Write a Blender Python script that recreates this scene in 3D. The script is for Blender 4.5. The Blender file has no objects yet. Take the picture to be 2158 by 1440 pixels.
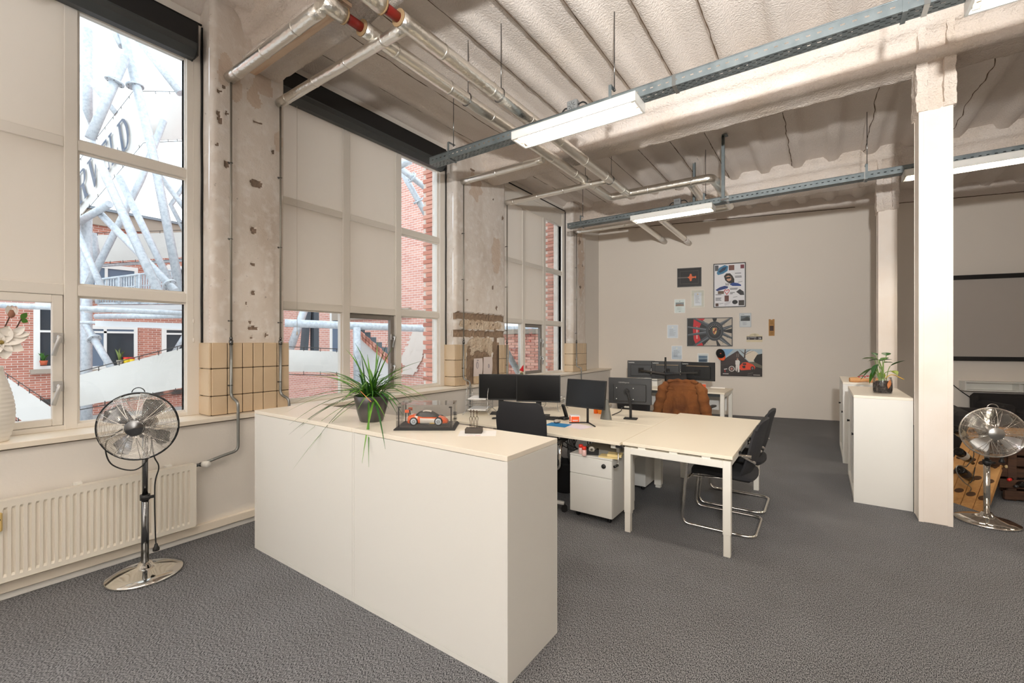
import bpy, bmesh, math, random
from mathutils import Vector, Matrix, noise
R = random.Random(7)
sc = bpy.context.scene
COL = sc.collection
PI = math.pi

# ------------------------------------------------------------------ camera
FPX, CX, CY, EYE, YAW = 930.0, 1079.0, 721.0, 1.57, math.radians(35.0)
cam = bpy.data.cameras.new('camera')
cam.sensor_width = 36.0
cam.lens = FPX / 2158.0 * 36.0
cam.shift_y = 1.0 / 2158.0
cam.clip_end = 200.0
camo = bpy.data.objects.new('camera', cam)
camo.location = (0, 0, EYE)
camo.rotation_euler = (math.radians(90), 0, YAW)
COL.objects.link(camo)
sc.camera = camo

# ------------------------------------------------------------------ sky
w = bpy.data.worlds.new('overcast_sky')
sc.world = w
w.use_nodes = True
wn = w.node_tree.nodes
bg = wn['Background']
bg.inputs[0].default_value = (0.86, 0.93, 1.0, 1)
bg.inputs[1].default_value = 2.6

# ------------------------------------------------------------------ lights that are not in a lamp's own builder
def area_light(name, loc, target, size, power, color):
    l = bpy.data.lights.new(name, 'AREA')
    l.shape = 'DISK'
    l.size = size
    l.energy = power
    l.color = color
    o = bpy.data.objects.new(name, l)
    o.location = loc
    o.rotation_euler = (Vector(target) - Vector(loc)).to_track_quat('-Z', 'Y').to_euler()
    COL.objects.link(o)
    return o

# the photographer's flash towards the far ceiling, and an added bounce fill behind it
area_light('camera_flash', (0.35, -0.60, 2.5), (-1.3, 9.0, 4.9), 0.16, 114.0, (1.0, 0.985, 0.955)).data.spread = math.radians(90)
area_light('bounce_fill', (0.1, -1.0, 2.2), (-0.3, -2.9, 3.9), 0.2, 345.0, (0.96, 0.985, 1.0))
TUBE_L = 175.0          # radiance of the fluorescent tubes

vs = sc.view_settings
vs.view_transform = 'Standard'
vs.look = 'None'
vs.exposure = 0.0
vs.gamma = 1.0
vs.use_curve_mapping = False
sc.cycles.max_bounces = 12
sc.cycles.diffuse_bounces = 8
sc.cycles.glossy_bounces = 4
sc.cycles.transparent_max_bounces = 16
sc.cycles.sample_clamp_indirect = 4.0
sc.cycles.caustics_reflective = False
sc.cycles.caustics_refractive = False

# ------------------------------------------------------------------ pixel rays, used only to measure where real planes are met
_s, _c = math.sin(YAW), math.cos(YAW)
def ray(u, v):
    a = (u - CX) / FPX
    return Vector((-_s + _c * a, _c + _s * a, (CY - v) / FPX))
EYEP = Vector((0, 0, EYE))
def at(u, v, d): return EYEP + ray(u, v) * d
def on_x(u, v, x):
    r = ray(u, v); return EYEP + r * (x / r.x)
def on_y(u, v, y):
    r = ray(u, v); return EYEP + r * (y / r.y)
def on_z(u, v, z):
    r = ray(u, v); return EYEP + r * ((z - EYE) / r.z)

# ------------------------------------------------------------------ mesh builder
class MB:
    def __init__(s, off=(0, 0, 0)):
        s.v, s.f, s.m, s.sm = [], [], [], []
        s.off = Vector(off)
        s.xf = None
    def add(s, vs, fs, mi=0, smooth=False):
        b = len(s.v)
        for p in vs:
            p = Vector(p)
            if s.xf is not None: p = s.xf @ p
            s.v.append(p - s.off)
        for f in fs:
            s.f.append([b + i for i in f]); s.m.append(mi); s.sm.append(smooth)
        return s
    def box(s, x0, x1, y0, y1, z0, z1, mi=0, bev=0.0):
        c = ((x0 + x1) / 2, (y0 + y1) / 2, (z0 + z1) / 2)
        return s.obox(c, (1, 0, 0), (0, 1, 0), (0, 0, 1), abs(x1 - x0) / 2, abs(y1 - y0) / 2, abs(z1 - z0) / 2, mi, bev)
    def obox(s, c, ax, ay, az, hx, hy, hz, mi=0, bev=0.0):
        c, ax, ay, az = Vector(c), Vector(ax), Vector(ay), Vector(az)
        P = lambda x, y, z: c + ax * x + ay * y + az * z
        if bev <= 0:
            vs = [P(sx * hx, sy * hy, sz * hz) for sx in (-1, 1) for sy in (-1, 1) for sz in (-1, 1)]
            return s.add(vs, [(0, 1, 3, 2), (4, 6, 7, 5), (0, 4, 5, 1), (2, 3, 7, 6), (0, 2, 6, 4), (1, 5, 7, 3)], mi)
        b = min(bev, hx * .95, hy * .95, hz * .95)
        vs, idx = [], {}
        for sx in (-1, 1):
            for sy in (-1, 1):
                for sz in (-1, 1):
                    for k in range(3):
                        q = [sx * (hx - b), sy * (hy - b), sz * (hz - b)]
                        q[k] = (sx * hx, sy * hy, sz * hz)[k]
                        idx[(sx, sy, sz, k)] = len(vs); vs.append(P(*q))
        fs = []
        for sg in (-1, 1):
            fs.append([idx[(sg, a, d, 0)] for a, d in ((-1, -1), (1, -1), (1, 1), (-1, 1))])
            fs.append([idx[(a, sg, d, 1)] for a, d in ((-1, -1), (1, -1), (1, 1), (-1, 1))])
            fs.append([idx[(a, d, sg, 2)] for a, d in ((-1, -1), (1, -1), (1, 1), (-1, 1))])
        for a in (-1, 1):
            for d in (-1, 1):
                fs.append([idx[(-1, a, d, 1)], idx[(1, a, d, 1)], idx[(1, a, d, 2)], idx[(-1, a, d, 2)]])
                fs.append([idx[(a, -1, d, 0)], idx[(a, 1, d, 0)], idx[(a, 1, d, 2)], idx[(a, -1, d, 2)]])
                fs.append([idx[(a, d, -1, 0)], idx[(a, d, 1, 0)], idx[(a, d, 1, 1)], idx[(a, d, -1, 1)]])
                for e in (-1, 1):
                    fs.append([idx[(a, d, e, 0)], idx[(a, d, e, 1)], idx[(a, d, e, 2)]])
        return s.add(vs, fs, mi)
    def bar(s, p, q, w, h, mi=0, up=(0, 0, 1), bev=0.0):
        p, q = Vector(p), Vector(q)
        d = (q - p); L = d.length; d.normalize()
        up = Vector(up)
        if abs(d.dot(up)) > .99: up = Vector((1, 0, 0))
        sd = d.cross(up).normalized(); u2 = sd.cross(d).normalized()
        return s.obox((p + q) / 2, d, sd, u2, L / 2, w / 2, h / 2, mi, bev)
    def tube(s, pts, r, seg=8, mi=0, caps=True, closed=False, smooth=True):
        pts = [Vector(p) for p in pts]
        n = len(pts)
        rs = r if isinstance(r, (list, tuple)) else [r] * n
        T = []
        for i in range(n):
            if closed: t = pts[(i + 1) % n] - pts[i - 1]
            elif i == 0: t = pts[1] - pts[0]
            elif i == n - 1: t = pts[-1] - pts[-2]
            else: t = (pts[i + 1] - pts[i]).normalized() + (pts[i] - pts[i - 1]).normalized()
            T.append(t.normalized() if t.length > 1e-9 else Vector((0, 0, 1)))
        a = Vector((0, 0, 1)) if abs(T[0].z) < .9 else Vector((1, 0, 0))
        N = T[0].cross(a).normalized()
        vs = []
        for i in range(n):
            if i:
                N = (N - T[i] * N.dot(T[i]))
                N = N.normalized() if N.length > 1e-6 else T[i].orthogonal().normalized()
            B = T[i].cross(N)
            sc_ = 1.0
            for k in range(seg):
                an = 2 * PI * k / seg
                vs.append(pts[i] + (N * math.cos(an) + B * math.sin(an)) * rs[i])
        fs = []
        for i in range(n if closed else n - 1):
            j = (i + 1) % n
            for k in range(seg):
                l = (k + 1) % seg
                fs.append((i * seg + k, i * seg + l, j * seg + l, j * seg + k))
        s.add(vs, fs, mi, smooth)
        if caps and not closed:
            b = len(s.v) - len(vs)
            s.f.append([b + k for k in range(seg)][::-1]); s.m.append(mi); s.sm.append(False)
            s.f.append([b + (n - 1) * seg + k for k in range(seg)]); s.m.append(mi); s.sm.append(False)
        return s
    def cyl(s, p, q, r, seg=16, mi=0, r2=None):
        return s.tube([p, q], [r, r if r2 is None else r2], seg, mi)
    def lathe(s, prof, c=(0, 0, 0), seg=24, mi=0, axis=(0, 0, 1), smooth=True, sq=1.0):
        c, az = Vector(c), Vector(axis).normalized()
        ax = az.orthogonal().normalized() if abs(az.z) < .999 else Vector((1, 0, 0))
        ay = az.cross(ax)
        vs, fs, n = [], [], len(prof)
        for r, z in prof:
            for k in range(seg):
                an = 2 * PI * k / seg
                vs.append(c + az * z + (ax * math.cos(an) + ay * math.sin(an) * sq) * max(r, 1e-5))
        for i in range(n - 1):
            for k in range(seg):
                l = (k + 1) % seg
                fs.append((i * seg + k, i * seg + l, (i + 1) * seg + l, (i + 1) * seg + k))
        return s.add(vs, fs, mi, smooth)
    def sheet(s, fn, nu, nv, mi=0, smooth=True, fmat=None):
        vs = [fn(i / nu, j / nv) for j in range(nv + 1) for i in range(nu + 1)]
        b = len(s.v)
        for p in vs:
            p = Vector(p)
            if s.xf is not None: p = s.xf @ p
            s.v.append(p - s.off)
        for j in range(nv):
            for i in range(nu):
                k = b + j * (nu + 1) + i
                s.f.append([k, k + 1, k + nu + 2, k + nu + 1])
                s.m.append(mi if fmat is None else fmat((i + .5) / nu, (j + .5) / nv)); s.sm.append(smooth)
        return s
    def prism(s, poly, fn, t0, t1, mi=0, smooth=False):
        """poly: 2-D outline; fn(a, b, t) -> point."""
        n = len(poly)
        vs = [fn(a, b, t0) for a, b in poly] + [fn(a, b, t1) for a, b in poly]
        fs = [list(range(n))[::-1], list(range(n, 2 * n))]
        s.add(vs, fs, mi)
        b = len(s.v) - 2 * n
        for i in range(n):
            j = (i + 1) % n
            s.f.append([b + i, b + j, b + n + j, b + n + i]); s.m.append(mi); s.sm.append(smooth)
        return s
    def build(s, name, mats, parent=None, kind=None, recalc=True):
        me = bpy.data.meshes.new(name)
        me.from_pydata([tuple(p) for p in s.v], [], s.f)
        if not isinstance(mats, (list, tuple)): mats = [mats]
        for m in mats: me.materials.append(m)
        me.polygons.foreach_set('material_index', s.m)
        me.polygons.foreach_set('use_smooth', s.sm)
        if recalc:
            bm = bmesh.new(); bm.from_mesh(me)
            bmesh.ops.recalc_face_normals(bm, faces=bm.faces)
            bm.to_mesh(me); bm.free()
        me.update()
        o = bpy.data.objects.new(name, me)
        COL.objects.link(o)
        if parent is not None: o.parent = parent
        if kind: o['kind'] = kind
        return o

def tag(o, label=None, cat=None, group=None, kind=None):
    if label: o['label'] = label
    if cat: o['category'] = cat
    if group: o['group'] = group
    if kind: o['kind'] = kind
    return o
def thing(name, label, cat, loc=(0, 0, 0), rz=0.0, group=None):
    o = bpy.data.objects.new(name, None)
    o.empty_display_size = .1
    COL.objects.link(o)
    o.location = loc
    o.rotation_euler = (0, 0, rz)
    return tag(o, label, cat, group)
def holder(name, kind='structure'):
    o = bpy.data.objects.new(name, None); COL.objects.link(o); o['kind'] = kind
    return o
def dup(root, loc=None, rz=None, label=None, group=None):
    r = root.copy(); COL.objects.link(r)
    if loc is not None: r.location = loc
    if rz is not None: r.rotation_euler = (0, 0, rz)
    if label: r['label'] = label
    if group: r['group'] = group
    for ch in [o for o in root.children]:
        c = ch.copy(); COL.objects.link(c); c.parent = r
        for g in [o for o in ch.children]:
            d = g.copy(); COL.objects.link(d); d.parent = c
    return r
def arc(c, r, a0, a1, n, ax=(1, 0, 0), ay=(0, 1, 0)):
    c, ax, ay = Vector(c), Vector(ax), Vector(ay)
    return [c + ax * (r * math.cos(a0 + (a1 - a0) * i / n)) + ay * (r * math.sin(a0 + (a1 - a0) * i / n)) for i in range(n + 1)]
def rounded(pts, r, n=5):
    """polyline with its corners rounded"""
    pts = [Vector(p) for p in pts]
    out = [pts[0]]
    for i in range(1, len(pts) - 1):
        a, b, c = pts[i - 1], pts[i], pts[i + 1]
        d1, d2 = (a - b), (c - b)
        k = min(r, d1.length * .48, d2.length * .48)
        p, q = b + d1.normalized() * k, b + d2.normalized() * k
        for t in range(n + 1):
            t /= n
            out.append(p * (1 - t) ** 2 + b * 2 * t * (1 - t) + q * t * t)
    out.append(pts[-1])
    return out
def spline(pts, n=6):
    pts = [Vector(p) for p in pts]
    P = [pts[0]] + pts + [pts[-1]]
    out = []
    for i in range(1, len(P) - 2):
        for k in range(n):
            t = k / n
            p0, p1, p2, p3 = P[i - 1], P[i], P[i + 1], P[i + 2]
            out.append(.5 * ((2 * p1) + (p2 - p0) * t + (2 * p0 - 5 * p1 + 4 * p2 - p3) * t * t + (3 * p1 - p0 - 3 * p2 + p3) * t ** 3))
    out.append(pts[-1])
    return out
_fc = None
def text_mesh(txt, size, align='LEFT', bold=0.0):
    cu = bpy.data.curves.new('lettering', 'FONT')
    cu.body = txt; cu.size = size; cu.align_x = align; cu.offset = bold
    cu.resolution_u = 2
    o = bpy.data.objects.new('lettering', cu); COL.objects.link(o)
    dg = bpy.context.evaluated_depsgraph_get()
    me = bpy.data.meshes.new_from_object(o.evaluated_get(dg))
    bpy.data.objects.remove(o); bpy.data.curves.remove(cu)
    vs = [v.co.copy() for v in me.vertices]; fs = [list(p.vertices) for p in me.polygons]
    bpy.data.meshes.remove(me)
    return vs, fs

# ------------------------------------------------------------------ materials
def lin(c):
    f = lambda x: (x / 255 / 12.92) if x <= 10 else ((x / 255 + .055) / 1.055) ** 2.4
    return (f(c[0]), f(c[1]), f(c[2]), 1.0)
_mats = {}
def mat(name, rgb, rough=.5, metal=0.0, bump=None, var=None, spec=.5, coat=0.0, detail=None):
    """bump: list of (scale, strength, distance); var: list of (scale, rgb, lo, hi, stretch)"""
    if name in _mats: return _mats[name]
    m = bpy.data.materials.new(name); _mats[name] = m
    m.use_nodes = True
    nt = m.node_tree; b = nt.nodes['Principled BSDF']
    b.inputs['Roughness'].default_value = rough
    b.inputs['Metallic'].default_value = metal
    b.inputs['Specular IOR Level'].default_value = spec
    if coat: b.inputs['Coat Weight'].default_value = coat
    col = lin(rgb)
    b.inputs['Base Color'].default_value = col
    tc = None
    if bump or var:
        tc = nt.nodes.new('ShaderNodeTexCoord')
    cur = None
    for it in (var or []):
        scale, rgb2, lo, hi = it[:4]
        n = nt.nodes.new('ShaderNodeTexNoise'); n.inputs['Scale'].default_value = scale
        n.inputs['Detail'].default_value = 5.0
        src = tc.outputs['Object']
        if len(it) > 4:
            mp = nt.nodes.new('ShaderNodeMapping'); mp.inputs['Scale'].default_value = it[4]
            nt.links.new(src, mp.inputs[0]); src = mp.outputs[0]
        nt.links.new(src, n.inputs['Vector'])
        mr = nt.nodes.new('ShaderNodeMapRange'); mr.inputs['From Min'].default_value = lo; mr.inputs['From Max'].default_value = hi
        nt.links.new(n.outputs['Fac'], mr.inputs['Value'])
        mx = nt.nodes.new('ShaderNodeMix'); mx.data_type = 'RGBA'
        nt.links.new(mr.outputs[0], mx.inputs['Factor'])
        if cur is None: mx.inputs['A'].default_value = col
        else: nt.links.new(cur, mx.inputs['A'])
        mx.inputs['B'].default_value = lin(rgb2)
        cur = mx.outputs['Result']
    if cur is not None: nt.links.new(cur, b.inputs['Base Color'])
    nrm = None
    for it in (bump or []):
        scale, st, dist = it[:3]
        n = nt.nodes.new('ShaderNodeTexNoise'); n.inputs['Scale'].default_value = scale; n.inputs['Detail'].default_value = 2.6
        src = tc.outputs['Object']
        if len(it) > 3:
            mp = nt.nodes.new('ShaderNodeMapping'); mp.inputs['Scale'].default_value = it[3]
            nt.links.new(src, mp.inputs[0]); src = mp.outputs[0]
        nt.links.new(src, n.inputs['Vector'])
        bp = nt.nodes.new('ShaderNodeBump'); bp.inputs['Strength'].default_value = st; bp.inputs['Distance'].default_value = dist
        nt.links.new(n.outputs['Fac'], bp.inputs['Height'])
        if nrm is not None: nt.links.new(nrm, bp.inputs['Normal'])
        nrm = bp.outputs['Normal']
    if nrm is not None: nt.links.new(nrm, b.inputs['Normal'])
    return m
def emit(name, rgb, strength):
    if name in _mats: return _mats[name]
    m = bpy.data.materials.new(name); _mats[name] = m
    m.use_nodes = True; nt = m.node_tree; nt.nodes.clear()
    e = nt.nodes.new('ShaderNodeEmission'); e.inputs[0].default_value = lin(rgb); e.inputs[1].default_value = strength
    o = nt.nodes.new('ShaderNodeOutputMaterial'); nt.links.new(e.outputs[0], o.inputs[0])
    return m
def clear(name, tint=(255, 255, 255), refl=.06, rough=0.0):
    """clear pane: lets light straight through and mirrors a little"""
    if name in _mats: return _mats[name]
    m = bpy.data.materials.new(name); _mats[name] = m
    m.use_nodes = True; nt = m.node_tree; nt.nodes.clear()
    t = nt.nodes.new('ShaderNodeBsdfTransparent'); t.inputs[0].default_value = lin(tint)
    g = nt.nodes.new('ShaderNodeBsdfGlossy'); g.inputs['Roughness'].default_value = rough
    lw = nt.nodes.new('ShaderNodeLayerWeight'); lw.inputs['Blend'].default_value = .2
    mr = nt.nodes.new('ShaderNodeMapRange'); mr.inputs['To Min'].default_value = refl * .4; mr.inputs['To Max'].default_value = min(1, refl * 8)
    nt.links.new(lw.outputs['Fresnel'], mr.inputs['Value'])
    mx = nt.nodes.new('ShaderNodeMixShader')
    nt.links.new(mr.outputs[0], mx.inputs[0]); nt.links.new(t.outputs[0], mx.inputs[1]); nt.links.new(g.outputs[0], mx.inputs[2])
    o = nt.nodes.new('ShaderNodeOutputMaterial'); nt.links.new(mx.outputs[0], o.inputs[0])
    return m

M_wall = mat('painted_wall', (226, 221, 214), .85, bump=[(60, .08, .01)])
M_wallback = mat('painted_back_wall', (232, 224, 214), .9, bump=[(60, .08, .01)])
M_frame = mat('cream_window_paint', (228, 223, 215), .45)
M_blind = mat('cream_screen_fabric', (236, 230, 221), .9, bump=[(400, .05, .002)], var=[(2.2, (229, 222, 212), .4, .7, (1, .6, .15))])
_nt = M_blind.node_tree; _b = _nt.nodes['Principled BSDF']; _o = [n for n in _nt.nodes if n.type == 'OUTPUT_MATERIAL'][0]
_t = _nt.nodes.new('ShaderNodeBsdfTranslucent'); _t.inputs[0].default_value = lin((240, 237, 231))
_m = _nt.nodes.new('ShaderNodeMixShader'); _m.inputs[0].default_value = .36
_nt.links.new(_b.outputs[0], _m.inputs[1]); _nt.links.new(_t.outputs[0], _m.inputs[2]); _nt.links.new(_m.outputs[0], _o.inputs[0])
M_greysash = mat('grey_sash', (128, 122, 116), .5)  # darker grey than the window frames
M_sill = mat('cream_laminate_sill', (238, 228, 212), .35)
M_foam = mat('sprayed_ceiling', (236, 227, 220), .95, bump=[(55, .5, .022), (150, .35, .01)], var=[(1.2, (227, 217, 208), .35, .7)])
M_foamrough = mat('sprayed_beam_coat', (230, 221, 214), .95, bump=[(45, .6, .035), (120, .4, .014)], var=[(1.5, (214, 200, 186), .35, .7)])
M_crack = mat('ceiling_joint_dark', (104, 84, 66), .9)
M_black = mat('black_plastic', (22, 22, 23), .45)
M_blackmatt = mat('black_matt', (28, 27, 27), .8)
M_anthracite = mat('anthracite_aluminium', (60, 63, 64), .45)
M_white = mat('white_lacquer', (230, 229, 224), .38, bump=[(140, .015, .002)])
M_top = mat('cream_laminate_top', (242, 234, 219), .3)
M_desk = mat('cream_desk_laminate', (240, 230, 210), .33)
M_whitemetal = mat('white_powder_coat', (236, 233, 224), .4)
M_chrome = mat('chrome', (235, 232, 226), .07, 1.0)
M_steel = mat('brushed_steel', (190, 190, 188), .28, 1.0)
M_darkchrome = mat('dark_chrome', (120, 121, 122), .16, 1.0)
M_galv = mat('galvanised_sheet', (128, 136, 138), .5, .55, var=[(9, (112, 121, 124), .4, .65)])
M_foil = mat('aluminium_foil', (240, 237, 230), .3, 1.0, bump=[(18, .25, .02), (55, .25, .01)])
M_pipe = mat('bare_steel_pipe', (150, 146, 138), .4, .7)
M_redpipe = mat('red_primer_pipe', (128, 30, 22), .35)
M_cork = mat('pipe_insulation_edge', (168, 140, 104), .95)
M_glass = clear('window_glass', (250, 252, 252), .05)
M_acryl = clear('clear_acrylic', (252, 252, 252), .07)
M_fabric = mat('black_chair_fabric', (37, 37, 40), .95, bump=[(420, .3, .004)])
M_screen = mat('black_screen', (13, 13, 14), .24, spec=.35)
M_paper = mat('paper_white', (242, 241, 240), .8)
M_orange = mat('orange_print', (240, 96, 40), .6)
# ================================================================== SHELL
XW = -4.085          # apron wall under the windows
XP = -4.17           # face of the concrete pillars
XF = -4.36           # inner face of the window frames
ZC = 4.46
BEAMS = [-1.36, 1.98, 5.32, 8.66]
def back_y(x): return 10.868 + .24 * x

# carpet
def carpet_material():
    m = bpy.data.materials.new('grey_loop_carpet'); m.use_nodes = True
    nt = m.node_tree; b = nt.nodes['Principled BSDF']; b.inputs['Roughness'].default_value = .97; b.inputs['Specular IOR Level'].default_value = .15
    tc = nt.nodes.new('ShaderNodeTexCoord')
    def noise_(scale, sx, sy, rot, det=2):
        mp = nt.nodes.new('ShaderNodeMapping'); mp.inputs['Scale'].default_value = (sx, sy, 1); mp.inputs['Rotation'].default_value = (0, 0, rot)
        nt.links.new(tc.outputs['Object'], mp.inputs[0])
        n = nt.nodes.new('ShaderNodeTexNoise'); n.inputs['Scale'].default_value = scale; n.inputs['Detail'].default_value = det
        nt.links.new(mp.outputs[0], n.inputs['Vector']); return n.outputs['Fac']
    loops = noise_(1.0, 260, 110, math.radians(20), 1)
    mottle = noise_(1.0, 3, 3, 0, 4)
    mr = nt.nodes.new('ShaderNodeMapRange'); mr.inputs['From Min'].default_value = .36; mr.inputs['From Max'].default_value = .66
    nt.links.new(loops, mr.inputs['Value'])
    mx = nt.nodes.new('ShaderNodeMix'); mx.data_type = 'RGBA'
    mx.inputs['A'].default_value = lin((44, 46, 50)); mx.inputs['B'].default_value = lin((160, 161, 164))
    nt.links.new(mr.outputs[0], mx.inputs['Factor'])
    mx2 = nt.nodes.new('ShaderNodeMix'); mx2.data_type = 'RGBA'; mx2.blend_type = 'MULTIPLY'
    mr2 = nt.nodes.new('ShaderNodeMapRange'); mr2.inputs['From Min'].default_value = .3; mr2.inputs['From Max'].default_value = .7; mr2.inputs['To Min'].default_value = .0; mr2.inputs['To Max'].default_value = .35
    nt.links.new(mottle, mr2.inputs['Value']); nt.links.new(mr2.outputs[0], mx2.inputs['Factor'])
    nt.links.new(mx.outputs['Result'], mx2.inputs['A']); mx2.inputs['B'].default_value = (.72, .7, .68, 1)
    nt.links.new(mx2.outputs['Result'], b.inputs['Base Color'])
    bp = nt.nodes.new('ShaderNodeBump'); bp.inputs['Strength'].default_value = .8; bp.inputs['Distance'].default_value = .006
    nt.links.new(loops, bp.inputs['Height']); nt.links.new(bp.outputs[0], b.inputs['Normal'])
    return m
M_carpet = carpet_material()
MB().box(-4.5, 7.0, -3.3, 12.9, -.15, 0).build('floor', M_carpet, kind='structure')

# ---- ceiling: spray-coated corrugated deck, ribs run towards the back wall
PITCH = .456
def rib(x):
    k = (x + 1.22) / PITCH
    d = abs(k - round(k)) * PITCH
    t = max(0.0, min(1.0, (d - .045) / .075))
    t = t * t * (3 - 2 * t)
    return .075 * (1 - t)
def foam(p, amp=.012, f=7.0):
    q = Vector(p)
    n1 = noise.noise_vector(q * f); n2 = noise.noise_vector(q * f * 2.7)
    return q + n1 * amp + n2 * amp * .5
def ceil_pt(a, b):
    x = -4.5 + a * 11.5; y = -3.3 + b * 16.1
    z = ZC - rib(x) + noise.noise(Vector((x * 2.2, y * 2.2, 0))) * .008 + noise.noise(Vector((x * 8, y * 8, 3))) * .004
    return (x, y, z)
cb = MB(); cb.sheet(ceil_pt, 300, 150, 0)
cb.box(-4.6, 7.0, -3.3, 12.9, 4.6, 4.7, 0)
ceiling = cb.build('ceiling', M_foam, kind='structure', recalc=False)
# open joints along the ribs
jb = MB()
k0 = round((-4.3 + 1.22) / PITCH)
for k in range(k0, 8):
    xj = -1.22 + k * PITCH - .075
    if k % 1 == 0:
        for (ya, yb) in ((2.2, 5.1), (5.55, 8.45)):
            if k > -1 and ya > 5 and k % 2: continue
            if k > 1 and ya < 5: continue
            y = ya + R.random() * .15
            prev = None
            pts = []
            while y < yb:
                x = xj + noise.noise(Vector((k * 5.1, y * 5, 1))) * .022
                z = ZC - rib(x) + noise.noise(Vector((x * 2.2, y * 2.2, 0))) * .008 + noise.noise(Vector((x * 8, y * 8, 3))) * .004 - .006
                pts.append(Vector((x, y, z)))
                y += .06
            jb.tube(pts, [.0025 + .003 * R.random() for _ in pts], 4, 0, caps=False)
jb.build('joint_crack', M_crack, ceiling, kind='stuff')

def lumpy(mb, x0, x1, y0, y1, z0, z1, step=.03, amp=.012, mi=0, f=7.0, sides='xXyYzZ'):
    n = lambda a, b: max(1, int(abs(b - a) / step))
    L = lambda a, b, t: a + (b - a) * t
    if 'z' in sides: mb.sheet(lambda a, b: foam((L(x0, x1, a), L(y0, y1, b), z0), amp, f), n(x0, x1), n(y0, y1), mi)
    if 'Z' in sides: mb.sheet(lambda a, b: foam((L(x0, x1, a), L(y0, y1, b), z1), amp, f), n(x0, x1), n(y0, y1), mi)
    if 'y' in sides: mb.sheet(lambda a, b: foam((L(x0, x1, a), y0, L(z0, z1, b)), amp, f), n(x0, x1), n(z0, z1), mi)
    if 'Y' in sides: mb.sheet(lambda a, b: foam((L(x0, x1, a), y1, L(z0, z1, b)), amp, f), n(x0, x1), n(z0, z1), mi)
    if 'x' in sides: mb.sheet(lambda a, b: foam((x0, L(y0, y1, a), L(z0, z1, b)), amp, f), n(y0, y1), n(z0, z1), mi)
    if 'X' in sides: mb.sheet(lambda a, b: foam((x1, L(y0, y1, a), L(z0, z1, b)), amp, f), n(y0, y1), n(z0, z1), mi)
    return mb
for i, yb in enumerate(BEAMS):
    prof = [(-.24, 4.475), (-.175, 4.385), (-.165, 4.30), (-.10, 4.265), (-.075, 4.20), (-.075, 4.13), (-.10, 4.095), (-.165, 4.08), (-.172, 4.03), (-.155, 4.0), (.155, 4.0), (.172, 4.03), (.165, 4.08), (.10, 4.095), (.075, 4.13), (.075, 4.20), (.10, 4.265), (.165, 4.30), (.175, 4.385), (.24, 4.475)]
    rs = [prof[0]]
    for a, b in zip(prof, prof[1:]):
        L = math.hypot(b[0] - a[0], b[1] - a[1]); n = max(1, round(L / .03))
        rs += [(a[0] + (b[0] - a[0]) * t / n, a[1] + (b[1] - a[1]) * t / n) for t in range(1, n + 1)]
    nx = 240 if i in (1, 2, 3) else 40
    bb = MB()
    nn = len(rs) - 1
    bb.sheet(lambda a, b: foam((-4.3 + a * 11.1, yb + rs[round(b * nn)][0], rs[round(b * nn)][1]), .013, 9.0), nx, nn)
    bb.build('beam', M_foamrough, ceiling, recalc=False)
# bare timber strip under the first beam, beside the pillar
M_timber = mat('bare_timber', (222, 196, 170), .7, var=[(3, (200, 160, 130), .5, .7, (.6, 8, 8))])
MB().box(-4.16, -2.75, 1.80, 1.93, 3.965, 3.99).build('timber_strip', M_timber, ceiling)

# ---- columns
def column(y0, y1, ztop):
    c = holder('column')
    c.location = (0, 0, 0)
    x0, x1 = .703, .915
    b = MB(); b.box(x0, x1, y0, y1, 0, ztop, 0, .004)
    col_ = b.build('casing', mat('column_board', (240, 231, 222), .6, var=[(3, (236, 224, 212), .4, .7)]), c)
    for (xa, ya) in ((x0, y0), (x1, y0), (x0, y1), (x1, y1)):
        e = MB(); sx = .03 if xa == x0 else -.03
        e.box(xa - (.003 if sx > 0 else -.003), xa + sx, ya - .0035, ya + .0035, .0, ztop - .004, 0, .001)
        e.build('corner_bead', _mats['column_board'], c)
    f = MB()
    lumpy(f, x0 - .02, x0 + .055, y0 - .02, y1 + .02, ztop - .01, 4.03, .02, .01, 0, 14)
    lumpy(f, x1 - .055, x1 + .02, y0 - .02, y1 + .02, ztop - .01, 4.03, .02, .01, 0, 14)
    lumpy(f, x0 + .02, x1 - .02, y0 + .035, y1 - .035, ztop + .0, 4.03, .03, .006, 0, 9, 'yY')
    lumpy(f, x0, x1, y0 + .0, y1, ztop - .012, ztop + .035, .02, .006, 0, 12)
    # stiffeners in the beam over the column
    yc = (y0 + y1) / 2
    for xs in (x0 - .01, x1 - .04):
        lumpy(f, xs, xs + .05, yc - .15, yc + .15, 4.05, 4.34, .02, .012, 0, 14)
    f.build('sprayed_cap', M_foamrough, c, recalc=False)
    return c
column(5.207, 5.427, 3.59)
column(8.55, 8.77, 3.53)

# ---- window wall
wl = MB()
wl.box(-4.62, XW, -3.3, 9.95, 0, .905)
wl.box(-4.62, -4.40, -3.3, 9.95, 4.285, 4.62)
wall_left = wl.build('wall_left', M_wall, kind='structure')
MB().box(-4.62, -4.35, 8.75, 10.1, .95, 4.6).build('corner_wall', M_wall, wall_left)
sill = MB()
for ya, yb in ((-3.3, 1.90), (1.902, 4.9), (4.902, 9.93)):
    sill.box(-4.5, -4.055, ya, yb, .915, .951, 0, .003)
sill.build('window_sill', M_sill, wall_left)

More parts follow.
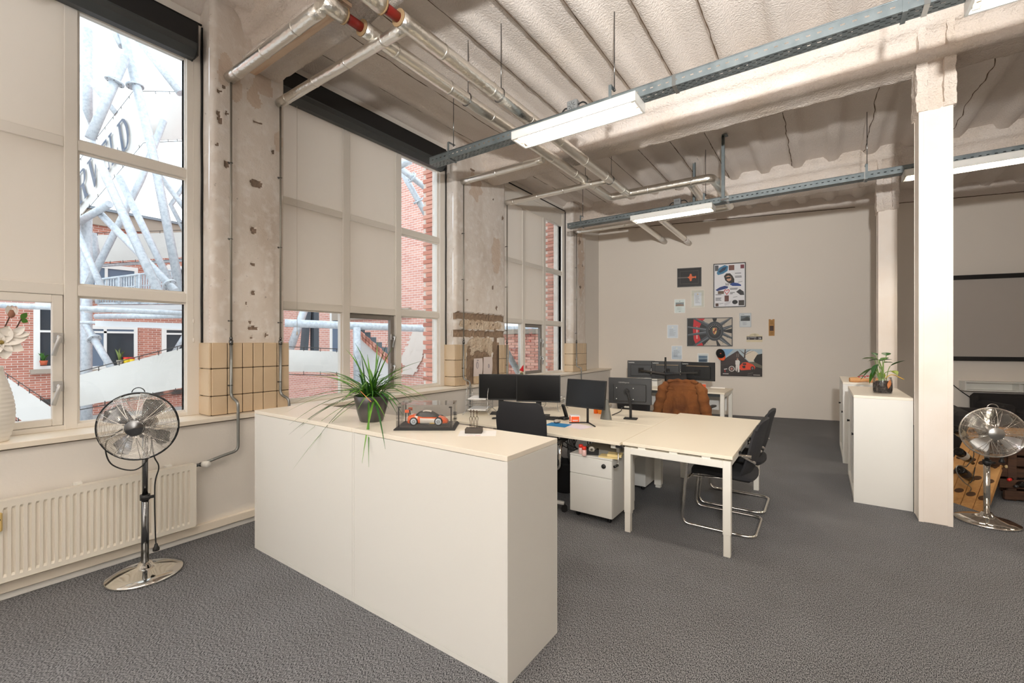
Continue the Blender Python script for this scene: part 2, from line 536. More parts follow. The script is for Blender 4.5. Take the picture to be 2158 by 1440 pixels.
M_plaster = mat('old_plaster', (222, 214, 206), .85, bump=[(14, .25, .02), (70, .2, .01)],
                var=[(2.6, (200, 187, 174), .46, .74, (1, 1, .35)), (11, (232, 227, 222), .5, .75), (30, (150, 140, 132), .68, .78)])
M_patch = mat('bare_render_patch', (206, 188, 172), .9, bump=[(30, .3, .02)], var=[(8, (214, 200, 186), .4, .7)])
M_chip = mat('broken_plaster', (132, 114, 100), .95, bump=[(60, .5, .02)])
M_trench = mat('filled_trench', (152, 130, 110), .95, bump=[(25, .5, .03)], var=[(7, (132, 112, 94), .4, .7)])
M_rough = mat('hacked_plaster', (216, 200, 180), .95, bump=[(22, .9, .04), (60, .5, .02)], var=[(6, (198, 176, 152), .4, .65)])
M_tile = mat('glazed_cream_tile', (212, 190, 160), .28, var=[(4, (204, 181, 150), .35, .7)])
M_grout = mat('dark_grout', (72, 58, 48), .95)

def px_ell(u, v, ru, rv, X=XP):
    p = on_x(u, v, X); q = on_x(u + ru, v, X); r = on_x(u, v - rv, X)
    return (p.y, p.z, abs(q.y - p.y), abs(r.z - p.z))
def pillar(y0, y1, chips, patches, trenches=(), rough=(), step=.013):
    rad = .045
    def inside(e, y, z, wob):
        d = ((y - e[0]) / e[2]) ** 2 + ((z - e[1]) / e[3]) ** 2
        return d < 1 + wob
    def classify(y, z):
        w = noise.noise(Vector((y * 23, z * 23, 4))) * .9
        w2 = noise.noise(Vector((y * 9, z * 9, 7))) * 1.3
        for e in chips:
            if inside(e, y, z, w * .8 - .2): return 2
        wz = noise.noise(Vector((y * 16, 2.0, z * 3))) * .02
        for (a, b) in trenches:
            if a < z + wz < b: return 3
        for e in rough:
            if e[4] == 3 and inside(e, y, z, w2 * .3): return 3
        for e in rough:
            if e[4] == 4 and inside(e, y, z, w2 * .4): return 4
        for e in patches:
            if inside(e, y, z, w2): return 1
        return 0
    depth = (0, .002, .012, .03, .012)
    Y = lambda a: y0 - .0 + a * (y1 - y0)
    ZT = 4.5
    def pt(a, b):
        y, z = Y(a), .95 + b * (ZT - .95)
        x = XP + noise.noise(Vector((y * 3, z * 3, 1))) * .006
        k = min(y - y0, y1 - y)
        if k < rad: x -= rad - math.sqrt(max(0, rad * rad - (rad - k) ** 2))
        m = classify(y, z)
        x -= depth[m] * (1 + .4 * noise.noise(Vector((y * 30, z * 30, 9))))
        return (x, y, z)
    nu, nv = max(8, int((y1 - y0) / step)), int((ZT - .95) / step)
    b = MB()
    b.sheet(pt, nu, nv, 0, True, lambda a, c: classify(Y(a), .95 + c * (ZT - .95)))
    # sides (reveals)
    for yy in (y0, y1):
        b.sheet(lambda a, c: (XP - rad - a * (.45 - rad), yy + noise.noise(Vector((a * 3, c * 9, yy))) * .004, .95 + c * (ZT - .95)), 4, 60, 0)
    return b.build('pillar', [M_plaster, M_patch, M_chip, M_trench, M_rough], wall_left, recalc=False)

chips1 = [px_ell(*e) for e in ((540, 387, 16, 9), (533, 484, 7, 8), (477, 347, 6, 9), (463, 253, 6, 8), (461, 238, 5, 6), (472, 184, 4, 4), (462, 192, 5, 5), (478, 240, 3, 5),
          (534, 693, 12, 5), (531, 712, 4, 3), (561, 706, 4, 6), (534, 617, 4, 6), (533, 557, 5, 4), (528, 680, 3, 4), (575, 320, 3, 6), (543, 258, 12, 3), (458, 305, 3, 3), (520, 640, 2, 3))]
pat1 = [px_ell(*e) for e in ((478, 150, 14, 46), (535, 205, 14, 22), (555, 178, 18, 26), (498, 185, 12, 30), (585, 300, 8, 20))]
pil1 = pillar(1.58, 2.20, chips1, pat1)
chips2 = [px_ell(*e) for e in ((997, 359, 7, 2), (1039, 607, 2, 5), (985, 632, 2, 2), (993, 683, 2, 2), (1007, 683, 2, 2), (1016, 683, 2, 2), (1041, 685, 2, 2), (1040, 421, 2, 2), (1060, 460, 2, 5), (1047, 650, 2, 5))]
pat2 = [px_ell(*e) for e in ((1002, 395, 12, 26), (1046, 540, 8, 40))]
z1a, z1b = on_x(1010, 676, XP).z, on_x(1010, 661, XP).z
z2a, z2b = on_x(1010, 711, XP).z, on_x(1010, 697, XP).z
rough2 = [px_ell(1015, 735, 32, 25) + (4,), px_ell(1015, 685, 46, 11) + (4,), px_ell(1014, 800, 30, 60) + (3,), px_ell(990, 790, 7, 60) + (3,), px_ell(1046, 770, 7, 75) + (3,)]
pil2 = pillar(4.58, 5.78, chips2, pat2, ((z1a, z1b), (z2a, z2b)), rough2)
pil3 = pillar(8.13, 8.75, [px_ell(*e) for e in ((1222, 510, 2, 8), (1223, 605, 2, 4), (1228, 560, 1, 3))], [px_ell(*e) for e in ((1225, 560, 6, 60), (1222, 500, 6, 30))], step=.02)

# glazed tiles on the foot of each pillar
def tile_box(par, ya, yb, za, zb, x=XP + .022):
    b = MB(); b.box(x - .03, x, ya + .003, yb - .003, za + .003, zb - .003, 0, .004)
    b.build('tile', M_tile, par)
def grout(par, ya, yb, za, zb, x=XP + .012):
    MB().box(x - .03, x, ya + .002, yb - .002, za, zb).build('grout_bed', M_grout, par)
def reveal_tiles(par, y, zs, sgn=-1):
    for k in range(3):
        b = MB(); ya, yb = sorted((y, y + sgn * .022))
        b.box(XF + .003, XP + .018, ya, yb, zs[k] + .003, zs[k + 1] - .003, 0, .006)
        b.build('tile', M_tile, par)
ZT4 = [.953, 1.115, 1.345, 1.566]
ys1 = [1.572] + [on_x(u, 780, XP + .022).y for u in (480, 512, 534, 555.5, 584.5, 610)]
for a, b in zip(ys1, ys1[1:]):
    for k in range(3): tile_box(pil1, a, b, ZT4[k], ZT4[k + 1])
grout(pil1, ys1[0], ys1[-1], .952, 1.56)
reveal_tiles(pil1, 1.575, ZT4)
ys2 = [4.565] + [on_x(u, 780, XP + .022).y for u in (971.5, 982.5)]
for a, b in zip(ys2, ys2[1:]):
    for k in range(3): tile_box(pil2, a, b, ZT4[k] - (.03 if k else 0), ZT4[k + 1] - .03)
grout(pil2, ys2[0], ys2[-1], .952, 1.53)
reveal_tiles(pil2, 4.57, [ZT4[0]] + [z - .03 for z in ZT4[1:]])
ys2 = [on_x(u, 760, XP + .022).y for u in (1052.5, 1061, 1072.5)]
for a, b in zip(ys2, ys2[1:]):
    for k in range(3): tile_box(pil2, a, b, ZT4[k] - (.04 if k else 0), ZT4[k + 1] - .04)
grout(pil2, ys2[0], ys2[-1], .952, 1.52)
for u0, u1 in ((1000, 1005.5), (1005.5, 1012), (1012, 1018)):
    a, b = on_x(u0, 800, XP + .012).y, on_x(u1, 800, XP + .012).y
    tile_box(pil2, a, b, .953, 1.075, XP + .012)
ys3 = [8.12] + [on_x(u, 740, XP + .022).y for u in (1214.5, 1219, 1224.5, 1230, 1236)]
for a, b in zip(ys3, ys3[1:]):
    for k in range(3): tile_box(pil3, a, b, ZT4[k] - (.02 if k else 0), ZT4[k + 1] - .02)
grout(pil3, ys3[0], ys3[-1] + .03, .952, 1.54)
reveal_tiles(pil3, 8.125, [ZT4[0]] + [z - .02 for z in ZT4[1:]])

# other walls
m_ = MB()
xa, xb = -4.62, 7.0
m_.add([(x, back_y(x) + t, z) for x in (xa, xb) for t in (0, .2) for z in (0, 4.55)], [(0, 1, 3, 2), (4, 6, 7, 5), (0, 4, 5, 1), (2, 3, 7, 6), (1, 5, 7, 3), (0, 2, 6, 4)])
wall_back = m_.build('wall_back', M_wallback, kind='structure')
seam = MB()
for x0_, x1_ in ((-3.9, .55), (1.0, 3.2)):
    pts = [(x0_ + (x1_ - x0_) * k / 60, back_y(x0_ + (x1_ - x0_) * k / 60) - .006, 4.225 + .006 * noise.noise(Vector((k * .7, x0_, 0)))) for k in range(61)]
    seam.tube(pts, .006, 4, caps=False)
seam.build('ceiling_joint', M_crack, wall_back)
foamed = MB()
foamed.sheet(lambda a, b: foam((xa + a * 11.6, back_y(xa + a * 11.6) - .02 - .05 * b, 4.235 + b * .24), .01, 8), 200, 8)
foamed.build('sprayed_edge', M_foam, wall_back, recalc=False)
MB().box(6.8, 7.0, -3.3, 12.7, 0, 4.6).build('wall_right', M_wallback, kind='structure')
MB().box(-4.62, 7.0, -3.4, -3.2, 0, 4.6).build('wall_front', M_wallback, kind='structure')

bl = MB()
bl.box(XW, -4.045, -3.2, 9.9, .048, .112, 0, .004)
bl.box(XW, -4.068, -3.2, 9.9, .001, .042, 1, .002)
bl.build('baseboard_left', [M_sill, M_white], kind='structure')

# ---- windows
def window(idx, y_start, y_end, cols, clear_cols, sash_col, sash_mat, handles, slim=False):
    """cols: list of (glass y0, y1) from left to right; frame runs y_start..y_end"""
    wdw = holder('window_%d' % idx)
    zt, zb = 4.275, .951
    rows = [(.985, 1.90), (1.978, 2.945), (3.018, 3.96)]
    x0, x1 = -4.46, XF
    def part(name, mb, m=M_frame, par=wdw): return mb.build(name, m, par)
    b = MB(); b.box(x0, x1 + .01, y_end - .105, y_end, zb, zt, 0, .004); part('jamb', b)
    b = MB(); b.box(x0, x1 - .02, cols[-1][1], y_end - .105, zb, zt - .06, 0, .004); part('jamb', b)
    b = MB(); b.box(x0, x1 + .01, y_start, y_start + .05, zb, zt, 0, .004); part('jamb', b)
    b = MB(); b.box(x0, x1, y_start, y_end, 3.96, 4.19, 0, .003); b.box(x0, x1 + .012, y_start, y_end, 4.19, zt, 0, .004); part('head_rail', b)
    b = MB(); b.box(x0, x1, y_start, y_end, zb, .985, 0, .003); part('bottom_rail', b)
    for (a, c) in zip(cols, cols[1:]):
        b = MB(); b.box(x0, x1 + .002, a[1], c[0], zb, 3.96, 0, .004); part('mullion', b)
    for (r, q) in zip(rows, rows[1:]):
        for (a, c) in cols:
            b = MB(); b.box(x0, x1, a, c, r[1], q[0], 0, .004); part('transom', b)
    # dark sealant line round the frame
    b = MB(); b.tube([(XF + .018, y_end + .003 + .002 * math.sin(z * 9), z) for z in [.96 + .05 * k for k in range(67)]], .0095, 5)
    b.tube([(XF + .018, y_start, zt + .004), (XF + .018, y_end, zt + .004)], .0095, 5); part('sealant', b, M_blackmatt)
    for ci, (a, c) in enumerate(cols):
        for ri, (z0, z1) in enumerate(rows):
            if ri > 0 and ci not in clear_cols:
                b = MB(); b.box(x1 - .018, x1 - .010, a, c, z0, z1); part('screen_panel', b, M_blind)
                continue
            if ri == 0 and ci == sash_col:
                fw = .058
                s = MB(); xs = x1 - .004
                if sash_mat is M_greysash: xs = x1 - .03
                s.box(xs - .05, xs, a + .004, a + fw * .4, z0 + .002, z1 - .002, 0, .004)
                s.box(xs - .05, xs, c - fw, c - .004, z0 + .002, z1 - .002, 0, .004)
                s.box(xs - .05, xs, a + fw * .4, c - fw, z1 - fw, z1 - .002, 0, .004)
                s.box(xs - .05, xs, a + fw * .4, c - fw, z0 + .002, z0 + fw * .9, 0, .004)
                so = part('sash', s, sash_mat)
                g = MB(); g.box(xs - .032, xs - .026, a + fw * .4, c - fw, z0 + fw * .9, z1 - fw); part('glass_pane', g, M_glass, so)
                for hz in handles:
                    h = MB(); yh = c - .03
                    h.box(xs, xs + .008, yh - .026, yh + .026, hz - .035, hz + .035, 0, .002)
                    h.cyl((xs + .004, yh, hz), (xs + .05, yh, hz), .010, 10)
                    h.tube(rounded([(xs + .045, yh, hz + .012), (xs + .055, yh, hz), (xs + .055, yh - .03, hz - .125)], .015), [.012] * 9 if False else .012, 8)
                    h.build('window_handle', M_steel if not sash_mat is M_frame else mat('satin_aluminium', (205, 204, 202), .4, .6), so)
                continue
            b = MB(); xg = x1 - .045
            b.box(xg - .003, xg + .003, a, c, z0, z1); part('glass_pane', b, M_glass)
            b = MB(); t = .014
            for (p, q, r, s_) in ((a, a + t, z0, z1), (c - t, c, z0, z1), (a + t, c - t, z0, z0 + t), (a + t, c - t, z1 - t, z1)):
                b.box(xg + .004, xg + .022, p, q, r, s_)
            part('glazing_bead', b, M_frame)
    return wdw
w1 = window(1, -.86, 1.570, [(-.71, -.02), (.055, .735), (.806, 1.475)], (2,), 1, M_frame, (1.60, 1.26))
w2 = window(2, 2.16, 4.570, [(2.28, 2.945), (3.035, 3.69), (3.782, 4.455)], (2,), 1, M_greysash, (1.63, 1.27))
w3 = window(3, 5.74, 8.12, [(5.88, 6.555), (6.64, 7.27), (7.362, 8.03)], (2,), 1, M_greysash, (1.60, 1.27))
# ================================================================== BUILDING SERVICES
# ---- perforated cable trays under the ceiling
def cable_tray(y0, label, x_start, rods, strap_x):
    y1 = y0 + .12; z0, z1 = 3.592, 3.672
    t = thing('cable_tray', label, 'cable tray', (x_start, y0, z0), 0, 'perforated cable trays under the ceiling')
    off = t.location
    b = MB(off)
    # side walls with a row of slots, bottom with three staggered rows of slots (real holes)
    def strip(p0, du, dv, length, width, rows, first=0.0):
        # p0 corner, du along, dv across ; holes: list of (v0,v1,period,len,phase)
        P = lambda a, c: Vector(p0) + Vector(du) * a + Vector(dv) * c
        vcuts = [0.0]
        for r in rows: vcuts += [r[0], r[1]]
        vcuts.append(width)
        for i in range(len(vcuts) - 1):
            va, vb = vcuts[i], vcuts[i + 1]
            if i % 2 == 0:
                b.add([P(0, va), P(length, va), P(length, vb), P(0, vb)], [(0, 1, 2, 3)])
            else:
                r = rows[i // 2]; per, hl, ph = r[2], r[3], r[4]
                a = 0.0; k = 0
                while a < length:
                    s0 = k * per + ph; s1 = s0 + (per - hl)
                    s0, s1 = max(0, s0), min(length, s1)
                    if s1 > s0: b.add([P(s0, va), P(s1, va), P(s1, vb), P(s0, vb)], [(0, 1, 2, 3)])
                    k += 1; a = k * per + ph
    L = 6.4 - x_start
    strip((x_start, y0, z0), (1, 0, 0), (0, 0, 1), L, z1 - z0, [(.036, .046, .062, .024, 0)])
    strip((x_start, y1, z0), (1, 0, 0), (0, 0, 1), L, z1 - z0, [(.036, .046, .062, .024, 0)])
    strip((x_start, y0, z0), (1, 0, 0), (0, 1, 0), L, .12, [(.018, .026, .055, .026, 0), (.040, .048, .055, .026, -.027), (.072, .080, .055, .026, 0), (.094, .102, .055, .026, -.027)])
    b.tube([(x_start, y0, z1), (6.4, y0, z1)], .005, 6); b.tube([(x_start, y1, z1), (6.4, y1, z1)], .005, 6)
    b.build('tray', M_galv, t, recalc=False)
    # cables lying in the tray
    c = MB(off)
    for k, r in ((0.025, .006), (.05, .008), (.085, .006)):
        pts = [(x_start + .3 + i * .3, y0 + k + .01 * noise.noise(Vector((i * .8, k * 50, 0))), z0 + .012) for i in range(int((L - .4) / .3))]
        c.tube(pts, r, 5)
    c.build('cable', mat('grey_cable', (92, 94, 96), .6), t)
    for xr in rods:
        r = MB(off); r.cyl((xr, y0 + .07, z1 + .09), (xr, y0 + .07, ZC - .02), .0045, 6)
        r.cyl((xr, y0 + .07, z1 + .075), (xr, y0 + .07, z1 + .10), .009, 6)
        r.build('threaded_rod', M_darkchrome, t)
        s = MB(off)
        s.box(xr - .022, xr + .004, y0 - .008, y0 - .004, z0 - .008, z1 + .10)
        s.box(xr - .022, xr + .004, y0 - .008, y0 + .10, z1 + .096, z1 + .10)
        s.box(xr - .022, xr + .004, y0 - .008, y1 + .006, z0 - .010, z0 - .006)
        s.build('hanger_strap', M_galv, t)
    for xj in strap_x:
        s = MB(off); s.box(xj - .014, xj + .014, y0 - .006, y0 - .002, z0 - .006, z1 + .004); s.box(xj - .014, xj + .014, y0 - .004, y1 + .004, z0 - .006, z0 - .002)
        s.build('splice_clip', mat('bright_zinc', (186, 190, 190), .3, .9), t)
    return t
cable_tray(3.58, 'front galvanised perforated cable tray crossing above the desks', -3.655, [-3.35, -1.47, .43, 2.3, 4.2], [-.95, .52])
cable_tray(6.98, 'rear galvanised perforated cable tray near the back wall', -3.69, [-3.42, -1.41, .47, 2.36, 4.2], [-1.1, .45])
cable_tray(.24, 'galvanised perforated cable tray over the white counter, nearest the camera', -3.6, [-3.3, -1.4, .5], [])

# ---- fluorescent batten luminaires under the trays
M_tubeglow = emit('fluorescent_glow', (255, 241, 221), TUBE_L)
M_reflector = mat('white_reflector', (240, 236, 226), .35)
def luminaire(x0, yb, label, proto=None):
    L = 1.215
    t = thing('ceiling_luminaire', label, 'ceiling light', (x0, yb, 3.51), 0, 'fluorescent luminaires under the cable trays')
    W, H = .245, .078
    b = MB()
    th = .006
    b.box(0, L, 0, th, .012, H); b.box(0, L, W - th, W, .012, H)
    b.box(0, th, 0, W, .012, H); b.box(L - th, L, 0, W, .012, H); b.box(0, L, 0, W, H - th, H)
    for (p, q, r, s) in ((0, L, 0, .016), (0, L, W - .016, W), (0, .016, 0, W), (L - .016, L, 0, W)):
        b.box(p, q, r, s, 0, .014)
    b.build('housing', M_white, t)
    r = MB()
    for k in (0, 1):
        y0 = .02 + k * .104; y1 = y0 + .1
        pr = [(y0 + (y1 - y0) * i / 10, .016 + .048 * math.sin(PI * i / 10)) for i in range(11)]
        r.sheet(lambda a, c: (.03 + a * (L - .06), pr[round(c * 10)][0], pr[round(c * 10)][1]), 1, 10)
    r.build('reflector', M_reflector, t, recalc=False)
    for k in (0, 1):
        yc = .07 + k * .104
        g = MB(); g.cyl((.06, yc, .036), (L - .06, yc, .036), .0085, 10)
        tb = g.build('tube', M_tubeglow, t)
        for xx in (.04, L - .06):
            e = MB(); e.cyl((xx, yc, .036), (xx + .02, yc, .036), .011, 10)
            e.build('lamp_holder', mat('lampholder_plastic', (228, 214, 186), .5), tb)
    lo = MB()
    for k in range(24):
        xx = .06 + k * (L - .12) / 23
        for q in (0, 1):
            y0 = .022 + q * .104
            lo.add([(xx, y0, .006), (xx, y0 + .096, .006), (xx, y0 + .096, .026), (xx, y0 + .048, .014), (xx, y0, .026)], [(0, 1, 2, 3, 4)])
    lo.box(.02, L - .02, .121, .125, .004, .03)
    lo.build('louvre', M_reflector, t)
    return t
LUMS = [(-2.435, 3.465, 'long white fluorescent luminaire in front of the steel beam, nearest the window wall'),
        (-2.50, 6.865, 'white fluorescent luminaire on the rear tray, above the picture wall'),
        (.80, 6.865, 'white fluorescent luminaire passing behind the front column'),
        (.70, 3.465, 'white fluorescent luminaire cut by the top right of the view'),
        (3.95, 3.465, 'white fluorescent luminaire over the lounge, out of view'),
        (4.0, 6.865, 'white fluorescent luminaire over the lounge end of the rear tray'),
        (-2.435, .125, 'white fluorescent luminaire above the white counter'),
        (.75, .125, 'white fluorescent luminaire above the open carpet'),
        (3.95, .125, 'white fluorescent luminaire above the front right carpet')]
_l0 = luminaire(*LUMS[0])
for (x, y, lab) in LUMS[1:]:
    dup(_l0, (x, y, 3.51), 0, lab)

# ---- junction boxes on the trays
def junction_box(x, y, label, face):
    t = thing('junction_box', label, 'junction box', (x, y, 3.672), 0, 'junction boxes on the cable trays')
    b = MB(); b.box(-.05, .05, -.03, .03, 0, .10, 0, .004); b.build('housing', mat('grey_box_plastic', (122, 124, 124), .55), t)
    d = MB()
    if face:
        for k in range(8):
            a = k * PI / 4
            d.bar((math.cos(a) * .012, -.0312, .05 + math.sin(a) * .012), (math.cos(a) * .036, -.0312, .05 + math.sin(a) * .036), .004, .002, 0)
    else:
        for s in (-.018, .018): d.tube([Vector((s + .011 * math.cos(a), -.0315, .065 + .011 * math.sin(a))) for a in [PI * k / 6 for k in range(12)]], .002, 4, closed=True)
    d.build('knockout', M_blackmatt, t)
    c = MB()
    c.tube(spline([(-.05, 0, .05), (-.085, 0, .055), (-.12, 0, .02), (-.13, 0, -.03)]), .007, 6)
    c.tube(spline([(.05, 0, .06), (.10, 0, .065), (.14, 0, .03), (.15, 0, -.01)]), .007, 6)
    c.build('flex_cable', M_blackmatt, t)
pj = on_y(1208, 238, 3.63)
junction_box(pj.x, 3.63, 'grey junction box with cross-marked lid above the nearest luminaire', True)
pj = on_y(1428, 432, 7.03)
junction_box(pj.x, 7.03, 'grey junction box with two round knockouts on the rear tray', False)

# ---- foil-wrapped heating pipes
def foil_pipe(mb, pts, r, rad=.07, seam=.9):
    pts = rounded(pts, rad, 4)
    # subdivide and wrinkle slightly
    fine = [pts[0]]
    for a, b in zip(pts, pts[1:]):
        n = max(1, int((b - a).length / .09))
        fine += [a.lerp(b, k / n) for k in range(1, n + 1)]
    rr = [r * (1 + .035 * noise.noise(Vector(p) * 9)) for p in fine]
    mb.tube(fine, rr, 14)
def bands(mb, a, b, r, step=.9, w=.02, start=.3):
    a, b = Vector(a), Vector(b); L = (b - a).length; d = (b - a).normalized(); s = start
    while s < L - .1:
        mb.cyl(a + d * s, a + d * (s + w), r * 1.05, 14); s += step
ZP, XA, XB, RP = 3.80, -2.77, -2.38, .057
ZA = 3.885
h = thing('heating_pipe', 'left foil-wrapped heating pipe of the pair, stepping right by the rear luminaire', 'pipe', (XA, 1.7, ZA), 0, 'foil-wrapped heating mains under the ceiling')
b = MB(h.location)
yA0 = on_z(742, 22, ZA).y; yA1 = on_z(777, 49, ZA).y
foil_pipe(b, [(XA, 1.70, ZA), (XA, yA0, ZA)], RP)
foil_pipe(b, [(XA, yA1, ZA), (XA, 6.69, ZA), (-1.56, 6.69, ZA), (-1.56, 7.75, ZA - .04), (-2.80, 7.78, ZA - .05), (-2.86, back_y(-2.88) - .55, ZA - .05)], RP)
bands(b, (XA, yA1, ZA), (XA, 6.6, ZA), RP, .62); bands(b, (-2.6, 6.69, ZA), (-1.65, 6.69, ZA), RP, .6)
b.build('foil_jacket', M_foil, h)
b = MB(h.location); b.cyl((XA, yA0 - .03, ZA), (XA, yA1 + .03, ZA), .034, 14); b.build('bare_section', M_redpipe, h)
b = MB(h.location)
for y in (yA0, yA1):
    b = MB(h.location); b.cyl((XA, y - .006, ZA), (XA, y + .006, ZA), RP * 1.04, 14); b.build('insulation_edge', M_cork, h)
b = MB(h.location); b.cyl((-2.87, back_y(-2.88) - .56, ZA - .05), (-2.9, back_y(-2.9) + .02, ZA - .05), RP * .98, 14)
b.build('white_sleeve', [mat('white_pipe_sleeve', (226, 220, 212), .5), M_black], h)
h2 = thing('heating_pipe', 'right foil-wrapped heating pipe of the pair, ending at the back wall', 'pipe', (XB, 1.7, ZP), 0, 'foil-wrapped heating mains under the ceiling')
b = MB(h2.location)
yB0 = on_z(811, 8, ZP).y; yB1 = on_z(842, 36, ZP).y
foil_pipe(b, [(XB, -3.1, ZP), (XB, yB0, ZP)], RP)
foil_pipe(b, [(XB, yB1, ZP), (XB, 6.43, ZP), (-1.22, 6.46, ZP), (-1.2, 6.72, ZP), (-1.2, 7.95, ZP - .02), (-2.36, 7.98, ZP - .02), (-2.38, back_y(-2.38) - .52, ZP - .03)], RP)
bands(b, (XB, yB1, ZP), (XB, 6.4, ZP), RP, .62, .02, .42); bands(b, (XB, 6.43, ZP), (-1.3, 6.46, ZP), RP, .6)
b.build('foil_jacket', M_foil, h2)
b = MB(h2.location); b.cyl((XB, yB0 - .03, ZP), (XB, yB1 + .03, ZP), .034, 14); b.build('bare_section', M_redpipe, h2); b = MB(h2.location); b.cyl((-2.38, back_y(-2.38) - .54, ZP - .03), (-2.385, back_y(-2.38) - .40, ZP - .035), .034, 12); b.build('bare_section', M_redpipe, h2)
b = MB(h2.location)
for y in (yB0, yB1):
    b = MB(h2.location); b.cyl((XB, y - .006, ZP), (XB, y + .006, ZP), RP * 1.04, 14); b.build('insulation_edge', M_cork, h2)
b = MB(h2.location); b.cyl((-2.385, back_y(-2.38) - .42, ZP - .035), (-2.40, back_y(-2.4) + .02, ZP - .045), RP * .98, 14); b.build('white_sleeve', _mats['white_pipe_sleeve'], h2)
for (hh, xx, ZQ) in ((h, XA, ZA), (h2, XB, ZP)):
    for y in (3.2, 5.75):
        b = MB(hh.location); b.cyl((xx + .02, y, ZQ + RP), (xx + .02, y, ZC - .02), .004, 6)
        b.tube([Vector((xx + (RP + .004) * math.cos(a), y, ZQ + (RP + .004) * math.sin(a))) for a in [2 * PI * k / 14 for k in range(14)]], .004, 4, closed=True)
        b.build('pipe_hanger', M_darkchrome, hh)
# galvanised strut posts that carry the step in the pipes
for k, (u, v, yy, zb) in enumerate(((1524, 311, 6.72, 3.56), (1463, 340, 7.35, 3.70))):
    p = on_y(u, v, yy)
    t = thing('strut_post', ('galvanised strut hanging beside the rear luminaire with a foot plate', 'shorter galvanised strut behind the stepped heating pipes')[k], 'support post', (p.x, yy, zb))
    b = MB(t.location)
    z1 = ZC - .02
    b.box(p.x - .02, p.x - .016, yy - .02, yy + .02, zb, z1); b.box(p.x + .016, p.x + .02, yy - .02, yy + .02, zb, z1); b.box(p.x - .02, p.x + .02, yy + .016, yy + .02, zb, z1)
    b.box(p.x - .02, p.x - .008, yy - .02, yy - .016, zb, z1); b.box(p.x + .008, p.x + .02, yy - .02, yy - .016, zb, z1)
    b.build('channel', M_galv, t)
    b = MB(t.location); b.box(p.x - .055, p.x + .055, yy - .05, yy + .05, z1 - .004, z1 + .005); b.build('head_plate', M_galv, t)
    b = MB(t.location); b.box(p.x - .03, p.x + .07, yy - .04, yy + .04, zb - .006, zb); b.build('foot_plate', _mats['bright_zinc'], t)

# ---- foil branch pipes with bare risers down the pillars
def branch(y, xt, r, label, low, z=3.83, xw=-4.125, thick=.0105):
    t = thing('branch_pipe', label, 'pipe', (xw, y, z), 0, 'foil-wrapped branch pipes over the windows')
    b = MB(t.location); foil_pipe(b, [(xw - .02, y, z), (xt, y, z)], r); bands(b, (xw, y, z), (xt, y, z), r, .45, .012, .12)
    b.cyl((xw - .024, y, z), (xw - .018, y, z), r * .96, 14)
    b.build('foil_jacket', M_foil, t)
    b = MB(t.location); pts = [(xw, y, z - r * .6), (xw, y, 1.56)]
    b.tube(pts, .009, 8)
    b.build('riser', M_pipe, t)
    b = MB(t.location); b.tube(rounded([(xw, y, 1.56)] + low, .045, 5), thick * 1.15, 8); b.build('lower_riser', mat('galvanised_pipe', (148, 150, 148), .38, .8), t)
    b = MB(t.location); b.cyl((xw, y, 1.545), (xw, y, 1.585), .017, 8); b.cyl((xw, y, 1.59), (xw, y, 1.61), .013, 6); b.build('union', M_darkchrome, t)
    for zc in (3.1, 2.45, 1.75, 1.2):
        b = MB(t.location); b.cyl((xw, y, zc), (XP + .004, y, zc), .004, 6); b.tube([Vector((xw + .0125 * math.cos(a), y + .0125 * math.sin(a), zc)) for a in [PI * k / 5 for k in range(10)]], .003, 4, closed=True)
        b.cyl((xw - .01, y - .02, zc), (xw - .01, y - .012, zc), .007, 6)
        b.build('pipe_clip', M_darkchrome, t)
    return t
yb1 = on_x(487, 400, -4.125).y; yb2 = on_x(591, 400, -4.125).y; yb3 = on_x(977, 500, -4.125).y; yb4 = on_x(1068.5, 500, -4.125).y; yb5 = on_x(1215, 600, -4.125).y
br1 = branch(yb1, XA - .02, .047, 'foil branch pipe over the chipped pillar, its riser bending to the radiator',
       [(-4.125, yb1, 1.10), (-4.03, yb1 + .015, 1.065), (-4.03, yb1 + .015, .655), (-4.025, 1.60, .635), (-4.02, 1.47, .605)])
br2 = branch(yb2, XB - .03, .042, 'foil branch pipe crossing the black blind cassette of the middle window',
       [(-4.125, yb2, 1.08), (-4.03, yb2 + .03, 1.045), (-4.03, yb2 + .03, .30)], 3.80)
br3 = branch(yb3, XA - .05, .042, 'foil branch pipe over the trenched pillar, left of its pair',
       [(-4.125, yb3, 1.04), (-4.03, yb3 + .03, 1.02), (-4.03, yb3 + .03, .30)])
br4 = branch(yb4, XB - .03, .042, 'foil branch pipe crossing the head of the farthest window', [(-4.125, yb4, 1.0), (-4.125, yb4, .96)], 3.80)
br5 = branch(yb5, -2.84, .04, 'foil branch pipe nearest the back wall', [(-4.125, yb5, 1.06), (-4.03, yb5 + .03, 1.045), (-4.03, yb5 + .03, .30)])

# ---- radiator under the first window
rd = thing('radiator', 'long white ribbed panel radiator under the first window', 'radiator', (-4.03, .4, .13))
y0, y1, z0, z1, xf = -.9, 1.405, .135, .622, -3.985
pit = .0333
b = MB(rd.location)
def rprof(y):
    k = (y - y0) / pit; f = k - math.floor(k)
    # flat crest .0-.45, slope, flat valley
    if f < .42: return 1.0
    if f < .54: return 1 - (f - .42) / .12
    if f < .86: return 0.0
    if f < .98: return (f - .86) / .12
    return 1.0
ys = []
n = int((y1 - y0) / pit)
for k in range(n):
    ys += [y0 + (k + f) * pit for f in (0.0, .42, .54, .86, .98)]
ys += [y1]
zs = [z0, z0 + .03, z0 + .045, z1 - .055, z1 - .04, z1]
def rp(y, j):
    e = 1.0 if j in (2, 3) else 0.0
    if y < y0 + pit * .9 or y > y1 - pit * .9: e = 0
    return (xf - .011 * (1 - rprof(y)) * e, y, zs[j])
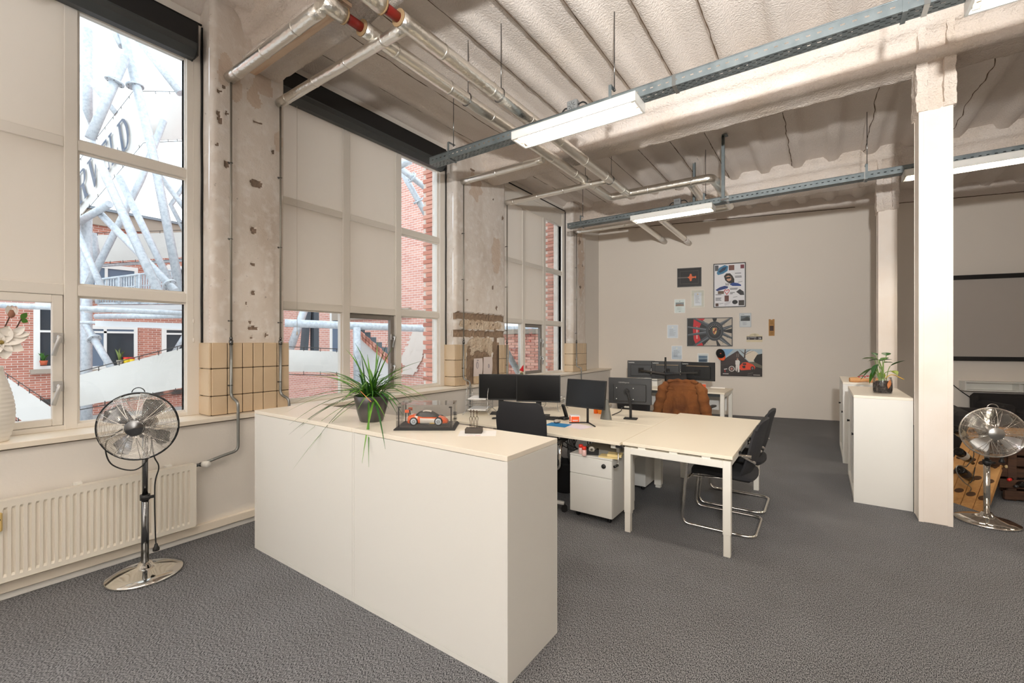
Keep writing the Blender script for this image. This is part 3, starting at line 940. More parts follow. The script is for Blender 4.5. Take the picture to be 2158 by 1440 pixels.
nu, nv = len(ys) - 1, len(zs) - 1
b.sheet(lambda a, c: rp(ys[round(a * nu)], round(c * nv)), nu, nv, 0, False)
b.box(xf - .06, xf - .012, y0, y1, z0, z1, 0, .004)
b.box(xf - .012, xf + .001, y0 - .001, y0 + .006, z0, z1); b.box(xf - .012, xf + .001, y1 - .006, y1 + .001, z0, z1)
b.box(xf - .02, xf + .001, y0, y1, z1 - .006, z1); b.box(xf - .02, xf + .001, y0, y1, z0, z0 + .005)
b.build('ribbed_panel', mat('radiator_enamel', (232, 226, 214), .4), rd)
b = MB(rd.location)
for yy in (.1, .75, 1.25): b.box(XW + .002, xf - .06, yy - .02, yy + .02, z0 + .1, z1 + .012)
b.build('wall_bracket', M_white, rd)
b = MB(rd.location); b.cyl((-4.02, 1.40, .60), (-4.02, 1.455, .60), .012, 10); b.cyl((-4.02, 1.455, .585), (-4.02, 1.455, .615), .016, 10)
b.build('valve_body', M_darkchrome, rd)
b = MB(rd.location); b.lathe([(0, 0), (.024, .002), (.027, .02), (.026, .045), (.02, .055), (0, .057)], (-4.02, 1.462, .60), 16, 0, (1, .5, 0)); b.build('valve_knob', M_white, rd)
# heat-cost meter clipped to the radiator
p = on_x(0, 1100, xf)
hm = thing('heat_meter', 'small beige heat cost meter clipped on the radiator', 'meter', (xf + .003, p.y - .012, p.z))
b = MB(); b.box(0, .02, -.02, .02, -.055, .055, 0, .005); b.build('housing', mat('beige_plastic', (206, 176, 112), .5), hm)
b = MB(); b.box(.0195, .0205, -.014, .012, .012, .020); b.build('display_slot', M_black, hm)

# ---- roller blind cassettes on the window heads, with bead cords
def cassette(y0, y1, label, cord_y=None, ztop=4.20, zbot=3.94, bead_z=()):
    t = thing('blind_cassette', label, 'blind', (XF + .02, y0, zbot))
    b = MB(t.location)
    pr = [(0, .26), (.12, .26), (.125, .20), (.125, .10), (.118, .09), (.118, .045), (.06, .0), (0, .0)]
    b.prism(pr, lambda a, c, q: (XF + .012 + a, q, zbot + c), y0, y1)
    b.build('housing', M_anthracite, t)
    b = MB(t.location); b.box(XF + .012, XF + .1375, y0, y1, zbot + .10, zbot + .262); b.build('top_cover', M_blackmatt, t)
    b = MB(t.location)
    for yy in (y0, y1): b.box(XF + .01, XF + .139, yy - .004, yy + .004, zbot - .002, zbot + .264)
    b.build('end_cap', M_black, t)
    if cord_y is not None:
        b = MB(t.location); xx = XF + .05
        b.tube([(xx, cord_y, zbot + .05), (xx, cord_y, bead_z[-1])], .002, 5)
        for z in bead_z: b.lathe([(0, -.02), (.006, -.018), (.008, 0), (.004, .02), (0, .022)], (xx, cord_y, z), 8)
        b.build('pull_cord', mat('cord_white', (222, 214, 204), .7), t)
cassette(-.8, 1.50, 'black roller blind cassette over the first window', on_x(408, 500, XF + .05).y, bead_z=(on_x(408, 677, XF + .05).z, on_x(408, 718, XF + .05).z))
cassette(2.2, 4.46, 'black roller blind cassette spanning the middle window', on_x(626, 600, XF + .05).y, bead_z=(on_x(626, 703, XF + .05).z,))
# ================================================================== FURNITURE
# ---- the white counter: two cabinets side by side, backs to the viewer
def counter_cabinet(x0, x1, label):
    y0, y1, H = 1.63, 2.092, 1.05
    t = thing('storage_cabinet', label, 'cabinet', ((x0 + x1) / 2, (y0 + y1) / 2, 0), 0, 'white cabinets forming the counter')
    o = t.location
    b = MB(o); b.box(x0, x0 + .018, y0, y1, .0, H - .026, 0, .001); b.build('side_panel', M_white, t)
    b = MB(o); b.box(x1 - .018, x1, y0, y1, .0, H - .026, 0, .001); b.build('side_panel', M_white, t)
    b = MB(o); b.box(x0, x1, y0 - .001, y1, H - .025, H, 0, .0015); b.build('top', M_top, t)
    b = MB(o); b.box(x0 + .0185, x1 - .0185, y0 + .0015, y0 + .012, .026, H - .0275); b.build('back_panel', M_white, t)
    b = MB(o); b.box(x0 + .0185, x1 - .0185, y0 + .0005, y0 + .016, .0, .0245); b.build('plinth', M_white, t)
    xm = (x0 + x1) / 2
    for a, c in ((x0 + .02, xm - .002), (xm + .002, x1 - .02)):
        b = MB(o); b.box(a, c, y1 - .02, y1 - .002, .03, H - .03); b.build('door', M_white, t)
xs_ = on_y(742, 1100, 1.63).x
counter_cabinet(-3.535, xs_ - .0008, 'white counter cabinet by the radiator, under the drooping potted plant')
counter_cabinet(xs_ + .0008, -1.166, 'white counter cabinet carrying the model car case, with a bare end panel')

# ---- end table
def square_leg(b, x, y, ztop, w=.055, foot=.16):
    b.box(x - w / 2, x + w / 2, y - w / 2, y + w / 2, foot, ztop, 0, .003)
    b.box(x - w / 2 + .004, x + w / 2 - .004, y - w / 2 + .004, y + w / 2 - .004, 0, foot, 0, .002)
X0, X1, Y0, Y1 = -1.352, -.535, 3.525, 5.355
t = thing('desk', 'cream end table set across the desks, with two black visitor chairs', 'table', ((X0 + X1) / 2, (Y0 + Y1) / 2, 0))
o = t.location
b = MB(o); b.box(X0 + .002, X1 + .012, Y0 - .002, Y1, .715, .74, 0, .002); b.build('tabletop', M_desk, t)
for x in (X0 + .0425, X1 - .0275):
    for y in (Y0 + .0295, Y1 - .03):
        b = MB(o); square_leg(b, x, y, .70); b.build('leg', M_whitemetal, t)
for y in (Y0 + .0295, Y1 - .03):
    b = MB(o); b.box(X0 + .07, X1 - .055, y - .027, y + .027, .645, .70, 0, .003); b.build('cross_rail', M_whitemetal, t)
for x in (X0 + .045, X1 - .03):
    b = MB(o); b.box(x - .024, x + .024, Y0 + .06, Y1 - .06, .65, .70, 0, .003); b.build('long_rail', M_whitemetal, t)
b = MB(o)
for y in (Y0 + .03, Y1 - .03):
    for x in (X0 + .16, (X0 + X1) / 2, X1 - .17): b.box(x - .03, x + .03, y - .022, y + .022, .70, .715)
b.build('spacer', M_whitemetal, t)

# ---- bench of two desks, back to back
X0, X1, Y0, Y1 = -3.42, -1.356, 3.485, 5.25
YM = (Y0 + Y1) / 2
t = thing('bench_desk', 'cream double workstation desk with the row of black monitors', 'desk', ((X0 + X1) / 2, YM, 0))
o = t.location
for ya, yb in ((Y0, YM - .004), (YM + .004, Y1)):
    b = MB(o); b.box(X0, X1, ya, yb, .715, .74, 0, .002); b.build('desktop', M_desk, t)
for x in (-1.44, -2.96):
    for y in (3.93, 4.82):
        b = MB(o); square_leg(b, x, y, .66, .06, .54); b.box(x - .036, x + .036, y - .036, y + .036, .03, .545, 0, .003); b.build('leg', M_whitemetal, t)
    b = MB(o); b.box(x - .02, x + .02, 3.96, 4.79, .48, .54, 0, .003); b.build('end_rail', M_whitemetal, t)
    b = MB(o); b.box(x - .03, x + .03, Y0 + .08, Y1 - .08, .665, .7148, 0, .003); b.build('support_arm', M_whitemetal, t)
for y in (3.93, 4.82):
    b = MB(o); b.box(-2.93, -1.47, y - .02, y + .02, .62, .664, 0, .003); b.build('long_rail', M_whitemetal, t)
b = MB(o); b.box(-2.9, -1.5, YM - .14, YM + .14, .56, .565); b.box(-2.9, -1.5, YM - .14, YM - .135, .56, .62); b.box(-2.9, -1.5, YM + .135, YM + .14, .56, .62); b.build('cable_trough', M_whitemetal, t)
pc = on_y(1306, 938, Y0 + .02)
b = MB(o); b.box(pc.x - .03, pc.x + .03, Y0 + .004, Y0 + .03, .695, .7145); b.build('height_scale', M_black, t)
b = MB(o); xk = pc.x - .012
b.box(xk - .013, xk + .013, Y0 + .005, Y0 + .03, .655, .695, 0, .003); b.tube(rounded([(xk, Y0 + .018, .655), (xk, Y0 + .018, .56), (xk - .01, Y0 - .01, .545)], .01), .005, 6)
b.build('crank', M_steel, t)
b = MB(o); b.cyl((xk - .016, Y0 - .03, .542), (xk - .002, Y0 + .012, .548), .011, 10); b.build('crank_knob', M_black, t)

# ---- mobile drawer pedestals
def pedestal(x, y, rz, label):
    t = thing('drawer_pedestal', label, 'drawer unit', (x, y, 0), rz, 'white drawer pedestals under the desks')
    W, D = .40, .56
    b = MB(); b.box(-W / 2, W / 2, 0.02, D, .055, .555, 0, .002); b.build('carcase', M_white, t)
    b = MB(); b.box(-W / 2 - .002, W / 2 + .002, 0.0, D, .5555, .57, 0, .003); b.build('top', M_white, t)
    for z0, z1 in ((.40, .5535), (.058, .3965)):
        b = MB(); b.box(-W / 2 + .001, W / 2 - .001, 0, .0195, z0, z1, 0, .002); d = b.build('drawer', M_white, t)
        if z0 > .3:
            k = MB(); k.lathe([(0, 0), (.020, .0), (.020, .008), (.013, .013), (0, .014)], (.125, 0, .50), 16, 0, (0, -1, 0)); k.box(.112, .128, -.026, -.008, .494, .506, 0, .003); k.build('lock', M_black, d)
    for sx in (-.15, .15):
        for yy in (.07, D - .07):
            c = MB(); c.cyl((sx - .012, yy, .022), (sx + .012, yy, .022), .021, 14); c.box(sx - .008, sx + .008, yy - .012, yy + .012, .022, .055); c.build('castor', M_black, t)
    return t
pedestal(-1.655, 3.56, 0, 'white drawer pedestal under the front desk, with tape dispenser on top')
pedestal(-1.70, 5.13, PI, 'white drawer pedestal under the far desk row, seen from behind')

# ---- swivel chairs
def shell(mb, f, g, nu, nv, mi=0):
    """closed cushion between surface f (front) and g (back)"""
    mb.sheet(f, nu, nv, mi); mb.sheet(g, nu, nv, mi)
    for k in (0, 1):
        mb.sheet(lambda a, b: Vector(f(a, k)).lerp(Vector(g(a, k)), b), nu, 2, mi)
        mb.sheet(lambda a, b: Vector(f(k, a)).lerp(Vector(g(k, a)), b), nv, 2, mi)
def swivel_chair(loc, rz, label, arms=True):
    t = thing('office_chair', label, 'chair', loc, rz)
    def back(a, b, off):
        u = a * 2 - 1
        h = b
        half = .215 + .03 * math.sin(min(1, h * 1.3) * PI * .6) - .035 * max(0, h - .75) / .25
        x = half * (abs(u) ** .9) * (1 if u > 0 else -1)
        crn = .03 * max(0, abs(u) - .8) / .2
        z = .52 + h * .52 - (crn * (1 if h > .5 else -.6) if (h > .85 or h < .1) else 0)
        y = -.205 - .10 * h - .03 * math.sin(h * PI) + .05 * u * u
        edge = 1 - max(abs(u) ** 8, abs(2 * h - 1) ** 10)
        return (x, y + off * (.35 + .65 * edge), z)
    b = MB(); shell(b, lambda a, c: back(a, c, .028), lambda a, c: back(a, c, -.022), 14, 16); b.build('backrest', M_fabric, t)
    def seat(a, b, off):
        u, v = a * 2 - 1, b * 2 - 1
        k = 1 - .10 * (abs(u) * abs(v)) ** 2
        edge = 1 - max(abs(u) ** 6, abs(v) ** 6)
        return (u * .245 * k, .04 + v * .24 * k, .455 + off * (.3 + .7 * edge) - .02 * max(0, v) ** 3)
    b = MB(); shell(b, lambda a, c: seat(a, c, .045), lambda a, c: seat(a, c, -.03), 12, 12); b.build('seat', M_fabric, t)
    b = MB(); b.bar((0, -.02, .40), (0, -.24, .42), .06, .02); b.bar((0, -.235, .41), (0, -.27, .72), .06, .02, up=(0, 1, 0)); b.box(-.09, .09, -.08, .12, .385, .43, 0, .008); b.build('mechanism', M_blackmatt, t)
    b = MB(); b.cyl((0, 0, .10), (0, 0, .25), .026, 14); b.cyl((0, 0, .25), (0, 0, .40), .014, 12); b.build('gas_lift', M_black, t)
    if arms:
        for s in (-1, 1):
            b = MB(); b.tube(rounded([(s * .12, .0, .41), (s * .27, .0, .41), (s * .29, -.02, .66)], .04), .014, 8); b.build('arm_post', M_chrome, t)
            b = MB(); b.box(s * .29 - .035, s * .29 + .035, -.14, .13, .66, .688, 0, .012); b.build('armrest', M_black, t)
    sp = MB()
    for k in range(5):
        a = 2 * PI * k / 5 + .3
        d = Vector((math.cos(a), math.sin(a), 0))
        sp = MB(); sp.bar(Vector((0, 0, .115)) + d * .02, Vector((0, 0, .075)) + d * .30, .04, .028, 0, (0, 0, 1), .006); sp.build('star_arm', mat('white_grey_nylon', (212, 212, 208), .4), t)
        c = MB(); p = d * .30; q = Vector((-d.y, d.x, 0))
        c.cyl(p + q * -.026 + Vector((0, 0, .028)), p + q * -.006 + Vector((0, 0, .028)), .028, 14); c.cyl(p + q * .006 + Vector((0, 0, .028)), p + q * .026 + Vector((0, 0, .028)), .028, 14); c.cyl(p + Vector((0, 0, .03)), p + Vector((0, 0, .075)), .008, 8); c.build('castor', M_black, t)
    return t
swivel_chair((-2.22, 3.50, 0), .14, 'black fabric office chair tucked behind the counter, seen from the back', True)
jc = swivel_chair((-1.53, 6.62, 0), -.12, 'black office chair carrying the brown suede jacket', True)
swivel_chair((-2.12, 6.05, 0), PI + .5, 'black office chair behind the back-turned monitor', False)

# ---- cantilever visitor chairs
def visitor_chair(loc, label):
    t = thing('visitor_chair', label, 'chair', loc, 0, 'cantilever visitor chairs at the end table')
    W = .255
    path = [(.20, -W, .655), (-.20, -W, .665), (-.285, -W, .60), (-.335, -W, .0125), (.225, -W, .0125), (.225, W, .0125), (-.335, W, .0125), (-.285, W, .60), (-.20, W, .665), (.20, W, .655)]
    b = MB(); b.tube(rounded(path, .075, 6), .0125, 10); b.build('sled_frame', M_chrome, t)
    b = MB(); b.cyl((-.29, -W, .40), (-.29, W, .40), .010, 8); b.cyl((.05, -.20, .425), (.05, .20, .425), .010, 8); b.cyl((-.29, -.15, .40), (.1, -.15, .43), .009, 8); b.cyl((-.29, .15, .40), (.1, .15, .43), .009, 8); b.build('seat_support', M_chrome, t)
    def seat(a, b, off):
        u, v = a * 2 - 1, b * 2 - 1
        k = 1 - .10 * (abs(u) * abs(v)) ** 2
        edge = 1 - max(abs(u) ** 6, abs(v) ** 6)
        return (-.035 + u * .255 * k, v * .232 * k, .47 + off * (.25 + .75 * edge) - .035 * max(0, -u) ** 4 - .015 * u)
    b = MB(); shell(b, lambda a, c: seat(a, c, .04), lambda a, c: seat(a, c, -.045), 14, 12); b.build('seat', M_fabric, t)
    def back(a, b, off):
        u, h = a * 2 - 1, b
        half = .205 + .03 * math.sin(min(1.0, h * 1.15) * PI) - .02 * max(0, h - .8) / .2
        z = .46 + h * .475 - .03 * (abs(u) ** 4) * (1 if h > .85 else 0)
        x = .155 + .16 * h ** 1.5 + .035 * math.sin(h * PI * 1.5) * .6 - .045 * u * u
        edge = 1 - max(abs(u) ** 8, abs(2 * h - 1) ** 10)
        return (x + off * (.3 + .7 * edge), half * u, z)
    b = MB(); shell(b, lambda a, c: back(a, c, .022), lambda a, c: back(a, c, -.028), 14, 18); b.build('backrest', M_fabric, t)
    for s in (-1, 1):
        b = MB(); b.box(-.17, .13, s * W - .022, s * W + .022, .668, .688, 0, .009); b.build('armrest', M_black, t)
        b = MB(); b.bar((.13, s * W, .655), (.225, s * .225, .60), .018, .03, 0, (0, 1, 0), .004); b.build('back_bracket', M_chrome, t)
    return t
visitor_chair((-.652, 4.22, 0), 'black cantilever visitor chair with chrome sled, nearer the camera')
v2 = visitor_chair((-.648, 4.84, 0), 'black cantilever visitor chair at the far half of the end table')

# ---- desk by the back wall
X0, X1, Y0, Y1 = -3.05, -1.28, 7.84, 8.70
t = thing('desk', 'cream desk near the picture wall, under three monitor backs', 'desk', ((X0 + X1) / 2, (Y0 + Y1) / 2, 0))
o = t.location
b = MB(o); b.box(X0, X1, Y0, Y1, .715, .74, 0, .002); b.build('tabletop', M_desk, t)
for x in (X0 + .04, X1 - .04):
    for y in (Y0 + .04, Y1 - .04):
        b = MB(o); square_leg(b, x, y, .7145, .06); b.build('leg', M_whitemetal, t)
    b = MB(o); b.box(x - .025, x + .025, Y0 + .07, Y1 - .07, .66, .7145, 0, .003); b.build('end_rail', M_whitemetal, t)
b = MB(o); b.box(X0 + .07, X1 - .07, Y0 + .08, Y0 + .11, .66, .7145); b.box(X0 + .07, X1 - .07, Y1 - .11, Y1 - .08, .66, .7145); b.build('long_rail', M_anthracite, t)
b = MB(o); b.box(X0 + .08, X1 - .08, Y1 - .16, Y1 - .145, .36, .655); b.build('modesty_panel', M_white, t)

# ---- low cabinets with sliding doors beside the columns
def side_cabinet(x0, x1, y0, y1, label):
    H = 1.05
    t = thing('storage_cabinet', label, 'cabinet', ((x0 + x1) / 2, (y0 + y1) / 2, 0), 0, 'low white cabinets beside the columns')
    o = t.location
    for ya in (y0, y1 - .018):
        b = MB(o); b.box(x0, x1, ya, ya + .018, 0, H - .026, 0, .001); b.build('side_panel', M_white, t)
    b = MB(o); b.box(x0 - .001, x1, y0 - .001, y1 + .001, H - .0255, H, 0, .002); b.build('top', M_top, t)
    b = MB(o); b.box(x1 - .012, x1 - .002, y0 + .0185, y1 - .0185, .0, H - .0265); b.build('back_panel', M_white, t)
    b = MB(o); b.box(x0 + .002, x0 + .03, y0 + .0185, y1 - .0185, .0, .05); b.build('plinth', M_white, t)
    ym = (y0 + y1) / 2
    for k, (ya, yb) in enumerate(((y0 + .0185, ym), (ym, y1 - .0185))):
        b = MB(o); xd = x0 + .022
        b.box(xd, xd + .012, ya + .06, yb - .004 if k else yb - .06, .055, H - .03)
        b.box(xd - .012, xd + .014, ya, ya + .06, .055, H - .03, 0, .003)
        d = b.build('door', mat('pale_grey_door', (226, 226, 222), .35), t)
        kn = MB(o); yk = (ya + .03) if k == 0 else (yb - .10)
        kn.cyl((xd - .012, yk, .66), (xd - .034, yk, .66), .011, 10); kn.cyl((xd - .03, yk, .66), (xd - .036, yk, .66), .014, 10); kn.build('lock_knob', M_black, d)
    return t
side_cabinet(.262, .698, 5.465, 6.56, 'low white cabinet touching the front column, holding the plant in a jar')
side_cabinet(.232, .69, 7.14, 8.36, 'low white cabinet farther back, in front of the rear column')
# ================================================================== FANS
def fan(loc, rz, head_z, R_, label, rim_mat, dark, cord=None, tilt=0.0):
    """local: blows along +x"""
    t = thing('pedestal_fan', label, 'fan', loc, rz, 'chrome pedestal fans')
    mt = M_darkchrome if dark else M_chrome
    b = MB(); b.lathe([(0, .0), (.205, 0), (.212, .008), (.205, .018), (.15, .034), (.085, .05), (.045, .064), (.034, .085), (0, .086)], (0, 0, 0), 40); b.build('base', M_chrome, t)
    b = MB(); b.cyl((0, 0, .07), (0, 0, .52), .0215, 16); b.build('lower_pole', mt, t)
    b = MB(); b.cyl((0, 0, .52), (0, 0, head_z - .06), .0165, 14); b.build('upper_pole', mt, t)
    b = MB(); b.cyl((0, 0, .505), (0, 0, .54), .028, 16); b.cyl((0.02, .0, .522), (.0, .05, .522), .010, 10); b.build('height_collar', M_black, t)
    ct, st = math.cos(tilt), math.sin(tilt)
    A = Vector((ct, 0, st)); U = Vector((-st, 0, ct)); S = Vector((0, 1, 0))
    hub = Vector((.11, 0, head_z))
    H = lambda x, y, z: hub + A * x + S * y + U * z
    b = MB(); b.lathe([(0, -.20), (.03, -.198), (.055, -.18), (.062, -.14), (.062, -.09), (.05, -.07), (0, -.068)], hub, 24, 0, A); b.box(-.03, .02, -.03, .03, head_z - .09, head_z - .045, 0, .008); b.build('motor', M_chrome if not dark else M_darkchrome, t)
    # blades
    for k in range(4):
        a0 = PI / 4 + k * PI / 2 + .2
        e = lambda a: (S * math.cos(a) + U * math.sin(a))
        def bl(u, v, off):
            r = .03 + u * (R_ - .045)
            wd = .66 * math.sin(min(1.0, .25 + u * .85) * PI * .62) * (1 if u < .86 else math.sqrt(max(0, 1 - ((u - .86) / .14) ** 2)) * .98 + .02)
            an = a0 + (v - .5) * wd * (1.1 if True else 1)
            return hub + e(an) * r + A * ((v - .5) * .055 - .012 + off)
        b = MB(); b.sheet(lambda u, v: bl(u, v, 0), 10, 6); b.sheet(lambda u, v: bl(u, v, .0015), 10, 6)
        b.build('blade', M_darkchrome if dark else M_steel, t)
    # wire guards
    for nm, s in (('front_guard', 1), ('rear_guard', -1)):
        b = MB()
        def gp(r):
            q = r / R_
            return s * (.062 * (1 - q ** 2.6) + .004)
        nr = 24
        for k in range(nr):
            r = .052 + (R_ - .056) * k / (nr - 1)
            b.tube([H(gp(r), r * math.cos(a), r * math.sin(a)) for a in [2 * PI * i / 40 for i in range(40)]], .0011, 3, closed=True, smooth=True)
        for k in range(9):
            a = 2 * PI * k / 9; w_ = .11
            pts = []
            for rr in [.05 + (R_ - .05) * i / 8 for i in range(9)]:
                an = a - w_ * (rr / R_); pts.append(H(gp(rr) + s * .002, rr * math.cos(an), rr * math.sin(an)))
            pts2 = []
            for rr in [.05 + (R_ - .05) * i / 8 for i in range(9)]:
                an = a + w_ * (rr / R_); pts2.append(H(gp(rr) + s * .002, rr * math.cos(an), rr * math.sin(an)))
            b.tube(pts + pts2[::-1], .0019, 4)
        b.build(nm, M_chrome, t)
    b = MB(); b.tube([H(0, (R_ + .002) * math.cos(a), (R_ + .002) * math.sin(a)) for a in [2 * PI * i / 56 for i in range(56)]], .0062, 8, closed=True)
    b.tube(arc(H(0, 0, R_ + .002), .035, PI * .05, PI * .95, 8, S, U), .003, 5)
    b.build('rim', rim_mat, t)
    b = MB(); b.lathe([(0, .003), (.047, 0), (.052, -.004), (.052, -.012), (0, -.012)], H(.072, 0, 0), 28, 0, A); b.build('hub_cap', M_darkchrome if dark else M_steel, t)
    b = MB(); b.cyl((.02, 0, head_z - .075), (.055, .0, head_z - .075), .012, 8); b.cyl((-.02, .035, head_z - .10), (-.02, .06, head_z - .10), .012, 8); b.build('tilt_knob', M_black, t)
    if cord:
        for pts in cord:
            b = MB(); b.tube(spline(pts, 8), .0042, 6); b.build('power_cord', M_black, t)
        p = Vector(cord[-1][-1])
        b = MB(); b.lathe([(0, .02), (.008, .018), (.012, 0), (.019, -.012), (.019, -.028), (0, -.03)], p, 14); b.cyl(p + Vector((.008, 0, -.02)), p + Vector((.036, 0, -.02)), .0022, 6); b.cyl(p + Vector((-.008, 0.01, -.02)), p + Vector((.03, .012, -.02)), .0022, 6); b.build('plug', M_black, t)
    return t
M_rimdark = mat('fan_rim_dark', (34, 36, 38), .25, .4)
fan((-3.74, 1.02, 0), math.radians(-33), 1.02, .215, 'chrome pedestal fan with a black rim standing by the radiator', M_rimdark, True,
    [[(-.03, .03, .90), (.02, .02, .78), (.04, -.05, .72), (.06, -.16, .78), (.07, -.18, .92), (.06, -.10, 1.0)], [(-.01, .03, .93), (.02, .055, .80), (.015, .08, .72), (.02, .06, .6), (.02, .062, .3), (.03, .07, .19)]], 0)
fan((1.185, 5.53, 0), math.radians(-84), .80, .205, 'all-chrome pedestal fan standing by the wine racks behind the column', M_chrome, False,
    [[(-.02, .05, .74), (.03, .08, .66), (.02, .10, .60), (.02, .085, .56)]], 0)

# ================================================================== THINGS ON THE COUNTER
CT = 1.0502
# ---- drooping potted plant
pt = thing('potted_plant', 'long-leaved green plant drooping over the counter from a dark metallic pot', 'plant', (-2.43, 1.855, CT))
PO = Vector(pt.location)
b = MB(); b.lathe([(0, .0), (.068, 0), (.075, .006), (.088, .05), (.103, .11), (.112, .165), (.109, .170), (.104, .166), (.098, .12), (0, .12)], (0, 0, 0), 36)
b.build('pot', mat('dark_metallic_glaze', (98, 96, 96), .3, .7), pt)
b = MB(); b.lathe([(0, .152), (.06, .15), (.1055, .142)], (0, 0, 0), 20); b.build('soil', mat('soil', (58, 44, 34), .95, bump=[(80, .8, .01)]), pt)
M_leaf = [mat('leaf_green', (92, 146, 46), .4, var=[(9, (118, 172, 58), .4, .7)]), mat('leaf_dark', (66, 118, 48), .4, var=[(9, (90, 142, 52), .4, .7)]), mat('leaf_deep', (48, 98, 44), .42)]
def blade_leaf(par, base, tip, lift, wd, m, off=(0, 0, 0)):
    base, tip = Vector(base), Vector(tip)
    ctrl = base.lerp(tip, .38) + Vector((0, 0, lift))
    n = 12
    cen = [base * (1 - t) ** 2 + ctrl * 2 * t * (1 - t) + tip * t * t for t in [k / n for k in range(n + 1)]]
    L = (tip - base); hz = Vector((L.x, L.y, 0))
    if hz.length < 1e-4: hz = Vector((1, 0, 0))
    sd = Vector((-hz.y, hz.x, 0)).normalized()
    vs, fs = [], []
    for k, c in enumerate(cen):
        t = k / n
        w_ = wd * (.55 + .9 * t if t < .35 else (1 - ((t - .35) / .65) ** 2.0) * .86 + .0) * 1.0
        w_ = max(w_, .0006)
        T = (cen[min(n, k + 1)] - cen[max(0, k - 1)]).normalized()
        up = sd.cross(T).normalized()
        if up.z < 0: up = -up
        vs += [c + sd * w_ + up * w_ * .35, c - up * w_ * .1, c - sd * w_ + up * w_ * .35]
    for k in range(n):
        a = 3 * k
        fs += [(a, a + 1, a + 4, a + 3), (a + 1, a + 2, a + 5, a + 4)]
    mb = MB(off); mb.add(vs, fs, 0, True)
    return mb.build('leaf', m, par, recalc=False)
tips = [(728, 736, 1.95, .10), (747, 722, 1.9, .1), (745, 745, 1.85, .05), (774, 747, 1.9, .08), (796, 717, 2.0, .08), (820, 714, 1.9, .05), (827, 733, 1.85, .06), (800, 745, 2.0, .05), (760, 740, 1.8, .05),
        (912, 757, 1.9, .10), (856, 775, 1.95, .10), (922, 808, 1.88, .16), (900, 842, 1.8, .17), (868, 846, 1.78, .14), (846, 855, 1.75, .12), (880, 812, 2.0, .12), (862, 772, 2.05, .12), (836, 872, 1.72, .14), (858, 790, 1.9, .1), (852, 880, 1.75, .14),
        (604, 832, 1.84, .12), (650, 784, 1.95, .10), (662, 796, 2.0, .1), (702, 790, 2.0, .08), (640, 795, 1.85, .12), (668, 784, 2.05, .12), (680, 783, 1.75, .10),
        (603, 869, 1.70, .14), (609, 896, 1.60, .15), (608, 917, 1.58, .15), (617, 990, 1.52, .15), (631, 902, 1.60, .13), (652, 949, 1.54, .13), (632, 926, 1.57, .13), (668, 872, 1.68, .1), (622, 905, 1.6, .13), (640, 845, 1.72, .12), (655, 838, 1.8, .1), (618, 850, 1.75, .12),
        (763, 977, 1.545, .12), (777, 985, 1.55, .13), (812, 947, 1.55, .12), (812, 880, 1.66, .08), (740, 830, 1.75, .06), (826, 855, 1.95, .1), (720, 838, 1.72, .08), (700, 862, 1.7, .1), (790, 800, 1.75, .06)]
for i, (u, v, y, lf) in enumerate(tips):
    p = on_y(u, v, y) - PO
    a = R.random() * 6.28; r = R.random() * .05
    blade_leaf(pt, (r * math.cos(a), r * math.sin(a), .15), p, lf + R.uniform(-.01, .02), R.uniform(.0064, .0090), M_leaf[i % 3])
for i in range(64):
    a = R.random() * 6.28; L = R.uniform(.14, .40)
    tip = Vector((math.cos(a) * L, math.sin(a) * L * .8, .17 + R.uniform(-.06, .17)))
    a2 = R.random() * 6.28; r = R.random() * .06
    blade_leaf(pt, (r * math.cos(a2), r * math.sin(a2), .15), tip, R.uniform(.06, .14), R.uniform(.0056, .0080), M_leaf[(i + 1) % 3])
b = MB(); p0 = on_y(760, 825, 1.73) - PO; p1 = on_y(782, 847, 1.70) - PO
b.tube([p0, p1], .003, 4); b.build('dry_leaf', mat('dry_leaf', (214, 138, 82), .7), pt)

# ---- model car in an acrylic case
ca = math.atan2(1.929 - 1.724, -1.754 + 2.046)
cc = Vector((-1.97, 1.915, CT))
cs = thing('display_case', 'clear acrylic display case on a black base, standing on the counter', 'display case', cc, ca)
LX, LY = .18, .112
b = MB(); b.prism([(-LX, 0), (LX, 0), (LX, .006), (LX - .012, .016), (-LX + .012, .016), (-LX, .006)], lambda a, c, q: (a, q, c), -LY, LY); b.build('base', M_black, cs)
b = MB(); h0, h1 = .016, .148; x, y = LX - .013, LY - .012; w_ = .0015
b.box(-x, x, -y, -y + w_, h0, h1); b.box(-x, x, y - w_, y, h0, h1); b.box(-x, -x + w_, -y, y, h0, h1); b.box(x - w_, x, -y, y, h0, h1); b.box(-x, x, -y, y, h1, h1 + w_)
b.build('cover', M_acryl, cs)
for sx in (-1, 1):
    for sy in (-1, 1):
        b = MB(); px_, py_ = sx * (x - .012), sy * (y - .012)
        b.cyl((px_, py_, h0), (px_, py_, h1 - .012), .0035, 8); b.box(px_ - .010 - .004 * sx, px_ + .010 - .004 * sx, py_ - .008, py_ + .008, h1 - .018, h1 - .011, 0, .003); b.build('corner_post', M_black, cs)
car = thing('model_car', 'orange and white model racing car inside the acrylic case', 'model car', cc + Vector((0, 0, .0162)), ca)
M_cor = mat('car_orange', (238, 98, 36), .25, coat=.5); M_cwh = mat('car_white', (240, 234, 226), .3, coat=.5); M_cbk = mat('car_black', (24, 24, 26), .25)
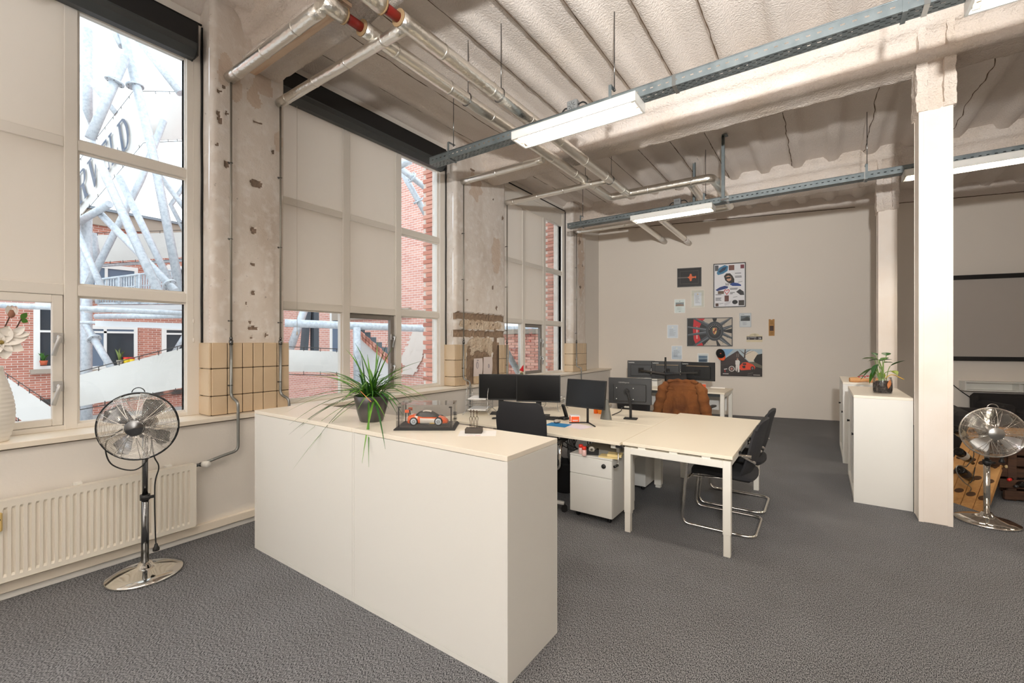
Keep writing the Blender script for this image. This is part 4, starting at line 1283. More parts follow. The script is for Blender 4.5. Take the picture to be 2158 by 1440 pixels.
# body by cross-sections along x (front at +x)
secs = [(-.118, .030, .010, .046), (-.11, .044, .008, .058), (-.09, .048, .007, .064), (-.06, .049, .007, .060), (-.02, .046, .007, .053), (.03, .046, .007, .052), (.07, .048, .007, .052), (.10, .044, .007, .044), (.118, .034, .009, .032), (.124, .024, .012, .024)]
def body(a, c):
    f = a * (len(secs) - 1); i = min(int(f), len(secs) - 2); t = f - i
    s0, s1 = secs[i], secs[i + 1]
    x_, hw, z0, z1 = [s0[k] * (1 - t) + s1[k] * t for k in range(4)]
    an = c * 2 * PI
    ey, ez = math.cos(an), math.sin(an)
    sq = lambda v: math.copysign(abs(v) ** .55, v)
    return (x_, hw * sq(ey), (z0 + z1) / 2 + (z1 - z0) / 2 * sq(ez))
def bmat(a, c):
    n = noise.noise(Vector((a * 7, c * 5, 3)))
    if a < .13: return 0
    if .40 < a < .66 and (.44 < c < .72 or c > .78 or c < .06): return 1
    if .22 < a < .36: return 1 if n > .12 else 0
    if .2 < c < .3 and a < .3: return 1
    return 0
b = MB(); b.sheet(body, 48, 32, 0, True, bmat); b.build('body', [M_cor, M_cwh], car)
cab = [(-.075, .040, .05, .056), (-.05, .038, .05, .079), (-.01, .036, .05, .087), (.02, .036, .05, .084), (.05, .038, .05, .066), (.07, .040, .048, .052)]
def cabin(a, c):
    f = a * (len(cab) - 1); i = min(int(f), len(cab) - 2); t = f - i
    x_, hw, z0, z1 = [cab[i][k] * (1 - t) + cab[i + 1][k] * t for k in range(4)]
    an = c * PI; ey = math.copysign(abs(math.cos(an)) ** .5, math.cos(an)); ez = math.sin(an) ** .55 if 0 < c < 1 else 0
    return (x_, hw * ey * (1 - .18 * ez), z0 + (z1 - z0) * ez)
b = MB(); b.sheet(cabin, 22, 16, 0, True, lambda a, c: (1 if .3 < a < .62 and .3 < c < .7 else 0)); b.build('cabin', [M_cbk, M_cwh], car)
for x_ in (-.075, .073):
    for sy in (-1, 1):
        wv = MB(); wv.lathe([(0, -.01), (.0235, -.01), (.025, -.007), (.025, .007), (.0235, .01), (0, .01)], (x_, sy * .043, .0252), 22, 0, (0, 1, 0)); wo = wv.build('wheel', M_cbk, car)
        r = MB(); r.lathe([(.010, .0), (.018, .0015), (.019, .0), (.0, -.001)], (x_, sy * .0535, .0252), 18, 0, (0, sy, 0))
        for k in range(5):
            a = 2 * PI * k / 5; r.bar((x_, sy * .054, .0252), (x_ + .017 * math.cos(a), sy * .054, .0252 + .017 * math.sin(a)), .004, .002, 0, (0, sy, 0))
        r.build('rim', mat('car_rim', (206, 216, 226), .3, .4), wo)
b = MB(); b.box(-.128, -.104, -.046, .046, .0885, .0905); b.box(-.129, -.104, -.047, -.0455, .078, .096, 1); b.box(-.129, -.104, .0455, .047, .078, .096, 1); b.bar((-.112, -.02, .056), (-.116, -.02, .089), .003, .006); b.bar((-.112, .02, .056), (-.116, .02, .089), .003, .006)
b.build('rear_wing', [M_cbk, M_cor], car)
b = MB(); b.box(.112, .128, -.038, .038, .006, .009); b.box(-.05, .06, -.0505, -.0465, .006, .012); b.box(-.05, .06, .0465, .0505, .006, .012); b.build('splitter', M_cbk, car)
vs_, fs_ = text_mesh('88', .024, 'CENTER', .0006)
b = MB(); b.xf = Matrix.Translation((.005, -.0478, .022)) @ Matrix.Rotation(PI / 2, 4, 'X'); b.add(vs_, fs_); b.xf = None; b.build('race_number', M_cbk, car, recalc=False) if False else None
b = MB(); b.box(.02, .052, -.0478, -.0472, .012, .018); b.build('sponsor_stripe', mat('stripe_yellow', (226, 190, 110), .5), car)

# ---- wire figures on a stone block, on a sheet of paper
sp_ = thing('paper_sheet', 'white printed sheet lying under the small sculpture on the counter', 'paper', (-1.60, 1.945, CT), .62)
b = MB(); b.box(-.105, .105, -.075, .075, 0, .0006); b.build('sheet', M_paper, sp_)
b = MB(); b.box(-.06, -.02, -.062, -.058, .0007, .0009); b.box(-.01, .02, -.064, -.056, .0007, .0009); b.build('print', mat('pale_red_ink', (232, 170, 160), .8), sp_)
sc_ = thing('sculpture', 'small sculpture of three thin wire figures on a dark stone block', 'sculpture', (-1.628, 1.945, CT + .0007), .55)
b = MB(); b.box(-.048, .048, -.030, .030, 0, .026, 0, .0015); b.build('block', mat('dark_stone', (78, 72, 66), .8, bump=[(120, .4, .004)]), sc_)
for k, (fx, hgt) in enumerate(((-.018, .108), (-.002, .106), (.016, .103))):
    b = MB()
    for s in (-1, 1):
        b.tube(spline([(fx + s * .004, .004 * k, .026), (fx + s * .0035, .004 * k, .06), (fx + s * .0065, .004 * k, .082), (fx, .004 * k, .096), (fx, .004 * k, .026 + hgt * .88)]), .0016, 6)
        b.tube(spline([(fx, .004 * k, .026 + hgt * .8), (fx + s * .006, .004 * k, .026 + hgt * .88), (fx + s * .016, .004 * k, .026 + hgt * .93)]), .0012, 5)
    b.lathe([(0, -.006), (.003, -.004), (.0035, 0), (.002, .005), (0, .006)], (fx, .004 * k, .026 + hgt * .93), 8)
    b.build('figure', mat('dark_bronze', (92, 76, 62), .45, .6), sc_)

# ================================================================== THINGS ON THE DESKS
DT = .7402
def monitor(loc, rz, label, W, Hh, zb, stand, logo=None, tilt=0.0, lw=.0):
    """local: screen faces -y"""
    t = thing('monitor', label, 'monitor', loc, rz)
    T = Matrix.Translation((0, 0, zb + Hh / 2)) @ Matrix.Rotation(tilt, 4, 'X')
    b = MB(); b.xf = T
    b.obox((0, .012, 0), (1, 0, 0), (0, 1, 0), (0, 0, 1), W / 2, .012, Hh / 2, 0, .003)
    b.obox((0, .032, -.02), (1, 0, 0), (0, 1, 0), (0, 0, 1), W * .38, .012, Hh * .33, 0, .006)
    b.build('housing', M_black, t)
    b = MB(); b.xf = T; b.box(-W / 2 + .008, W / 2 - .008, -.0008, .0004, -Hh / 2 + .016, Hh / 2 - .008); b.build('screen', M_screen, t)
    if logo:
        vs_, fs_ = text_mesh(logo[0], logo[1], 'LEFT', .0004)
        b = MB(); b.xf = T @ Matrix.Translation((logo[2], .0252, logo[3])) @ Matrix.Rotation(PI, 4, 'Z') @ Matrix.Rotation(PI / 2, 4, 'X'); b.add(vs_, fs_)
        b.build('logo', mat('logo_silver', (214, 214, 210), .4) if lw == 0 else mat('logo_grey', (120, 118, 114), .5), t, recalc=False)
    if stand == 'column':
        b = MB(); b.box(-.03, .03, .046, .066, .012, zb + Hh * .6, 0, .004); b.build('stand_column', M_black, t)
        b = MB(); b.box(-.12, .12, -.03, .15, 0, .012, 0, .004); b.build('stand_base', M_black, t)
    elif stand == 'vee':
        b = MB(); b.cyl((0, .05, .01), (0, .05, zb + Hh * .5), .012, 10); b.build('stand_column', M_black, t)
        b = MB(); b.tube(rounded([(-.15, -.06, .006), (0, .06, .012), (.15, -.06, .006)], .04), .0065, 6); b.build('stand_base', M_black, t)
    elif stand == 'arm':
        pass
    return t
rz0 = math.atan2(-.0, 1)
def mon_at(u0, v0, u1, v1, d, rz, label, stand, **k):
    p = at(u0, v0, d); 
    return p
# left monitor
mA = monitor((-3.0, 4.055, DT), math.radians(30), 'black monitor farthest left on the desk row, next to the letter tray', .50, .296, .165, 'column')
mB = monitor((-2.56, 4.16, DT), math.radians(25), 'black monitor second from the left, behind the office chair', .49, .30, .165, 'column')
mC = monitor((-1.945, 4.06, DT), math.radians(-6), 'black monitor with a pale blue sheen, third along the desk row', .45, .285, .165, 'vee', tilt=math.radians(-8))
mD = monitor((-1.72, 4.72, DT), math.radians(192), 'dark monitor turned away, showing its back with four pale screws', .46, .285, .15, 'arm', logo=('HANNspree', .022, .12, .085), lw=1)
bk = MB((0, 0, 0))
for sx in (-.09, .09):
    for sz in (-.09, .03): bk.lathe([(0, .003), (.004, .002), (.005, 0)], (sx + .05, .046, .315 + sz - .02), 10, 0, (0, 1, 0))
bk.build('screw', mat('screw_white', (236, 236, 232), .4), mD)
bk = MB(); bk.cyl((.03, .044, .29), (.03, .09, .29), .03, 16); bk.tube(spline([(.03, .085, .29), (.0, .12, .26), (-.02, .12, .15), (-.02, .10, .01)]), .014, 8); bk.box(-.09, .05, .05, .15, 0, .012, 0, .003); bk.build('stand_arm', M_blackmatt, mD)
bk = MB()
for xx in (-.09, -.05, .02): bk.box(xx, xx + .008, .044, .047, .19, .225)
bk.build('port', M_black, mD)
# grey tapered stand
st = thing('desk_stand', 'grey tapered plastic stand between the third monitor and the turned-away one', 'stand', (on_z(1277, 884, DT).x, on_z(1277, 884, DT).y, DT))
b = MB(); b.sheet(lambda a, c: ((.065 - .04 * c) * math.cos(a * 2 * PI), (.035 - .018 * c) * math.sin(a * 2 * PI), c * .205), 20, 8); b.lathe([(0, .012), (.018, .01), (.025, 0)], (0, 0, .205), 12, 0, (0, 0, 1), True, .6); b.build('shell', mat('grey_plastic', (104, 104, 98), .55), st)

# letter trays
def letter_tray(loc, rz, label, n, loop):
    t = thing('letter_tray', label, 'letter tray', loc, rz)
    W, D = .125, .165
    for k in range(n):
        z = .045 + k * .062
        b = MB(); 
        b.tube([(-W, -D, z), (W, -D, z), (W, D, z), (-W, D, z)], .0035, 6, closed=True)
        b.tube([(-W, -D * .4, z + .04), (-W, D, z + .04), (W, D, z + .04), (W, -D * .4, z + .04)], .003, 6)
        for q in range(9):
            xx = -W + 2 * W * q / 8; b.tube([(xx, -D, z), (xx, D, z)], .0013, 4)
        for q in range(9):
            yy = -D * .4 + D * 1.4 * q / 8
            for sx in (-W, W): b.tube([(sx, yy, z), (sx, yy, z + .04)], .0013, 4)
        b.build('wire_tray', M_steel, t)
    for sx in (-1, 1):
        b = MB(); top = .045 + n * .062 + (.03 if loop else -.01)
        b.tube(rounded([(sx * W * 1.25, -D * 1.1, .003), (sx * W, -D * .9, .04), (sx * W, -D * .85, top - .03)], .01), .004, 6)
        b.tube(rounded([(sx * W * 1.25, D * 1.1, .003), (sx * W, D * .9, .04), (sx * W, D * .85, top - .03)], .01), .004, 6)
        if loop: b.tube(rounded([(sx * W, -D * .85, top - .03), (sx * W, -D * .6, top + .04), (sx * W, D * .7, top + .04), (sx * W, D * .85, top - .03)], .02), .004, 6)
        b.build('side_frame', M_steel, t)
    return t
lp = on_z(1008, 872, DT)
letter_tray((lp.x - .02, lp.y + .05, DT), .45, 'silver wire letter tray of three levels at the left end of the desk', 3, True)
for k in (0, 2):
    s = thing('paper_stack', ('stack of white paper in the lowest wire letter tray', '', 'stack of white paper in the topmost wire letter tray')[k], 'paper', (lp.x - .02, lp.y + .05, DT + .0495 + k * .062), .45, 'paper in the letter trays')
    b = MB(); b.box(-.105, .105, -.15, .14, 0, .012, 0, .001); b.build('sheets', M_paper, s)
lp2 = on_z(1150, 866, DT)
letter_tray((lp2.x, lp2.y + .14, DT), .2, 'wire letter tray behind the second monitor, under the white carton', 2, False)
s = thing('carton', 'flat white carton with a blue stripe on the wire tray behind the monitors', 'box', (lp2.x, lp2.y + .14, DT + .1115), .2)
b = MB(); b.box(-.105, .105, -.15, .12, 0, .035, 0, .002); b.build('box_body', M_paper, s)
b = MB(); b.box(-.07, -.02, -.1515, -.1505, .004, .031); b.box(-.095, -.0705, -.1515, -.1505, .004, .031, 1); b.build('label_print', [mat('print_blue', (24, 160, 226), .6), mat('print_navy', (30, 70, 110), .6)], s)

# keyboard, phone, mouse, mat
kp = on_z(1143, 885, DT)
t = thing('keyboard', 'black keyboard behind the office chair', 'keyboard', (kp.x - .06, kp.y + .06, DT), .25)
b = MB(); b.box(-.21, .21, -.07, .07, 0, .016, 0, .004); b.build('tray', M_black, t)
km = MB(); km.box(-.0078, .0078, -.0075, .0075, 0, .006, 0, .0015)
k0 = None
for r_ in range(5):
    for c_ in range(20):
        x_, y_ = -.195 + c_ * .0205 + (.004 * r_ if c_ < 14 else 0), -.05 + r_ * .0235
        if k0 is None: k0 = km.build('key', M_blackmatt, t); k0.location = (x_, y_, .016)
        else:
            q = k0.copy(); COL.objects.link(q); q.location = (x_, y_, .016)
pp = on_z(1173, 868, DT); 
t = thing('mouse_mat', 'blue mouse mat at the front edge of the desk', 'mouse mat', (on_z(1176, 896, DT).x, on_z(1176, 896, DT).y, DT), .06)
b = MB(); b.box(-.112, .112, -.085, .085, 0, .0035, 0, .0015); b.build('pad', mat('mat_blue', (32, 120, 176), .9), t)
b = MB(); b.box(-.1118, .1118, -.0848, .0848, -.0001, .0012); b.build('rubber_base', M_blackmatt, t)
mp = on_z(1174, 892, DT)
t = thing('computer_mouse', 'silver and grey computer mouse on the blue mat', 'mouse', (mp.x, mp.y, DT + .0037), .3)
b = MB(); b.sheet(lambda a, c: (.032 * math.sin(c * PI) * math.cos(a * 2 * PI), .052 * math.sin(c * PI) * math.sin(a * 2 * PI), .017 - .0168 * math.cos(c * PI)), 18, 12); b.build('shell', mat('mouse_silver', (186, 178, 168), .4, .2), t)
b = MB(); b.sheet(lambda a, c: (.0335 * math.cos(a * 2 * PI), .0535 * math.sin(a * 2 * PI), .006 + .008 * c), 18, 2); b.build('skirt', M_anthracite, t)
ph = on_z(1182, 886, DT)
t = thing('desk_phone', 'black cordless phone standing in its cradle', 'phone', (ph.x + .01, ph.y + .06, DT), -.35)
b = MB(); b.box(-.04, .04, -.04, .04, 0, .03, 0, .008); b.build('cradle', M_black, t)
b = MB(); b.obox((0, .005, .095), (1, 0, 0), (0, .93, .36), (0, -.36, .93), .025, .012, .075, 0, .009); ho = b.build('handset', M_black, t)
b = MB(); b.obox((0, -.008, .128), (1, 0, 0), (0, .93, .36), (0, -.36, .93), .017, .002, .024); b.build('display', mat('phone_display', (120, 124, 126), .3), ho)
oc = on_z(1208, 891, DT)
t = thing('memo_cube', 'orange and white memo cube on the desk', 'memo block', (oc.x, oc.y + .03, DT), .62)
b = MB(); b.box(-.046, .046, -.046, .046, 0, .075, 0, .002); b.build('block', M_paper, t)
b = MB()
b.box(-.0465, -.0461, -.041, .041, .008, .066); b.box(-.041, .041, -.0465, -.0461, .008, .066); b.box(.0461, .0465, -.041, .041, .008, .066); b.build('orange_panel', M_orange, t)
b = MB()
for z, hw in ((.030, .03), (.021, .026)):
    b.box(-hw, hw, -.0471, -.0466, z - .002, z + .002)
b.build('print', M_paper, t)
pl = on_z(1222, 900, DT)
t = thing('paper_sheet', 'pale lilac printed sheet on the desk in front of the memo cube', 'paper', (pl.x - .03, pl.y, DT), -.25)
b = MB(); b.box(-.15, .12, -.085, .105, 0, .0006); b.build('sheet', mat('lilac_paper', (226, 214, 222), .8), t)
for k, (u, v, m_, nm, lb) in enumerate(((1251, 873, 'bottle_orange', 'correction_bottle', 'small orange bottle under the third monitor'), (1261, 874, 'pouch_orange', 'pen_pouch', 'rounded orange pouch behind the third monitor'))):
    q = on_z(u, v, DT)
    t = thing(nm, lb, ('bottle', 'pouch')[k], (q.x, q.y + .06, DT))
    b = MB()
    if k == 0: b.lathe([(0, 0), (.022, 0), (.024, .01), (.024, .075), (.014, .085), (.014, .1), (0, .1)], (0, 0, 0), 18)
    else: b.sheet(lambda a, c: ((.035 * math.sin(PI * (.15 + .85 * c)) + .01) * math.cos(a * 2 * PI), .018 * math.sin(a * 2 * PI), c * .085), 18, 8)
    b.build('body', mat(m_, ((250, 110, 10), (246, 148, 40))[k], .4), t)
    b = MB(); b.lathe([(0, .1), (.012, .1), (.012, .112), (0, .114)] if k == 0 else [(0, .083), (.012, .083), (.006, .09), (0, .091)], (0, 0, 0), 14); b.build('cap', M_black if k == 0 else _mats[m_], t)
# loose cable loop and a cable from the turned monitor
lc = on_z(1046, 883, DT)
t = thing('cable', 'black cable loop lying by the office chair', 'cable', (lc.x, lc.y, DT))
b = MB(); b.tube(spline([(.12, .05, .006), (.03, .03, .008), (-.03, .0, .008), (-.02, -.04, .008), (.05, -.03, .014), (.14, .0, .01)]), .007, 6); b.build('flex', M_black, t)
q0 = on_z(1322, 860, DT)
t = thing('cable', 'black cable running across the desk below the turned-away monitor', 'cable', (q0.x, q0.y, DT))
b = MB(); a1 = on_z(1290, 876, DT) - q0; b.tube(spline([(0, 0, .02), (-.05, -.05, .006), (a1.x * .6, a1.y * .5, .005), (a1.x, a1.y, .005)]), .005, 6); b.build('flex', M_black, t)
b = MB(); b.box(-.035, .035, -.02, .02, .0, .02, 0, .004); b.build('plug', M_white, t)

# things on the front pedestal
PTZ = .5702
for k, (u, v) in enumerate(((1222, 957), (1229, 962))):
    q = on_z(u, v, PTZ)
    t = thing('glue_bottle', ('clear bottle with a red cap on the drawer pedestal, behind its twin', 'clear bottle with a red cap on the drawer pedestal, beside the tape dispenser')[k], 'bottle', (q.x, q.y + .02, PTZ), .2 * k, 'red-capped bottles')
    b = MB(); b.lathe([(0, .001), (.018, .001), (.02, .004), (.02, .05), (.016, .055)], (0, 0, 0), 18); b.build('body', mat('cloudy_plastic', (236, 196, 190), .3), t)
    b = MB(); b.lathe([(0, .055), (.0195, .055), (.0195, .078), (.016, .082), (0, .082)], (0, 0, 0), 18); b.build('cap', mat('red_cap', (236, 58, 40), .4), t)
q = on_z(1243, 960, PTZ)
t = thing('tape_dispenser', 'black tape dispenser on the drawer pedestal', 'tape dispenser', (q.x, q.y + .04, PTZ), .35)
b = MB(); b.prism([(-.06, 0), (.06, 0), (.062, .05), (.045, .052), (.02, .03), (-.02, .03), (-.035, .056), (-.058, .056)], lambda a, c, z: (a, z, c), -.026, .026); b.build('base', M_black, t)
b = MB(); b.lathe([(.012, -.01), (.026, -.01), (.026, .01), (.012, .01), (.012, -.01)], (0, 0, .045), 20, 0, (0, 1, 0)); b.build('tape_roll', mat('tape_clear', (196, 190, 178), .3), t)
q = on_z(1287, 966, PTZ)
for k, (sx, sy, sz, dx, dy, lab) in enumerate(((.085, .05, .012, -.02, .03, 'flat cream envelope pack on the drawer pedestal'), (.06, .045, .022, .02, .05, 'cream card box on the envelopes on the drawer pedestal'))):
    t = thing('card_box', lab, 'box', (q.x + dx, q.y + dy, PTZ + (0 if k == 0 else .0122)), .12 + .1 * k)
    b = MB(); b.box(-sx, sx, -sy, sy, 0, sz * .6); b.build('tray', mat('cream_card', (226, 206, 150), .8), t)
    b = MB(); b.box(-sx - .002, sx + .002, -sy - .002, sy + .002, sz * .6, sz, 0, .002); b.build('lid', _mats['cream_card'], t)
# bin, computer and cables below the desk
q = on_z(1196, 1044, 0)
t = thing('waste_bin', 'black round waste bin between the office chair and the pedestal', 'bin', (q.x - .09, q.y + .12, 0))
b = MB(); b.lathe([(0, 0), (.10, 0), (.105, .01), (.125, .30), (.128, .305), (.12, .305), (.1, .02), (0, .02)], (0, 0, 0), 28); b.build('body', M_blackmatt, t)
b = MB(); b.tube([(.127 * math.cos(a), .127 * math.sin(a), .305) for a in [2 * PI * k / 28 for k in range(28)]], .005, 6, closed=True); b.build('rim', M_black, t)
t = thing('computer_tower', 'black computer case on the floor under the desk', 'computer', (-2.05, 4.45, 0))
b = MB(); b.box(-.09, .09, -.2, .2, .012, .40, 0, .006); b.build('case', M_black, t)
b = MB(); b.box(-.082, .082, -.206, -.2, .02, .392, 0, .003); b.build('front_panel', M_blackmatt, t)
b = MB()
for sx in (-.06, .06):
    for sy in (-.15, .15): b.cyl((sx, sy, 0), (sx, sy, .014), .012, 8)
b.build('foot', M_black, t)
t = thing('power_strip', 'white power strip hanging below the desk among the cables', 'power strip', (-2.08, 4.40, .5655))
b = MB(); b.box(-.16, .12, -.028, .028, 0, .04, 0, .006); b.build('housing', M_white, t)
b = MB()
for k in range(4): b.lathe([(.018, .0415), (.018, .036), (0, .036)], (-.12 + k * .065, 0, .0), 16)
b.build('socket', M_white, t)
t = thing('cable', 'tangle of black cables hanging under the desk', 'cable', (-2.0, 4.1, .66))
b = MB()
rr = random.Random(3)
for k in range(9):
    x0_ = rr.uniform(-.35, .5); x1_ = rr.uniform(-.35, .5)
    b.tube(spline([(x0_, .15, .0), (x0_ + .02, .08, -.12 - rr.random() * .12), ((x0_ + x1_) / 2, .02, -.08 - rr.random() * .2), (x1_, .1, -.1 - rr.random() * .1), (x1_ + .02, .14, -.03)]), .005, 5)
b.build('flex', M_black, t)
t = thing('cable', 'black cables dropping from the desk to the floor by the waste bin', 'cable', (-2.05, 3.98, .0))
b = MB()
for k in range(5):
    b.tube(spline([(-.03 + .02 * k, .06, .655), (-.05 + .015 * k, .0, .45), (.02 + .02 * k, -.02, .3), (-.02 + .04 * k, .05, .12), (.05 * k - .05, .12, .006), (.03 * k, .3, .006)]), .005, 5)
b.build('flex', M_black, t)

# ================================================================== FAR DESK
def arm_monitor(u0, v0, u1, v1, d0, d1, label, rz):
    a, c = at(u0, v0, d0), at(u1, v1, d1)
    W = math.hypot(c.x - a.x, c.y - a.y); H_ = abs(a.z - c.z); H_ = max(.30, min(.34, H_))
    return a, c, W, H_
fm = []
for k, (u, v, W, rz, lab) in enumerate(((1351, 778, .50, 196, 'left of the three monitor backs on the desk by the back wall'), (1406, 780, .55, 190, 'middle monitor back on the desk by the back wall, behind the pole'), (1471, 782.5, .575, 176, 'right monitor back on the desk by the back wall'))):
    p = on_y(u, v, 8.30 if k != 1 else 8.28)
    zb = p.z - .165 - DT
    m_ = monitor((p.x, p.y, DT), math.radians(rz), 'black ' + lab, W, .325, zb, 'none', logo=('Lenovo', .036, W / 2 - .02, .118))
    b = MB(); zc = zb + .1625
    b.xf = None
    b.box(-.19, .19, .0252, .034, zc + .075, zc + .10); b.build('vent_bar', mat('brown_vent', (130, 112, 88), .5) if k else M_black, m_)
    b = MB(); b.box(-.05, .05, .044, .06, zc - .07, zc + .03, 0, .003); b.build('mount_plate', M_blackmatt, m_)
    fm.append((p, zc))
pq = on_y(1402.5, 830, 7.93)
t = thing('monitor_mount', 'black triple monitor pole clamped to the desk by the back wall', 'monitor arm', (pq.x, 7.93, DT))
b = MB(); b.cyl((0, 0, 0), (0, 0, .56), .017, 12); b.build('pole', M_black, t)
b = MB(); b.box(-.04, .04, -.06, .05, 0, .02, 0, .004); b.box(-.03, .03, -.12, -.092, -.13, .02, 0, .004); b.build('clamp', M_black, t)
for p, zc in fm:
    b = MB(); q = p - Vector(t.location); zz = zc - .02
    mid = Vector((q.x * .5, q.y * .45 - .08, zz))
    b.bar((0, 0, zz - .02), mid, .035, .03); b.bar(mid, (q.x, q.y - .065, zz), .035, .03); b.cyl(mid + Vector((0, 0, -.04)), mid + Vector((0, 0, .06)), .014, 8)
    b.build('swing_arm', M_darkchrome, t)
lq = on_z(1415, 822, DT)
t = thing('laptop', 'open dark laptop on the desk by the back wall, lid towards the camera', 'laptop', (lq.x, 8.16, DT), .0)
b = MB(); b.box(-.18, .18, 0, .25, .055, .075, 0, .004); b.build('keyboard_half', M_darkchrome, t)
b = MB(); b.obox((0, -.03, .185), (1, 0, 0), (0, .97, .24), (0, -.24, .97), .18, .006, .115, 0, .004); b.build('lid', mat('laptop_lid', (52, 52, 54), .4), t)
b = MB()
for sx in (-.14, .14): b.tube(rounded([(sx, .24, .003), (sx, .0, .003), (sx, .0, .055), (sx, .22, .055)], .01), .006, 6)
b.build('stand_wire', M_steel, t)
q = on_z(1485, 817, DT)
t = thing('memo_cube', 'orange memo cube on the desk by the back wall', 'memo block', (q.x, min(q.y, 8.5), DT), .3)
b = MB(); b.box(-.04, .04, -.04, .04, 0, .075, 0, .002); b.build('block', M_paper, t)
b = MB(); b.box(-.036, .036, -.0406, -.0402, .006, .07); b.box(.0402, .0406, -.036, .036, .006, .07); b.build('orange_panel', M_orange, t)
q = on_z(1513, 818, DT)
t = thing('notebook', 'white notebook lying at the right end of the far desk', 'notebook', (q.x, q.y, DT), .1)
b = MB(); b.box(-.12, .12, -.06, .06, 0, .003); b.box(-.12, .12, -.06, .06, .015, .018); b.build('cover', M_paper, t)
b = MB(); b.box(-.116, .118, -.058, .058, .003, .015); b.build('pages', mat('page_edge', (232, 228, 220), .9), t)
# low white printer behind the monitors
q = on_z(1366, 812, DT)
t = thing('printer', 'white flat printer behind the left monitor back', 'printer', (q.x + .02, 8.45, DT))
b = MB(); b.box(-.2, .2, -.15, .15, 0, .10, 0, .008); b.build('body', M_white, t)
b = MB(); b.box(-.2, .2, -.152, .15, .112, .15, 0, .006); b.build('lid', M_white, t)
b = MB(); b.box(-.19, .19, -.14, .14, .1, .112); b.build('gap', M_anthracite, t)

# ---- brown suede jacket over the chair back
jk = thing('jacket', 'brown suede jacket hung over the back of an office chair', 'jacket', (-1.545, 6.262, .0), -.06)
M_suede = mat('brown_suede', (118, 70, 32), .95, bump=[(14, .5, .03), (160, .3, .004)], var=[(5, (86, 48, 22), .42, .62), (2.5, (140, 88, 44), .5, .75)])
def jback(a, c, off):
    u = a * 2 - 1; h = c      # h 0 bottom .. 1 top
    half = .25 - .02 * h
    z = .54 + h * .49 - .03 * abs(u) ** 3 * (h > .7)
    fold = .022 * math.sin(u * 9 + h * 2) * (1 - h) + .014 * noise.noise(Vector((u * 3, h * 3, 2)))
    y = -.06 + .05 * h - .015 * math.cos(u * 2) + fold
    if h > .92: y += (h - .92) * 1.1
    return (u * half, y + off, z)
b = MB(); shell(b, lambda a, c: jback(a, c, -.014), lambda a, c: jback(a, c, .0), 24, 24); b.build('back_panel', M_suede, jk)
b = MB(); shell(b, lambda a, c: (-.235 + a * .47, -.035 + .05 * c + .015 * math.sin(c * PI) - .012, .93 + .105 * c - .012 * (2 * a - 1) ** 2), lambda a, c: (-.235 + a * .47, -.028 + .06 * c, .93 + .10 * c - .012 * (2 * a - 1) ** 2), 18, 6); b.build('yoke', M_suede, jk)
for s in (-1, 1):
    b = MB()
    pts = [Vector((s * .20, -.02, 1.0)), Vector((s * .255, -.03, .92)), Vector((s * .285, -.045, .78)), Vector((s * .32, -.04, .62)), Vector((s * .345, -.03, .50))]
    b.tube(spline(pts, 6), [.035 + .035 * min(1, k / 6) + .008 * math.sin(k * 1.3) for k in range(25)], 14); b.build('sleeve', M_suede, jk)
b = MB(); b.tube(spline([(-.20, .0, 1.02), (-.1, .015, 1.04), (0, .02, 1.035), (.1, .015, 1.04), (.20, .0, 1.02)], 6), [.022 + .006 * math.sin(k) for k in range(25)], 10); b.build('collar', M_suede, jk)

# ================================================================== ON THE SIDE CABINETS
pj_ = on_z(1860, 829, CT)
jar = thing('potted_plant', 'broad-leaved green plant in a glass jar of dark soil on the cabinet', 'plant', (pj_.x, pj_.y, CT))
JO = Vector(jar.location)
b = MB(); b.lathe([(0, .0), (.072, 0), (.078, .008), (.080, .06), (.078, .13), (.072, .15), (.074, .165), (.071, .165), (.069, .15), (.075, .13), (.077, .06), (.07, .006), (0, .005)], (0, 0, 0), 28); b.build('jar', M_acryl, jar)
b = MB(); b.lathe([(0, .006), (.069, .007), (.076, .03), (.076, .105), (.05, .125), (0, .13)], (0, 0, 0), 24); b.build('soil', mat('dark_soil', (44, 38, 34), .9, bump=[(60, .8, .01)], var=[(30, (92, 84, 76), .55, .7)]), jar)
def broad_leaf(par, base, p, tip, wd, m):
    """stem from base to p, leaf blade from p to tip"""
    base, p, tip = Vector(base), Vector(p), Vector(tip)
    st_ = MB(); st_.tube(spline([base, base.lerp(p, .5) + Vector((0, 0, .03)), p], 5), .0035, 5)
    st_.build('stem', mat('leaf_stem', (120, 148, 78), .5), par)
    d = tip - p; sd = d.cross(Vector((0, 0, 1)));
    if sd.length < 1e-4: sd = Vector((1, 0, 0))
    sd.normalize(); up = sd.cross(d).normalized()
    n = 9; vs, fs = [], []
    for k in range(n + 1):
        t_ = k / n; w_ = wd * math.sin(PI * (t_ ** .72)) * (1 - .15 * t_) + .0005
        c = p + d * t_ + Vector((0, 0, -.05 * t_ * t_ * d.length * 2))
        vs += [c + sd * w_ + up * w_ * .3, c + sd * w_ * .5 + up * w_ * .08, c, c - sd * w_ * .5 + up * w_ * .08, c - sd * w_ + up * w_ * .3]
    for k in range(n):
        for j in range(4): a = 5 * k + j; fs.append((a, a + 1, a + 6, a + 5))
    mb = MB(); mb.add(vs, fs, 0, True); mb.build('leaf', m, par, recalc=False)
LG = [mat('broad_green', (64, 110, 36), .35), mat('broad_dark', (38, 84, 34), .35), mat('broad_lime', (138, 156, 42), .4)]
